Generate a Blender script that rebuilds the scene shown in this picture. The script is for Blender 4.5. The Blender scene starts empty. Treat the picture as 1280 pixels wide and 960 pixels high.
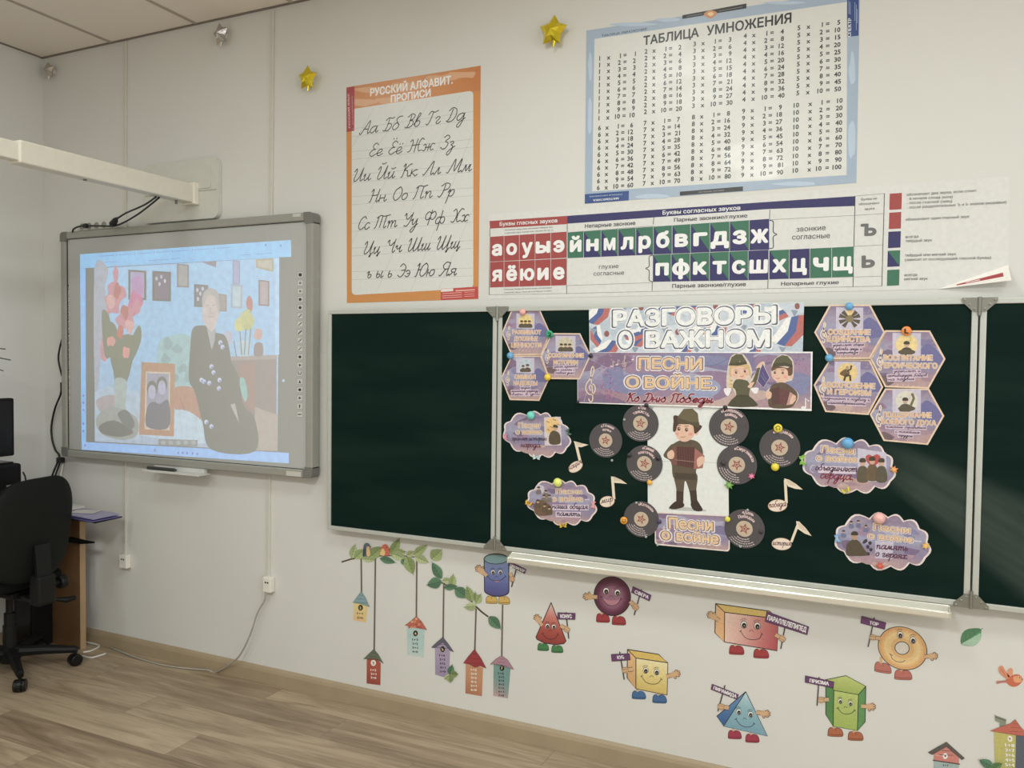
import bpy, bmesh, math, random
from mathutils import Vector, Matrix, noise
from mathutils.geometry import tessellate_polygon, delaunay_2d_cdt
SC = bpy.context.scene
COL = SC.collection
R = math.radians
PI = math.pi
random.seed(7)
# ---------------------------------------------------------------- camera
F_PX, YAW, PITCH, ROLL = 1007.02, -0.4324, -0.0321, 0.0109
CAM = Vector((1.4313, -3.0105, 1.5833))
_cy, _sy = math.cos(YAW), math.sin(YAW)
FWD = Vector((_sy * math.cos(PITCH), _cy * math.cos(PITCH), math.sin(PITCH)))
_r0 = Vector((_cy, -_sy, 0)); _u0 = _r0.cross(FWD)
RGT = math.cos(ROLL) * _r0 + math.sin(ROLL) * _u0
UPV = math.cos(ROLL) * _u0 - math.sin(ROLL) * _r0
cd = bpy.data.cameras.new('camera'); cam = bpy.data.objects.new('camera', cd); COL.objects.link(cam)
cd.sensor_fit = 'HORIZONTAL'; cd.sensor_width = 36.0; cd.lens = F_PX * 36.0 / 1280.0
cd.clip_start = 0.05
cam.matrix_world = Matrix(((RGT.x, UPV.x, -FWD.x, CAM.x), (RGT.y, UPV.y, -FWD.y, CAM.y), (RGT.z, UPV.z, -FWD.z, CAM.z), (0, 0, 0, 1)))
SC.camera = cam
# ---------------------------------------------------------------- light and exposure
SC.view_settings.view_transform = 'Standard'; SC.view_settings.look = 'None'
SC.view_settings.gamma = 1.0; SC.view_settings.use_curve_mapping = False
SC.view_settings.exposure = 0.0
w = bpy.data.worlds.new('world'); SC.world = w; w.use_nodes = True
w.node_tree.nodes['Background'].inputs[0].default_value = (0.85, 0.9, 1.0, 1)
w.node_tree.nodes['Background'].inputs[1].default_value = 0.15
LAMP_W = 36.0
LAMP_COL = (0.955, 1.0, 0.98)
for lx, w0, w1 in ((-1.5, .13, .78), (0.45, .5, 1.45), (2.4, .36, .9), (4.3, .12, .35)):
    for ly, lw in ((-1.5, w0), (-3.7, w1)):
        ld = bpy.data.lights.new('ceiling_lamp', 'AREA'); ld.shape = 'RECTANGLE'; ld.size = 0.56; ld.size_y = 0.56
        ld.energy = LAMP_W * lw; ld.color = LAMP_COL
        lo = bpy.data.objects.new('ceiling_lamp', ld); lo.location = (lx, ly, 3.20); COL.objects.link(lo)
for ly in (-2.6, -4.8):             # daylight from the windows in the right-hand wall
    ld = bpy.data.lights.new('window_daylight', 'AREA'); ld.shape = 'RECTANGLE'; ld.size = 1.7; ld.size_y = 1.7
    ld.energy = 34.0; ld.color = (0.97, 1.0, 1.03)
    lo = bpy.data.objects.new('window_daylight', ld); lo.location = (5.57, ly, 1.75); lo.rotation_euler = (0, R(90), 0); COL.objects.link(lo)

# ---------------------------------------------------------------- photograph to place
def ray(px, py): return FWD + (px - 640) / F_PX * RGT + (480 - py) / F_PX * UPV
def onY(px, py, Y=0.0):
    d = ray(px, py); return CAM + d * ((Y - CAM.y) / d.y)
def onX(px, py, X):
    d = ray(px, py); return CAM + d * ((X - CAM.x) / d.x)
def onZ(px, py, Z=0.0):
    d = ray(px, py); return CAM + d * ((Z - CAM.z) / d.z)
def ZM(x0, y0, s): return lambda x, y: (x0 + x / s, y0 + y / s)
IDT = lambda x, y: (x, y)

# ---------------------------------------------------------------- colour and materials
ALB = 1.17
def lin1(c):
    c = c / 255.0
    return c / 12.92 if c <= 0.04045 else ((c + 0.055) / 1.055) ** 2.4
SAT = 0.76
def lin(c, k=None):
    SAT_ = SAT if k is None else .95
    k = ALB if k is None else k
    l = [lin1(v) for v in c[:3]]; g = .3 * l[0] + .55 * l[1] + .15 * l[2]
    return tuple(min(0.9, (g + (v - g) * SAT_) * k + .002) for v in l)
_mats = {}
def pmat(name, c, rough=0.5, metal=0.0, spec=0.5, var=0.06, scale=30.0, bump=0.0, k=None, coat=0.0):
    if name in _mats: return _mats[name]
    m = bpy.data.materials.new(name); m.use_nodes = True; nt = m.node_tree; b = nt.nodes['Principled BSDF']
    l = lin(c, k)
    tc = nt.nodes.new('ShaderNodeTexCoord'); nz = nt.nodes.new('ShaderNodeTexNoise'); nz.inputs['Scale'].default_value = scale; nz.inputs['Detail'].default_value = 3
    nt.links.new(tc.outputs['Object'], nz.inputs['Vector'])
    mx = nt.nodes.new('ShaderNodeMix'); mx.data_type = 'RGBA'
    mx.inputs[6].default_value = tuple(v * (1 - var) for v in l) + (1,); mx.inputs[7].default_value = tuple(min(.95, v * (1 + var)) for v in l) + (1,)
    nt.links.new(nz.outputs['Fac'], mx.inputs[0]); nt.links.new(mx.outputs[2], b.inputs['Base Color'])
    b.inputs['Roughness'].default_value = rough; b.inputs['Metallic'].default_value = metal
    b.inputs['Specular IOR Level'].default_value = spec; b.inputs['Coat Weight'].default_value = coat
    if bump:
        bp = nt.nodes.new('ShaderNodeBump'); bp.inputs['Strength'].default_value = bump; bp.inputs['Distance'].default_value = 0.002
        nt.links.new(nz.outputs['Fac'], bp.inputs['Height']); nt.links.new(bp.outputs['Normal'], b.inputs['Normal'])
    _mats[name] = m
    return m
def inkmat(name, rough, mottle=0.04, scale=60.0, wave=0.0, coat=0.0):
    """print: ink colour per vertex, slightly mottled; wave = gentle unevenness of the sheet"""
    if name in _mats: return _mats[name]
    m = bpy.data.materials.new(name); m.use_nodes = True; nt = m.node_tree; b = nt.nodes['Principled BSDF']
    at = nt.nodes.new('ShaderNodeAttribute'); at.attribute_name = 'ink'
    tc = nt.nodes.new('ShaderNodeTexCoord'); nz = nt.nodes.new('ShaderNodeTexNoise'); nz.inputs['Scale'].default_value = scale; nz.inputs['Detail'].default_value = 4
    nt.links.new(tc.outputs['Object'], nz.inputs['Vector'])
    mr = nt.nodes.new('ShaderNodeMapRange'); mr.inputs[1].default_value = .3; mr.inputs[2].default_value = .7
    mr.inputs[3].default_value = 1 - mottle; mr.inputs[4].default_value = 1 + mottle
    nt.links.new(nz.outputs['Fac'], mr.inputs[0])
    vm = nt.nodes.new('ShaderNodeVectorMath'); vm.operation = 'SCALE'
    nt.links.new(at.outputs['Color'], vm.inputs[0]); nt.links.new(mr.outputs[0], vm.inputs['Scale'])
    nt.links.new(vm.outputs[0], b.inputs['Base Color']); b.inputs['Roughness'].default_value = rough
    b.inputs['Coat Weight'].default_value = coat; b.inputs['Coat Roughness'].default_value = .12
    if wave:
        n2 = nt.nodes.new('ShaderNodeTexNoise'); n2.inputs['Scale'].default_value = 7.0; n2.inputs['Detail'].default_value = 1
        nt.links.new(tc.outputs['Object'], n2.inputs['Vector'])
        bp = nt.nodes.new('ShaderNodeBump'); bp.inputs['Strength'].default_value = 1.0; bp.inputs['Distance'].default_value = wave
        nt.links.new(n2.outputs['Fac'], bp.inputs['Height']); nt.links.new(bp.outputs['Normal'], b.inputs['Normal'])
        nt.links.new(bp.outputs['Normal'], b.inputs['Coat Normal'])
    _mats[name] = m
    return m
PAPER = inkmat('printed_paper', 0.55)
PHOTOP = inkmat('photo_paper', 0.42, 0.10, 90)
LAM = inkmat('laminated_paper', 0.36, 0.02, 60, 0.004, 0.12)
VINYL = inkmat('vinyl_print', 0.4, 0.07, 120)

# ---------------------------------------------------------------- objects
def tag(o, label=None, cat=None, group=None, kind=None):
    if label: o['label'] = label
    if cat: o['category'] = cat
    if group: o['group'] = group
    if kind: o['kind'] = kind
    return o
def empty(name, loc, label=None, cat=None, group=None):
    o = bpy.data.objects.new(name, None); COL.objects.link(o); o.location = loc; o.empty_display_size = .05
    return tag(o, label, cat, group)
def wloc(o):
    v = Vector(o.location)
    while o.parent: o = o.parent; v = v + Vector(o.location)
    return v
def mesh_obj(name, verts, faces, mats, parent=None, fm=None, origin=None, smooth=False, ink=None):
    """verts in room coordinates"""
    me = bpy.data.meshes.new(name)
    if origin is None:
        xs = [v[0] for v in verts]; ys = [v[1] for v in verts]; zs = [v[2] for v in verts]
        origin = ((min(xs) + max(xs)) / 2, (min(ys) + max(ys)) / 2, min(zs))
    o0 = Vector(origin)
    me.from_pydata([tuple(Vector(v) - o0) for v in verts], [], faces)
    if not isinstance(mats, (list, tuple)): mats = [mats]
    for m in mats: me.materials.append(m)
    if fm: me.polygons.foreach_set('material_index', fm)
    if smooth is True: me.polygons.foreach_set('use_smooth', [True] * len(me.polygons))
    if ink:
        a = me.color_attributes.new('ink', 'FLOAT_COLOR', 'POINT')
        a.data.foreach_set('color', [c for q in ink for c in (q[0], q[1], q[2], 1.0)])
    me.update()
    o = bpy.data.objects.new(name, me); COL.objects.link(o)
    o.location = o0 - (wloc(parent) if parent else Vector((0, 0, 0)))
    if parent: o.parent = parent
    return o
class MB:
    """collects solids in room coordinates; build() links them as one mesh"""
    def __init__(s): s.v = []; s.f = []; s.m = []; s.mi = 0; s.X = Matrix.Identity(4)
    def add(s, vs, fs):
        n = len(s.v); s.v += [tuple(s.X @ Vector(v)) for v in vs]; s.f += [tuple(n + i for i in f) for f in fs]; s.m += [s.mi] * len(fs)
    def box(s, x0, x1, y0, y1, z0, z1, b=0.0):
        if b <= 0:
            s.add([(x0, y0, z0), (x1, y0, z0), (x1, y1, z0), (x0, y1, z0), (x0, y0, z1), (x1, y0, z1), (x1, y1, z1), (x0, y1, z1)],
                  [(0, 3, 2, 1), (4, 5, 6, 7), (0, 1, 5, 4), (1, 2, 6, 5), (2, 3, 7, 6), (3, 0, 4, 7)]); return
        bm = bmesh.new(); bmesh.ops.create_cube(bm, size=1)
        for v in bm.verts: v.co = Vector(((x0 + x1) / 2 + v.co.x * (x1 - x0), (y0 + y1) / 2 + v.co.y * (y1 - y0), (z0 + z1) / 2 + v.co.z * (z1 - z0)))
        bmesh.ops.bevel(bm, geom=bm.edges[:], offset=b, segments=2, affect='EDGES', profile=.5)
        s.bm(bm)
    def bm(s, bm):
        bm.verts.index_update()
        s.add([v.co.copy() for v in bm.verts], [[v.index for v in f.verts] for f in bm.faces]); bm.free()
    def tube(s, pts, r, n=8, caps=True):
        pts = [Vector(p) for p in pts]; rs = r if isinstance(r, (list, tuple)) else [r] * len(pts)
        vs = []; fs = []; u = None
        for i, p in enumerate(pts):
            t = (pts[min(i + 1, len(pts) - 1)] - pts[max(i - 1, 0)]).normalized()
            if u is None: u = t.orthogonal().normalized()
            u = (u - t * u.dot(t)).normalized(); w_ = t.cross(u)
            vs += [p + rs[i] * (math.cos(2 * PI * k / n) * u + math.sin(2 * PI * k / n) * w_) for k in range(n)]
        for i in range(len(pts) - 1):
            for k in range(n): fs.append((i * n + k, i * n + (k + 1) % n, (i + 1) * n + (k + 1) % n, (i + 1) * n + k))
        if caps: fs.append(tuple(range(n))[::-1]); fs.append(tuple((len(pts) - 1) * n + k for k in range(n)))
        s.add(vs, fs)
    def lathe(s, prof, n=20, M=None):
        """prof: (radius, height) about local z"""
        M = M or Matrix.Identity(4); vs = []; fs = []
        for (r, h) in prof: vs += [M @ Vector((r * math.cos(2 * PI * k / n), r * math.sin(2 * PI * k / n), h)) for k in range(n)]
        for i in range(len(prof) - 1):
            for k in range(n): fs.append((i * n + k, i * n + (k + 1) % n, (i + 1) * n + (k + 1) % n, (i + 1) * n + k))
        fs.append(tuple(range(n))[::-1]); fs.append(tuple((len(prof) - 1) * n + k for k in range(n)))
        s.add(vs, fs)
    def prism(s, pts, a, b, axis='y'):
        """outline pts (2D) extruded along an axis from a to b"""
        mk = {'y': lambda p, q: (p[0], q, p[1]), 'x': lambda p, q: (q, p[0], p[1]), 'z': lambda p, q: (p[0], p[1], q)}[axis]
        n = len(pts); vs = [mk(p, a) for p in pts] + [mk(p, b) for p in pts]
        tri = tessellate_polygon([[Vector((p[0], p[1], 0)) for p in pts]])
        fs = [tuple(t) for t in tri] + [tuple(n + i for i in t[::-1]) for t in tri] + [(i, (i + 1) % n, n + (i + 1) % n, n + i) for i in range(n)]
        s.add(vs, fs)
    def build(s, name, mats, parent=None, smooth=False, origin=None, bevel=0.0, auto=None):
        o = mesh_obj(name, s.v, s.f, mats, parent, s.m, origin, smooth)
        bm = bmesh.new(); bm.from_mesh(o.data); bmesh.ops.recalc_face_normals(bm, faces=bm.faces[:]); bm.to_mesh(o.data); bm.free()
        if auto is not None: o.data.set_sharp_from_angle(angle=R(auto)) if hasattr(o.data, 'set_sharp_from_angle') else None
        if bevel:
            md = o.modifiers.new('bevel', 'BEVEL'); md.width = bevel; md.segments = 2; md.limit_method = 'ANGLE'
        return o
def spline(pts, n=8):
    """Catmull-Rom through 2D or 3D points"""
    P = [Vector(p) for p in pts]
    if len(P) < 3: return P
    out = []
    for i in range(len(P) - 1):
        a = P[i - 1] if i else P[0] * 2 - P[1]; b = P[i]; c = P[i + 1]; d = P[i + 2] if i + 2 < len(P) else P[-1] * 2 - P[-2]
        for k in range(n):
            t = k / n
            out.append(.5 * ((2 * b) + (c - a) * t + (2 * a - 5 * b + 4 * c - d) * t * t + (3 * b - a - 3 * c + d) * t ** 3))
    out.append(P[-1]); return out
def closed(pts, n=6):
    P = [Vector(p) for p in pts]; m = len(P); out = []
    for i in range(m):
        a, b, c, d = P[i - 1], P[i], P[(i + 1) % m], P[(i + 2) % m]
        for k in range(n):
            t = k / n
            out.append(.5 * ((2 * b) + (c - a) * t + (2 * a - 5 * b + 4 * c - d) * t * t + (3 * b - a - 3 * c + d) * t ** 3))
    return out

# ---------------------------------------------------------------- lettering
_glyph = {}
def glyphs(s, bold):
    key = (s, bold)
    if key in _glyph: return _glyph[key]
    c = bpy.data.curves.new('t', 'FONT'); c.body = s; c.size = 1; c.resolution_u = 2; c.fill_mode = 'NONE'
    o = bpy.data.objects.new('t', c); COL.objects.link(o)
    dg = bpy.context.evaluated_depsgraph_get(); dg.update()
    me = bpy.data.meshes.new_from_object(o.evaluated_get(dg))
    P = [(v.co.x, v.co.y) for v in me.vertices]; ed = [tuple(e.vertices) for e in me.edges]
    bpy.data.objects.remove(o); bpy.data.curves.remove(c); bpy.data.meshes.remove(me)
    nb = {}
    for a, b in ed: nb.setdefault(a, []).append(b); nb.setdefault(b, []).append(a)
    seen = set(); loops = []
    for a in range(len(P)):
        if a in seen or a not in nb: continue
        L = [a]; seen.add(a); cur = min(nb[a], key=lambda q: abs(q - a - 1))
        while cur not in seen:
            L.append(cur); seen.add(cur); nx = [q for q in nb[cur] if q not in seen]
            if not nx: break
            cur = nx[0]
        if len(L) > 2: loops.append(L)
    # glyphs made of overlapping outlines: triangulate, keep what lies inside (non-zero winding), loop by loop group
    boxes = [(min(P[i][0] for i in L), max(P[i][0] for i in L)) for L in loops]; order = sorted(range(len(loops)), key=lambda k: boxes[k][0]); groups = []; hi = -9
    for k in order:
        if boxes[k][0] > hi: groups.append([])
        groups[-1].append(loops[k]); hi = max(hi, boxes[k][1])
    vs = []; fs = []
    for G in groups:
        pts = []; es = []
        for L in G:
            n0 = len(pts); pts += [Vector(P[i]) for i in L]; es += [(n0 + i, n0 + (i + 1) % len(L)) for i in range(len(L))]
        r_ = delaunay_2d_cdt(pts, es, [], 0, 1e-5); v2, f2 = r_[0], r_[2]; n0 = len(vs); vs += [(v.x, v.y) for v in v2]
        for f in f2:
            cx = sum(v2[i].x for i in f) / len(f); cy = sum(v2[i].y for i in f) / len(f); wn = 0
            for L in G:
                for q in range(len(L)):
                    a, b = P[L[q]], P[L[(q + 1) % len(L)]]
                    if (a[1] <= cy) != (b[1] <= cy):
                        t = (cy - a[1]) / (b[1] - a[1])
                        if a[0] + t * (b[0] - a[0]) > cx: wn += 1 if b[1] > a[1] else -1
            if wn:
                ar = sum(v2[f[q - 1]].x * v2[f[q]].y - v2[f[q]].x * v2[f[q - 1]].y for q in range(len(f))); fs.append(tuple(n0 + i for i in (f if ar > 0 else f[::-1])))
    _glyph[key] = (vs, fs); return _glyph[key]
# handwriting: strokes on a grid, x-height 1, capitals 2, tails to -1
HAND = {
'а': '.95,.85 .6,1 .15,.75 .05,.3 .3,0 .65,.2 .95,.8/.98,1 .9,.3 1,0 1.25,.25|1.3', 'б': '.9,.7 .6,.98 .2,.8 .05,.35 .3,0 .7,.12 .9,.55 .6,1.05 .4,1.5 .7,1.9 1.15,1.9|1.2',
'в': '0,.3 .4,1.2 .65,1.8 .45,1.95 .25,1.2 .15,.4 .35,0 .75,.15 .8,.7 .45,.85 .3,.7|1.05', 'г': '0,.75 .25,1 .55,.9 .5,.65 .2,.25 .3,0 .55,0 .8,.25|.85',
'д': '.95,.85 .6,1 .15,.75 .05,.3 .3,0 .65,.2 .95,.85/.97,1 .9,-.3 .6,-1 .3,-.8 .55,-.3 1.2,.25|1.25', 'е': '0,.35 .55,.5 .75,.8 .5,1 .15,.7 .15,.2 .45,0 .9,.3|.95',
'ж': '0,.85 .25,1 .4,.55 .3,.05 0,.1/.75,1 .75,0/1.5,.9 1.2,1 1,.55 1.15,.05 1.5,.15/.3,.5 1.1,.5|1.65', 'з': '.1,.85 .4,1 .6,.75 .3,.5 .6,.25 .5,-.6 .2,-1 .05,-.65 .45,-.1 .9,.25|.95',
'и': '0,.7 .2,1 .12,.3 .3,0 .65,.4 .8,1/.8,1 .72,.3 .85,0 1.1,.25|1.15', 'к': '.05,1 .05,0/.8,.95 .5,.9 .1,.5 .45,.3 .65,0 .95,.25|1.0',
'л': '0,.1 .12,0 .35,.5 .55,1 .57,.3 .68,0 .92,.25|1.0', 'м': '0,.1 .12,0 .3,.5 .42,1 .58,.05 .95,1 .95,.3 1.05,0 1.3,.25|1.35',
'н': '.05,1 .05,0/.05,.45 .4,.55 .7,.5/.72,1 .7,.25 .82,0 1.05,.25|1.1', 'о': '.5,1 .15,.8 .08,.3 .38,0 .72,.3 .72,.8 .5,1|.9',
'п': '0,.75 .18,1 .18,0/.18,.5 .5,.98 .72,.85 .7,.25 .82,0 1.05,.25|1.1', 'р': '0,.6 .22,1 .1,-1/.18,.5 .5,.98 .75,.8 .7,.2 .45,0 .2,.15|.95',
'с': '.7,.85 .4,1 .08,.65 .12,.15 .42,0 .8,.3|.8', 'т': '0,.75 .18,1 .18,0/.18,.5 .48,.98 .65,.85 .65,0/.65,.5 .95,.98 1.15,.85 1.15,.25 1.27,0 1.5,.25|1.55',
'у': '0,.75 .2,1 .2,.4 .4,.15 .8,.9/.82,1 .75,-.3 .45,-1 .2,-.75 .5,-.25 1.05,.25|1.1', 'ф': '.7,1.9 .6,-1/.7,.8 .4,1 .08,.6 .15,.1 .45,.03 .68,.35/.7,.8 1,1 1.28,.6 1.2,.1 .9,.03 .68,.35|1.45',
'х': '.02,.85 .25,1 .42,.55 .3,.05 .02,.12/.9,.9 .65,1 .45,.55 .55,.05 .9,.2|1.0', 'ц': '0,.7 .2,1 .12,.3 .3,0 .65,.4 .8,1/.8,1 .72,.2 .85,0 .85,-.4 .72,-.35 1.1,.2|1.15',
'ч': '0,.75 .2,1 .2,.6 .4,.45 .7,.8/.75,1 .68,.25 .8,0 1.05,.25|1.1', 'ш': '0,.7 .2,1 .12,.3 .28,0 .55,.4 .65,1/.65,1 .58,.3 .72,0 1,.4 1.12,1/1.12,1 1.05,.3 1.15,0 1.4,.25|1.45',
'щ': '0,.7 .2,1 .12,.3 .28,0 .55,.4 .65,1/.65,1 .58,.3 .72,0 1,.4 1.12,1/1.12,1 1.05,.2 1.17,0 1.17,-.4 1.05,-.35 1.4,.2|1.45', 'ъ': '0,.75 .3,1 .25,.3 .45,0 .75,.2 .68,.55 .35,.5|.9',
'ы': '.1,1 .05,.3 .25,0 .55,.2 .48,.55 .15,.5/.85,1 .78,.3 .9,0 1.15,.25|1.2', 'ь': '.1,1 .05,.3 .25,0 .58,.2 .5,.55 .15,.5|.75', 'э': '.05,.8 .35,1 .7,.7 .65,.2 .35,0 .03,.2/.3,.5 .7,.5|.85',
'ю': '.05,1 .05,0/.05,.5 .4,.5/.85,1 .5,.8 .43,.3 .7,0 1.05,.3 1.05,.8 .85,1|1.25', 'я': '0,.1 .15,.05 .5,.5/.85,.95 .45,1 .2,.75 .4,.5 .82,.5/.85,1 .8,.3 .9,0 1.15,.25|1.2',
'А': '-.1,.25 .1,0 .5,.7 1.15,2 1.15,.3 1.25,0 1.45,.2/.45,.75 1.15,.7|1.5', 'Б': '.6,1.8 .5,.6 .25,0 0,.15/.1,1.6 .5,1.95 1,1.8 1.3,1.95/.5,1 .9,1.05 1.15,.6 .8,.05 .4,0|1.35',
'В': '.6,1.8 .5,.6 .25,0 0,.15/.1,1.6 .6,2 1.1,1.75 .9,1.2 .5,1.05 1,.9 1.05,.3 .6,0 .3,.05|1.25', 'Г': '.7,1.8 .55,.6 .3,0 .05,.15/.1,1.5 .4,1.95 .9,1.75 1.35,1.95|1.3',
'Д': '.6,1.8 .45,.6 .2,.1 .05,.2 .3,0 .9,.1 1.25,.8 1.1,1.7 .5,2 .1,1.6|1.45', 'Е': '1.05,1.7 .7,2 .35,1.6 .6,1.1 .85,1.05 .4,.95 .1,.4 .5,0 1,.3|1.1',
'Ж': '.1,1.6 .35,1.9 .5,1.2 .35,.2 .05,.1/1.05,1.95 1,0/1.95,1.75 1.6,1.95 1.35,1.2 1.55,.15 1.95,.2/.45,1.05 1.45,1.05|2.1', 'З': '.2,1.7 .6,2 .95,1.6 .5,1.1 .95,.8 .8,.15 .4,0 .05,.3|1.1',
'И': '0,1.5 .25,1.95 .35,1.4 .2,.3 .45,0 .9,.6 1.2,2/1.2,2 1.1,.4 1.25,0 1.5,.25|1.55', 'К': '.1,1.6 .35,1.95 .3,.2 .1,0/1.2,1.9 .9,1.8 .4,1.05 .8,.9 1,.1 1.3,.15|1.35',
'Л': '0,.15 .2,.05 .55,.9 1.05,2 1.05,.3 1.15,0 1.4,.25|1.45', 'М': '0,.1 .2,.05 .45,.9 .75,2 .95,.2 1.55,2 1.5,.3 1.6,0 1.85,.25|1.9',
'Н': '.1,1.6 .35,1.95 .3,.2 .1,0/.3,1 1.05,1.05/1.15,1.95 1.05,.3 1.15,0 1.4,.25|1.45', 'О': '.7,2 .2,1.5 .12,.5 .55,0 1.05,.5 1.1,1.4 .75,2 .5,1.8|1.25',
'П': '.35,1.7 .25,.3 .05,0/.1,1.6 .5,1.95 1,1.8 1.5,1.95/1.05,1.8 1,.3 1.15,0 1.4,.25|1.5', 'Р': '.6,1.8 .5,.6 .25,0 0,.15/.1,1.6 .6,2 1.15,1.8 1.1,1.2 .6,.95|1.2',
'С': '1.05,1.65 .75,2 .25,1.5 .15,.5 .55,0 1.05,.35|1.1', 'Т': '.35,1.7 .25,.3 .05,0/.1,1.6 .6,1.95 1.2,1.8 2,1.95/.9,1.8 .85,.1/1.5,1.85 1.45,.3 1.6,0 1.8,.25|1.95',
'У': '.05,1.6 .25,1.95 .4,1.2 .7,1.05 1.1,1.7/1.2,2 1.05,.7 .7,0 .3,.1|1.25', 'Ф': '.85,2.1 .75,-.05/.85,1.6 .45,1.9 .1,1.4 .25,.8 .6,.75 .82,1.1/.85,1.6 1.25,1.9 1.55,1.4 1.4,.8 1.05,.75 .82,1.1|1.7',
'Х': '.1,1.7 .4,1.95 .7,1.1 .5,.1 .1,.15/1.5,1.8 1.15,1.95 .8,1.1 .95,.1 1.4,.25|1.5', 'Ц': '0,1.5 .25,1.95 .35,1.4 .2,.3 .45,0 .9,.6 1.2,2/1.2,2 1.1,.3 1.25,0 1.25,-.45 1.1,-.4 1.5,.2|1.55',
'Ч': '.05,1.6 .25,1.95 .35,1.3 .65,1.1 1.05,1.6/1.15,2 1.05,.4 1.2,0 1.45,.25|1.45', 'Ш': '0,1.5 .22,1.95 .3,1.4 .2,.3 .42,0 .8,.6 1,2/1,2 .9,.3 1.1,0 1.5,.6 1.7,2/1.7,2 1.6,.4 1.7,0 1.95,.25|2.0',
'Щ': '0,1.5 .22,1.95 .3,1.4 .2,.3 .42,0 .8,.6 1,2/1,2 .9,.3 1.1,0 1.5,.6 1.7,2/1.7,2 1.6,.3 1.7,0 1.7,-.45 1.55,-.4 1.95,.2|2.0', 'Э': '.15,1.6 .5,2 1.05,1.5 1,.5 .6,0 .1,.3/.5,1 1.05,1.05|1.25',
'Ю': '.1,1.6 .35,1.95 .3,.2 .1,0/.3,1 .75,1.05/1.3,2 .85,1.5 .75,.5 1.15,0 1.65,.5 1.7,1.5 1.3,2|1.85', 'Я': '0,.1 .2,0 .7,.9/1.15,1.9 .6,2 .25,1.5 .55,1 1.1,1/1.2,1.95 1.1,.3 1.2,0 1.45,.25|1.45',
'-': '.1,.5 .7,.5|.8', '.': '.1,.12 .2,0|.4', ',': '.15,.1 .05,-.3|.4', ' ': '|.7', '«': '.4,.8 .1,.5 .4,.2|.5', '»': '.1,.8 .4,.5 .1,.2|.5'}
for a_, b_ in (('ё', 'е'), ('й', 'и'), ('Ё', 'Е'), ('Й', 'И')):
    t_ = HAND[b_].split('|'); h_ = 2.3 if a_ in 'ЁЙ' else 1.4
    HAND[a_] = t_[0] + ('/.3,%g .32,%g/.7,%g .72,%g' % (h_, h_ + .12, h_, h_ + .12) if a_ in 'ёЁ' else '/.3,%g .55,%g .85,%g' % (h_ + .15, h_, h_ + .2)) + '|' + t_[1]
def hand_strokes(s):
    x = 0; out = []
    for ch in s:
        st, adv = HAND[ch].split('|')
        for q in st.split('/'):
            if not q: continue
            pts = [tuple(float(c) for c in p.split(',')) for p in q.split()]
            out.append([(x + p[0], p[1]) for p in pts])
        x += float(adv)
    return out, x

# ---------------------------------------------------------------- flat prints
def clip_half(P, C, n, d):
    """keep the side where p.n >= d; P points, C colours"""
    out = []; oc = []
    for i in range(len(P)):
        a, b = P[i - 1], P[i]; ca, cb = C[i - 1], C[i]; da = a[0] * n[0] + a[1] * n[1] - d; db = b[0] * n[0] + b[1] * n[1] - d
        if (da >= 0) != (db >= 0):
            t = da / (da - db); out.append((a[0] + (b[0] - a[0]) * t, a[1] + (b[1] - a[1]) * t)); oc.append(tuple(ca[k] + (cb[k] - ca[k]) * t for k in range(3)))
        if db >= 0: out.append(b); oc.append(cb)
    return out, oc
def rampc(ramp, t):
    if t <= ramp[0][0]: return ramp[0][1]
    for (a, ca), (b, cb) in zip(ramp, ramp[1:]):
        if t <= b: u = (t - a) / max(1e-9, b - a); return tuple(ca[k] + (cb[k] - ca[k]) * u for k in range(3))
    return ramp[-1][1]
def fat(bold, cap):
    """shifts that thicken a letter evenly; small print needs fewer"""
    if bold < .004: return [(0, 0)]
    if cap < .014: return [(-bold, 0), (bold, 0)]
    n = 4 if bold < .026 else 8 if bold < .06 else 12
    return [(bold * math.cos(2 * PI * k / n + PI / 4), bold * math.sin(2 * PI * k / n + PI / 4)) for k in range(n)] + [(0, 0)]
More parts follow.
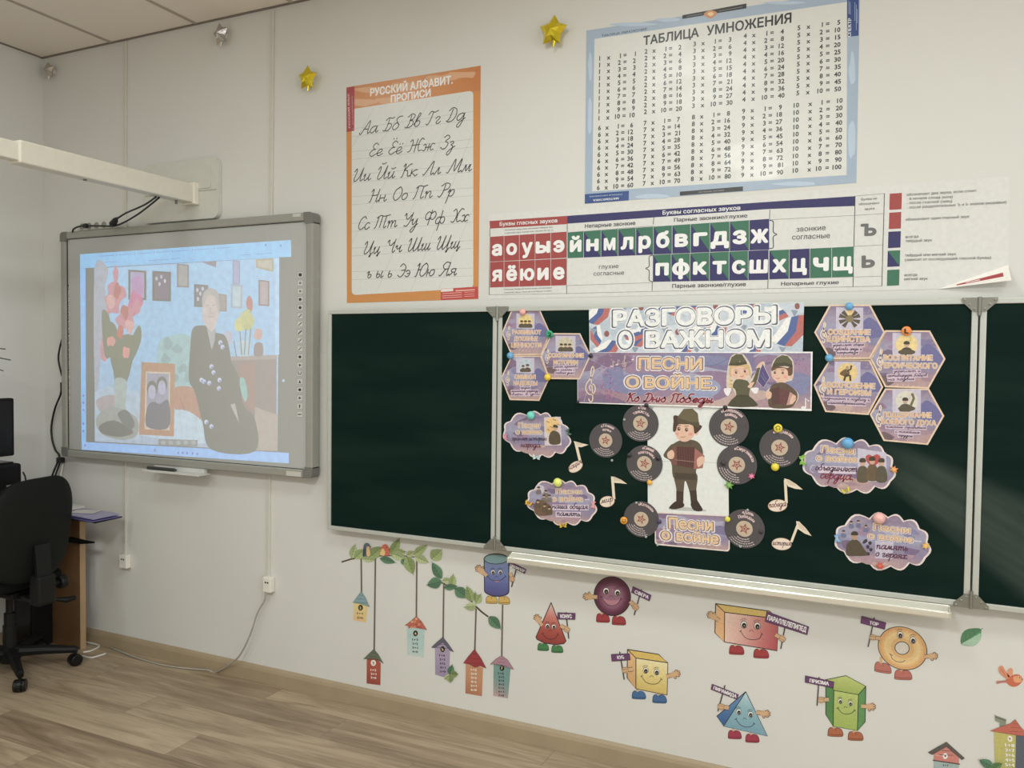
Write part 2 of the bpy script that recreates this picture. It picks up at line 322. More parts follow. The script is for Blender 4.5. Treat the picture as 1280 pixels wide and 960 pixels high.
class Pr:
    """a flat print on the plane y = Y, drawn in photograph coordinates that are carried onto that plane;
    lay = ink layer number; layers lie some micrometres apart"""
    DEPTH = 0.0009
    L = staticmethod(lin)
    def __init__(s, Y, zm=None): s.Y = Y; s.zm = zm or IDT; s.v = []; s.f = []; s.c = []; s.clip = None; s.it = []; s.grp = None; s.nb = 0
    def q(s, p):
        P = onY(*s.zm(*p), s.Y); return (P.x, P.z)
    def mpp(s, p):
        a = s.q((p[0], p[1] - .5)); b = s.q((p[0], p[1] + .5)); return math.hypot(a[0] - b[0], a[1] - b[1])
    def wpoly(s, P, col, lay, cols=None):
        P = [tuple(p[:2]) for p in P]; C = cols or [col] * len(P)
        if s.clip:
            for n, d in s.clip:
                P, C = clip_half(P, C, n, d)
                if len(P) < 3: return
        n0 = len(s.v); y = s.Y; s.item(lay, n0, len(P))
        tri = [(0, 1, 2)] if len(P) == 3 else [tuple(t) for t in tessellate_polygon([[Vector((p[0], p[1], 0)) for p in P]])]
        s.v += [(p[0], y, p[1]) for p in P]; s.c += [s.L(c) for c in C]
        for t in tri:
            a, b, c = (P[i] for i in t)
            ar = (b[0] - a[0]) * (c[1] - a[1]) - (b[1] - a[1]) * (c[0] - a[0])
            if abs(ar) < 1e-12: continue
            s.f.append(tuple(n0 + i for i in (t if ar > 0 else t[::-1])))
    def item(s, lay, n0, n):
        if lay > 0: s.it.append((lay, s.grp if s.grp is not None else len(s.it), n0, n))
    def poly(s, pts, col, lay=1, cols=None): s.wpoly([s.q(p) for p in pts], col, lay, cols)
    def blob(s, pts, col, lay=1, n=5): s.wpoly([s.q(p) for p in closed(pts, n)], col, lay)
    def outl(s, pts, wpx, col, lay=1): s.stroke(list(pts) + [pts[0]], wpx, col, lay)
    def base(s, pts, col, t=0.0006, world=False):
        P = [tuple(p[:2]) for p in pts] if world else [s.q(p) for p in pts]
        ar = sum(P[i - 1][0] * P[i][1] - P[i][0] * P[i - 1][1] for i in range(len(P)))
        if ar < 0: P = P[::-1]
        nv = len(s.v); s.wpoly(P, col, 0); n = len(P); n0 = len(s.v); off = s.nb * 1.2e-5; s.nb += 1
        for i in range(nv, n0): s.v[i] = (s.v[i][0], s.v[i][1] - off, s.v[i][2])
        s.v += [(p[0], s.Y - off, p[1]) for p in P] + [(p[0], s.Y + t, p[1]) for p in P]; s.c += [s.L(col)] * (2 * n)
        for i in range(n): s.f.append((n0 + (i + 1) % n, n0 + i, n0 + n + i, n0 + n + (i + 1) % n))
        for tr in tessellate_polygon([[Vector((p[0], p[1], 0)) for p in P]]): s.f.append(tuple(n0 + n + i for i in tr))
        return P
    def ell(s, c, rx, ry, col, lay=1, n=20, rot=0, a0=0, a1=360):
        pts = []
        for k in range(n + (a1 - a0 != 360)):
            a = R(a0 + (a1 - a0) * k / n); x, y = rx * math.cos(a), ry * math.sin(a); r_ = R(rot)
            pts.append((c[0] + x * math.cos(r_) - y * math.sin(r_), c[1] + x * math.sin(r_) + y * math.cos(r_)))
        s.poly(pts, col, lay); return pts
    def wstroke(s, P, w_, col, lay, cap=True):
        P = [Vector(p[:2]) for p in P]; P = [p for i, p in enumerate(P) if i == 0 or (p - P[i - 1]).length > 1e-6]
        if len(P) < 2: return
        L = []; Rr = []
        for i, p in enumerate(P):
            t = (P[min(i + 1, len(P) - 1)] - P[max(i - 1, 0)])
            if t.length < 1e-9: t = P[min(i + 1, len(P) - 1)] - p if i + 1 < len(P) else p - P[i - 1]
            t.normalize(); n = Vector((-t.y, t.x)) * w_ / 2; L.append(p + n); Rr.append(p - n)
        s.grp = len(s.it)
        for i in range(len(P) - 1): s.wpoly([L[i], Rr[i], Rr[i + 1], L[i + 1]], col, lay)
        s.grp = None
        if cap:
            s.grp = len(s.it)
            for p in (P[0], P[-1]): s.wpoly([(p.x + w_ / 2 * math.cos(k * PI / 4), p.y + w_ / 2 * math.sin(k * PI / 4)) for k in range(8)], col, lay)
            s.grp = None
    def stroke(s, pts, wpx, col, lay=1, smooth=False, cap=True):
        if smooth: pts = [tuple(p) for p in spline(pts, 6)]
        s.wstroke([s.q(p) for p in pts], wpx * s.mpp(pts[0]), col, lay, cap)
    def grad(s, P, ramp, lay, ax=(0, 1), n=12, lo=None, hi=None):
        """world outline filled with a printed colour ramp along ax"""
        P = [tuple(p[:2]) for p in P]; ds = [p[0] * ax[0] + p[1] * ax[1] for p in P]; lo = min(ds) if lo is None else lo; hi = max(ds) if hi is None else hi
        for k in range(n):
            a = lo + (hi - lo) * k / n; b = lo + (hi - lo) * (k + 1) / n
            Q, C = clip_half(P, [(0, 0, 0)] * len(P), ax, a); 
            if len(Q) < 3: continue
            Q, C = clip_half(Q, C, (-ax[0], -ax[1]), -b)
            if len(Q) < 3: continue
            s.wpoly(Q, None, lay, [rampc(ramp, ((p[0] * ax[0] + p[1] * ax[1]) - lo) / (hi - lo)) for p in Q])
    def gradp(s, pts, ramp, lay=1, ax=(0, 1), n=10): s.grad([s.q(p) for p in pts], ramp, lay, ax, n)
    def setclip(s, P):
        """clip further drawing to a convex world outline"""
        if P is None: s.clip = None; return
        P = [tuple(p[:2]) for p in P]
        ar = sum(P[i - 1][0] * P[i][1] - P[i][0] * P[i - 1][1] for i in range(len(P)))
        if ar < 0: P = P[::-1]
        s.clip = []
        for i in range(len(P)):
            a, b = P[i - 1], P[i]; n = (-(b[1] - a[1]), b[0] - a[0]); s.clip.append((n, n[0] * a[0] + n[1] * a[1]))
    def text(s, t, p0, p1, cap, col, lay=2, bold=0.0, shear=0.0, fit=True, al='l'):
        """p0, p1: the ends of the baseline; cap: height of a capital, in photograph units"""
        vs, fs = glyphs(t, 0.0)
        if not vs: return
        a = Vector(s.q(p0)); b = Vector(s.q(p1)); d = b - a; L = d.length; d.normalize(); n = Vector((-d.y, d.x))
        m = ((p0[0] + p1[0]) / 2, (p0[1] + p1[1]) / 2); sy = cap * s.mpp(m) / 0.728
        x0 = min(v[0] for v in vs); x1 = max(v[0] for v in vs)
        if fit: sx = L / (x1 - x0); off = 0
        else:
            sx = sy; wd = (x1 - x0) * sx; off = {'l': 0, 'c': (L - wd) / 2, 'r': L - wd}[al]
        for ci, (ox, oy) in enumerate(fat(bold, sy * .728)):
            n0 = len(s.v); y = s.Y; s.grp = 1e6 + ci; s.item(lay, n0, len(vs)); s.grp = None
            for (vx, vy) in vs:
                p = a + d * ((vx - x0) * sx + off + ox * min(sx, sy * 1.3) + (vy + oy) * sy * shear) + n * ((vy + oy) * sy); s.v.append((p.x, y, p.y)); s.c.append(s.L(col))
            s.f += [tuple(n0 + i for i in f) for f in fs]
    def arc(s, t, c, r, a_mid, cap, col, lay=3, bold=0.0, squeeze=1.0, inside=False):
        """letters along a circle (world centre c, radius r), a_mid in degrees, 90 = top"""
        sz = cap / 0.728; wd = []
        for ch in t:
            vs, _ = glyphs(ch, 0.0)
            wd.append(((max(v[0] for v in vs) - min(v[0] for v in vs)) + .09) * sz * squeeze if vs else .3 * sz)
        tot = sum(wd); acc = 0; sg = 1 if inside else -1
        for ch, w_ in zip(t, wd):
            vs, fs = glyphs(ch, 0.0)
            if vs:
                x0 = min(v[0] for v in vs); th = R(a_mid) + sg * ((acc + w_ / 2) - tot / 2) / r
                up = Vector((math.cos(th), math.sin(th))) * (-sg); rt = Vector((up.y, -up.x)); o = Vector(c) + Vector((math.cos(th), math.sin(th))) * r
                for ci, (ox, oy) in enumerate(fat(bold, cap)):
                    n0 = len(s.v); y = s.Y; s.grp = 1e6 + ci; s.item(lay, n0, len(vs)); s.grp = None
                    for vx, vy in vs:
                        p = o + rt * ((vx + ox - x0) * sz * squeeze - w_ / 2) + up * ((vy + oy) * sz); s.v.append((p.x, y, p.y)); s.c.append(s.L(col))
                    s.f += [tuple(n0 + i for i in f) for f in fs]
            acc += w_
    def hand(s, t, p0, p1, xh, wpx, col, lay=3, shear=0.35):
        st, W = hand_strokes(t); a = Vector(s.q(p0)); b = Vector(s.q(p1)); d = b - a; L = d.length; d.normalize(); n = Vector((-d.y, d.x))
        m = s.mpp(((p0[0] + p1[0]) / 2, (p0[1] + p1[1]) / 2)); k = xh * m; sx = L / W
        for q in st:
            pts = [(p[0], p[1]) for p in (spline(q, 5) if len(q) > 2 else [Vector(z) for z in q])]
            s.wstroke([a + d * (x * sx + y * k * shear) + n * (y * k) for x, y in pts], wpx * m, col, lay)
    def build(s, name, mat, parent=None, label=None, cat=None, group=None):
        keys = sorted(set((a, g) for a, g, _, _ in s.it)); step = min(5e-6, s.DEPTH / max(1, len(keys))); lv = {k: i + 1 for i, k in enumerate(keys)}
        for a, g, n0, n in s.it:
            d = step * lv[(a, g)] + 2e-5 + 1.2e-5 * s.nb
            for i in range(n0, n0 + n): v = s.v[i]; s.v[i] = (v[0], v[1] - d, v[2])
        xs = [v[0] for v in s.v]; zs = [v[2] for v in s.v]
        o = mesh_obj(name, s.v, s.f, mat, parent, None, ((min(xs) + max(xs)) / 2, s.Y, min(zs)), False, s.c)
        return tag(o, label, cat, group)
def irr(c, rx, ry, n=10, j=.3):
    return [(c[0] + rx * math.cos(2 * PI * k / n) * (1 + random.uniform(-j, j)), c[1] + ry * math.sin(2 * PI * k / n) * (1 + random.uniform(-j, j))) for k in range(n)]

# ================================================================ the room
XL, XR, YB, ZC = -2.85, 5.6, -6.2, 3.22
def wall_mat():
    m = bpy.data.materials.new('painted_wall'); m.use_nodes = True; nt = m.node_tree; b = nt.nodes['Principled BSDF']
    tc = nt.nodes.new('ShaderNodeTexCoord'); n = nt.nodes.new('ShaderNodeTexNoise'); n.inputs['Scale'].default_value = 1.6; n.inputs['Detail'].default_value = 5
    nt.links.new(tc.outputs['Object'], n.inputs['Vector'])
    cr = nt.nodes.new('ShaderNodeValToRGB'); cr.color_ramp.elements[0].position = .3; cr.color_ramp.elements[1].position = .7
    cr.color_ramp.elements[0].color = (.70, .695, .665, 1); cr.color_ramp.elements[1].color = (.735, .733, .70, 1)
    nt.links.new(n.outputs['Fac'], cr.inputs['Fac']); nt.links.new(cr.outputs['Color'], b.inputs['Base Color'])
    n2 = nt.nodes.new('ShaderNodeTexNoise'); n2.inputs['Scale'].default_value = 260; nt.links.new(tc.outputs['Object'], n2.inputs['Vector'])
    bp = nt.nodes.new('ShaderNodeBump'); bp.inputs['Strength'].default_value = .12; bp.inputs['Distance'].default_value = .001
    nt.links.new(n2.outputs['Fac'], bp.inputs['Height']); nt.links.new(bp.outputs['Normal'], b.inputs['Normal'])
    b.inputs['Roughness'].default_value = .6
    return m
WALL = wall_mat()
def floor_mat():
    m = bpy.data.materials.new('laminate_planks'); m.use_nodes = True; nt = m.node_tree; b = nt.nodes['Principled BSDF']; N = nt.nodes.new; LK = nt.links.new
    def math_(op, a, bb=None, c=None):
        q = N('ShaderNodeMath'); q.operation = op
        for i, x in enumerate((a, bb, c)):
            if x is None: continue
            if isinstance(x, (int, float)): q.inputs[i].default_value = x
            else: LK(x, q.inputs[i])
        return q.outputs[0]
    tc = N('ShaderNodeTexCoord'); sx = N('ShaderNodeSeparateXYZ'); LK(tc.outputs['Object'], sx.inputs[0])
    X, Y = sx.outputs['X'], sx.outputs['Y']
    v = math_('DIVIDE', math_('ADD', Y, 0.155 + YB / 2), 0.192)   # object origin: room centre, see below
    row = math_('FLOOR', v)
    off = math_('MULTIPLY', row, 0.336)
    u = math_('ADD', math_('DIVIDE', math_('ADD', X, 1.129 + (XL + XR) / 2), 1.386), off)
    col = math_('FLOOR', u)
    cb = N('ShaderNodeCombineXYZ'); LK(row, cb.inputs[0]); LK(col, cb.inputs[1])
    wn = N('ShaderNodeTexWhiteNoise'); wn.noise_dimensions = '3D'; LK(cb.outputs[0], wn.inputs['Vector'])
    # grain along the plank
    sh = N('ShaderNodeVectorMath'); sh.operation = 'SCALE'; LK(wn.outputs['Color'], sh.inputs[0]); sh.inputs['Scale'].default_value = 40
    gv = N('ShaderNodeVectorMath'); gv.operation = 'MULTIPLY'; LK(tc.outputs['Object'], gv.inputs[0]); gv.inputs[1].default_value = (1.5, 13, 1)
    ga = N('ShaderNodeVectorMath'); ga.operation = 'ADD'; LK(gv.outputs[0], ga.inputs[0]); LK(sh.outputs[0], ga.inputs[1])
    g1 = N('ShaderNodeTexNoise'); g1.inputs['Scale'].default_value = 1.0; g1.inputs['Detail'].default_value = 5; g1.inputs['Roughness'].default_value = .6; g1.inputs['Distortion'].default_value = 1.2; LK(ga.outputs[0], g1.inputs['Vector'])
    gv2 = N('ShaderNodeVectorMath'); gv2.operation = 'MULTIPLY'; LK(ga.outputs[0], gv2.inputs[0]); gv2.inputs[1].default_value = (2.5, 5, 1)
    g2 = N('ShaderNodeTexNoise'); g2.inputs['Scale'].default_value = 1.3; g2.inputs['Detail'].default_value = 3; LK(gv2.outputs[0], g2.inputs['Vector'])
    t = math_('ADD', math_('MULTIPLY', g1.outputs['Fac'], .62), math_('MULTIPLY', g2.outputs['Fac'], .22))
    t = math_('ADD', t, math_('MULTIPLY', math_('SUBTRACT', wn.outputs['Value'], .5), .15))
    cr = N('ShaderNodeValToRGB'); el = cr.color_ramp.elements
    el[0].position = .22; el[0].color = lin((115, 98, 78), 1.14) + (1,); el[1].position = .62; el[1].color = lin((182, 164, 137), 1.14) + (1,)
    e = el.new(.36); e.color = lin((144, 126, 103), 1.14) + (1,); e = el.new(.47); e.color = lin((166, 148, 123), 1.14) + (1,)
    LK(t, cr.inputs['Fac'])
    fy = math_('FRACT', v); fx = math_('FRACT', u)
    ey = math_('LESS_THAN', math_('MINIMUM', fy, math_('SUBTRACT', 1, fy)), .009); ex = math_('LESS_THAN', math_('MINIMUM', fx, math_('SUBTRACT', 1, fx)), .0013)
    e = math_('MAXIMUM', ey, ex)
    mx = N('ShaderNodeMix'); mx.data_type = 'RGBA'; LK(math_('MULTIPLY', e, .45), mx.inputs[0]); LK(cr.outputs['Color'], mx.inputs[6]); mx.inputs[7].default_value = lin((92, 76, 60), 1.2) + (1,)
    LK(mx.outputs[2], b.inputs['Base Color']); b.inputs['Roughness'].default_value = .42; b.inputs['Specular IOR Level'].default_value = .35
    bp = N('ShaderNodeBump'); bp.inputs['Strength'].default_value = .25; bp.inputs['Distance'].default_value = .001; LK(math_('SUBTRACT', g2.outputs['Fac'], e), bp.inputs['Height']); LK(bp.outputs['Normal'], b.inputs['Normal'])
    return m
def struct(name, mb, m, origin=None):
    return tag(mb.build(name, m, origin=origin), kind='structure')
T = .12
q = MB(); q.box(XL - T, XR + T, YB - T, T, -.1, 0); struct('floor', q, floor_mat(), ((XL + XR) / 2, YB / 2, 0))
CEIL = pmat('ceiling_tile', (214, 206, 196), .85, var=.05, scale=180, bump=.3, k=1.3)
q = MB(); q.box(XL - T, XR + T, YB - T, T, ZC, ZC + .1); struct('ceiling', q, CEIL)
q = MB(); q.box(XL - T, XR + T, 0, T, 0, ZC); struct('wall_front', q, WALL)
q = MB(); q.box(XL - T, XL, YB, 0, 0, ZC); struct('wall_left', q, WALL)
q = MB(); q.box(XR, XR + T, YB, 0, 0, ZC); struct('wall_right', q, WALL)
q = MB(); q.box(XL - T, XR + T, YB - T, YB, 0, ZC); struct('wall_back', q, WALL)
SKIRT = pmat('skirting_plastic', (150, 134, 108), .5, var=.12, scale=9, k=1.25)
def skirt(name, f):
    prof = [(0, 0), (.016, 0), (.016, .055), (.012, .068), (.005, .078), (0, .078)]
    q = MB(); f(q, prof); struct(name, q, SKIRT)
skirt('baseboard_front', lambda q, p: q.prism([(-a, z) for a, z in p], XL, XR, 'x'))
skirt('baseboard_left', lambda q, p: q.prism([(XL + a, z) for a, z in p], YB, -.016, 'y'))
# ceiling grid bars and the angle along the walls
TB = pmat('ceiling_bar', (176, 166, 154), .6, k=1.0)
q = MB()
for k in range(-1, 14):
    x = -2.295 + .6 * k
    if XL < x < XR: q.box(x - .009, x + .009, YB, 0, ZC - .004, ZC)
for k in range(1, 11): q.box(XL, XR, -.6 * k - .009, -.6 * k + .009, ZC - .004, ZC)
struct('trim_1', q, TB)
q = MB(); q.box(XL, XR, -.012, 0, ZC - .005, ZC); q.box(XL, XL + .012, YB, 0, ZC - .005, ZC); struct('trim_2', q, pmat('wall_angle', (128, 118, 108), .6, k=1.0))

# ================================================================ chalkboard
YBD = -.0520                       # writing surface
ALU = pmat('anodised_aluminium', (190, 194, 188), .42, .35, k=1.1)
HINGE = pmat('hinge_steel', (138, 138, 130), .36, .6, k=1.1)
def board_mat():
    m = bpy.data.materials.new('chalkboard_green'); m.use_nodes = True; nt = m.node_tree; b = nt.nodes['Principled BSDF']; N = nt.nodes.new; LK = nt.links.new
    tc = N('ShaderNodeTexCoord'); mp = N('ShaderNodeMapping'); LK(tc.outputs['Object'], mp.inputs[0]); mp.inputs['Rotation'].default_value = (0, R(32), 0); mp.inputs['Scale'].default_value = (.9, 1, 5.5)
    n = N('ShaderNodeTexNoise'); n.inputs['Scale'].default_value = 1.5; n.inputs['Detail'].default_value = 4; LK(mp.outputs[0], n.inputs['Vector'])
    cr = N('ShaderNodeValToRGB'); cr.color_ramp.elements[0].position = .42; cr.color_ramp.elements[1].position = .85
    cr.color_ramp.elements[0].color = (.0032, .0145, .0118, 1); cr.color_ramp.elements[1].color = (.012, .028, .023, 1)
    # wiped chalk haze running down to the right near the right-hand hinge
    def mt(op, a, c=None):
        q = N('ShaderNodeMath'); q.operation = op
        for k, x in enumerate((a, c)):
            if x is None: continue
            if isinstance(x, (int, float)): q.inputs[k].default_value = x
            else: LK(x, q.inputs[k])
        return q.outputs[0]
    ge = N('ShaderNodeNewGeometry'); sp = N('ShaderNodeSeparateXYZ'); LK(ge.outputs['Position'], sp.inputs[0])
    dx = mt('SUBTRACT', sp.outputs['X'], 1.38); dz = mt('SUBTRACT', sp.outputs['Z'], 1.30); ca, sa = math.cos(R(-31)), math.sin(R(-31))
    al = mt('ADD', mt('MULTIPLY', dx, ca), mt('MULTIPLY', dz, sa)); ac = mt('ADD', mt('MULTIPLY', dx, -sa), mt('MULTIPLY', dz, ca))
    cbn = N('ShaderNodeCombineXYZ'); LK(mt('MULTIPLY', al, 1.2), cbn.inputs[0]); LK(mt('MULTIPLY', ac, 14), cbn.inputs[1]); n3 = N('ShaderNodeTexNoise'); n3.inputs['Scale'].default_value = 1.6; n3.inputs['Detail'].default_value = 5; LK(cbn.outputs[0], n3.inputs['Vector'])
    wd = mt('ADD', .06, mt('MULTIPLY', mt('MAXIMUM', al, 0), .17))
    core = mt('MINIMUM', mt('MULTIPLY', mt('MAXIMUM', mt('SUBTRACT', 1, mt('DIVIDE', mt('ABSOLUTE', ac), wd)), 0), 2.2), 1)
    st = mt('MINIMUM', mt('MAXIMUM', mt('DIVIDE', al, .22), 0), 1)
    fac = mt('MULTIPLY', mt('MULTIPLY', core, st), mt('ADD', mt('MULTIPLY', n3.outputs['Fac'], 1.3), .12))
    hz_ = N('ShaderNodeMix'); hz_.data_type = 'RGBA'; LK(mt('MINIMUM', mt('MAXIMUM', fac, 0), 1), hz_.inputs[0]); LK(cr.outputs[0], hz_.inputs[6]); hz_.inputs[7].default_value = (.050, .072, .060, 1)
    LK(n.outputs['Fac'], cr.inputs[0]); LK(hz_.outputs[2], b.inputs['Base Color']); b.inputs['Roughness'].default_value = .5; b.inputs['Specular IOR Level'].default_value = .08
    return m
GREEN = board_mat()
cb = empty('chalkboard', (.85, -.04, .80), 'long dark green chalkboard of three panels in grey metal frames on the wall', 'chalkboard')
ZT, ZB = 1.790, .798
def panel(x0, x1):
    q = MB(); q.box(x0 + .012, x1 - .012, YBD, YBD + .016, ZB + .012, ZT - .012); p = q.build('writing_panel', GREEN, cb)
    q = MB(); fw = .018; y0, y1 = YBD - .006, YBD + .020
    q.box(x0, x1, y0, y1, ZT - fw, ZT); q.box(x0, x1, y0, y1, ZB, ZB + fw); q.box(x0, x0 + fw, y0, y1, ZB + fw, ZT - fw); q.box(x1 - fw, x1, y0, y1, ZB + fw, ZT - fw)
    q.build('panel_frame', ALU, cb, bevel=.002)
    for x in (x0 + .15, x1 - .15):
        for z in (ZB + .12, ZT - .12): q = MB(); q.box(x - .02, x + .02, YBD + .016, -.0005, z - .02, z + .02); q.build('wall_bracket', HINGE, cb)
panel(-.848, -.003); panel(.003, 1.699); panel(1.705, 2.55)
for hx in (0, 1.702):
    for hz, sg in ((ZT, -1), (ZB, 1)):
        q = MB(); y0 = YBD - .0095
        for d in (-1, 1):
            q.prism([(hx + d * .004, hz - sg * .002), (hx + d * .050, hz - sg * .002), (hx + d * .050, hz + sg * .010), (hx + d * .018, hz + sg * .043), (hx + d * .004, hz + sg * .043)], y0, y0 + .003, 'y')
            for (a, b_) in ((.042, .005), (.028, .020), (.014, .034)):
                q.lathe([(.0042, 0), (.0042, .0012), (.002, .002)], 8, Matrix.Translation((hx + d * a, y0, hz + sg * b_)) @ Matrix.Rotation(R(90), 4, 'X'))
        q.tube([(hx, y0 - .001, hz - sg * .004), (hx, y0 - .001, hz + sg * .055)], .0055, 10)
        q.build('hinge_plate', HINGE, cb)
# chalk tray under the middle panel
q = MB(); x0, x1 = .080, 1.640; y = YBD - .006
prof = [(y, .797), (y, .768), (y - .042, .762), (y - .047, .766), (y - .047, .784), (y - .044, .784), (y - .043, .769), (y - .006, .774), (y - .004, .797)]
q.prism(prof, x0, x1, 'x')
for xa, xb in ((x0 - .004, x0), (x1, x1 + .004)): q.prism([(y, .797), (y, .766), (y - .047, .761), (y - .049, .785), (y - .02, .790), (y - .006, .797)], xa, xb, 'x')
q.build('chalk_tray', pmat('tray_aluminium', (222, 222, 214), .24, .65, scale=6, bump=.6, k=1.2), cb, bevel=.0015)

# ================================================================ interactive whiteboard
WX0, WX1, WZ0, WZ1 = -2.625, -.928, 1.022, 2.236
PLG = pmat('grey_plastic', (150, 150, 142), .5, k=1.1); PLD = pmat('dark_grey_plastic', (112, 112, 107), .5, k=1.1)
WSURF = pmat('whiteboard_surface', (186, 188, 186), .42, var=.015, k=1.0)
wb = empty('interactive_whiteboard', ((WX0 + WX1) / 2, -.04, WZ0), 'large white interactive board with a grey frame left of the green chalkboard', 'interactive whiteboard')
q = MB(); fw = .038
q.box(WX0 + .04, WX1 - .04, -.066, -.012, WZ1 - fw, WZ1, .006); q.box(WX0 + .04, WX1 - .04, -.066, -.012, WZ0, WZ0 + fw, .006)
q.box(WX0, WX0 + fw, -.066, -.012, WZ0 + .04, WZ1 - .04, .006); q.box(WX1 - fw, WX1, -.066, -.012, WZ0 + .04, WZ1 - .04, .006)
q.build('frame', PLG, wb)
q = MB(); q.box(WX0 + .02, WX1 - .02, -.052, -.020, WZ0 + .02, WZ1 - .02); q.build('writing_surface', WSURF, wb)
q = MB()
i = .036; o_ = .0405
for a, b_, c, d in ((WX0 + i, WX1 - i, WZ1 - o_, WZ1 - i), (WX0 + i, WX1 - i, WZ0 + i, WZ0 + o_), (WX0 + i, WX0 + .042, WZ0 + i, WZ1 - i)): q.box(a, b_, -.0545, -.0505, c, d)
q.build('gasket', pmat('recess_shade_black', (22, 22, 22), .6), wb)  # dark strips painting the shade around the recessed surface
for sx_, x in ((1, WX0), (-1, WX1)):
    for sz_, z in ((1, WZ0), (-1, WZ1)):
        q = MB(); L = .052; r = .02; f_ = .042
        arcp = [(x + sx_ * (r - r * math.cos(a * PI / 8)), z + sz_ * (r - r * math.sin(a * PI / 8))) for a in range(0, 5)]
        pts = [(x, z + sz_ * L)] + arcp + [(x + sx_ * L, z), (x + sx_ * L, z + sz_ * f_), (x + sx_ * f_, z + sz_ * f_), (x + sx_ * f_, z + sz_ * L)]
        q.prism(pts, -.069, -.011, 'y'); q.build('corner_cap', PLD, wb, bevel=.004)
for x in (WX0 + .35, WX1 - .35):
    for z in (WZ0 + .2, WZ1 - .2): q = MB(); q.box(x - .04, x + .04, -.020, -.0005, z - .04, z + .04); q.build('wall_bracket', PLD, wb)
for nm, (a, b_, c, d) in (('badge', (358, 376, 588.5, 593.5)), ('end_clip', (366, 376, 267.5, 271.5))):
    A = onY(a, (c + d) / 2, -.067); B = onY(b_, (c + d) / 2, -.067); h = (d - c) * .0036
    q = MB(); q.box(A.x, B.x, -.0685, -.0655, A.z - h / 2 - (.004 if nm == 'badge' else 0), A.z + h / 2); q.build(nm, pmat('pale_plastic', (190, 188, 180), .45), wb)
# touch icons on both sides
DK = (48, 48, 50)
def icon(p, c, r, k):
    x, y = c; a = r
    p.poly([(x - a, y - a * 1.05), (x + a, y - a * 1.1), (x + a, y + a), (x - a, y + a)], (196, 197, 194), 1); p.outl([(x - a, y - a * 1.05), (x + a, y - a * 1.1), (x + a, y + a), (x - a, y + a)], .45, (128, 130, 128), 2)
    b = a * .55
    if k in (0,): p.poly([(x - b, y - b), (x + b, y - b), (x + b, y + b), (x - b, y + b)], DK, 3)
    elif k in (1, 2): p.ell((x, y), b * .8, b * .8, (120, 120, 120), 3, 8)
    elif k in (3, 4, 10, 14): p.ell((x, y), b, b, DK, 3, 8)
    elif k in (5, 6, 7, 8, 9): p.stroke([(x - b, y + b), (x + b, y - b)], 1.0 if k != 7 else 1.5, DK, 3)
    elif k in (11, 15): p.poly([(x - b * .6, y - b), (x + b, y), (x - b * .6, y + b)], DK, 3)
    elif k == 12: p.stroke([(x - b, y - b), (x - b * .7, y + b * .6), (x + b * .7, y + b * .6), (x + b, y - b)], 1.1, DK, 3)
    elif k == 13: p.poly([(x - b * .8, y + b), (x, y - b), (x + b * .8, y + b)], DK, 3)
    elif k == 16: p.poly([(x - b * .4, y - b), (x + b * .5, y - b), (x + b * .2, y + b), (x - b * .5, y + b)], DK, 3)
    else: p.stroke([(x - b, y), (x + b, y)], 1.2, DK, 3)
for side, x0, x1, y0, y1, r in (('r', 375.3, 374.6, 343.5, 518, 3.5), ('l', 84.6, 85.2, 357, 506.5, 2.6)):
    p = Pr(-.0523)
    for k in range(18): icon(p, (x0 + (x1 - x0) * k / 17, y0 + (y1 - y0) * k / 17), r, k)
    p.build('icon_strip', PAPER, wb)
# pen tray under the board
A = onY(184, 583, -.085); B = onY(254, 589, -.085)
q = MB(); q.box(A.x, B.x, -.115, -.040, .993, .999, .0025); q.box(A.x, B.x, -.117, -.113, .993, 1.004); q.box(A.x + .02, B.x - .02, -.060, -.040, .999, 1.0215); q.build('pen_tray', pmat('white_plastic', (200, 200, 196), .4), wb)
q = MB(); q.tube([(A.x + .01, -.088, 1.0085), (A.x + .19, -.088, 1.0085), (A.x + .205, -.088, 1.0085)], [.0088, .0088, .004], 10); pen = q.build('board_pen', pmat('charcoal_plastic', (52, 54, 54), .45), smooth=False)
tag(pen, 'dark grey stylus pen lying on the tray under the white interactive board', 'pen')

# ---- picture thrown by the projector: added light on the white surface
class PrE(Pr):
    ref = (146, 148, 147)
    @staticmethod
    def L(c): return tuple(max(0.0, lin1(c[k] * .72 + .28 * (192, 202, 216)[k]) - lin1(PrE.ref[k])) if c != PrE.ref else 0.0 for k in range(3))
def glow_mat():
    m = bpy.data.materials.new('projected_light'); m.use_nodes = True; nt = m.node_tree; b = nt.nodes['Principled BSDF']
    at = nt.nodes.new('ShaderNodeAttribute'); at.attribute_name = 'ink'
    nz = nt.nodes.new('ShaderNodeTexNoise'); nz.inputs['Scale'].default_value = 30; nz.inputs['Detail'].default_value = 8; tc = nt.nodes.new('ShaderNodeTexCoord'); nt.links.new(tc.outputs['Object'], nz.inputs[0])
    mr = nt.nodes.new('ShaderNodeMapRange'); mr.inputs[1].default_value = .3; mr.inputs[2].default_value = .7; mr.inputs[3].default_value = .8; mr.inputs[4].default_value = 1.15; nt.links.new(nz.outputs['Fac'], mr.inputs[0])
    b.inputs['Base Color'].default_value = lin((186, 188, 186), 1.0) + (1,); b.inputs['Roughness'].default_value = .42
    nt.links.new(at.outputs['Color'], b.inputs['Emission Color']); nt.links.new(mr.outputs[0], b.inputs['Emission Strength'])
    return m
P2 = ZM(60, 250, 2.6667)
p = PrE(-.0523, P2)
LB = (150, 200, 250); LB2 = (163, 200, 240)
full = [(107, 181), (810, 133), (811, 190), (803, 877), (112, 832)]
p.base([(106, 181), (811, 133), (811, 190), (803, 877), (112, 832)], PrE.ref, .0002)
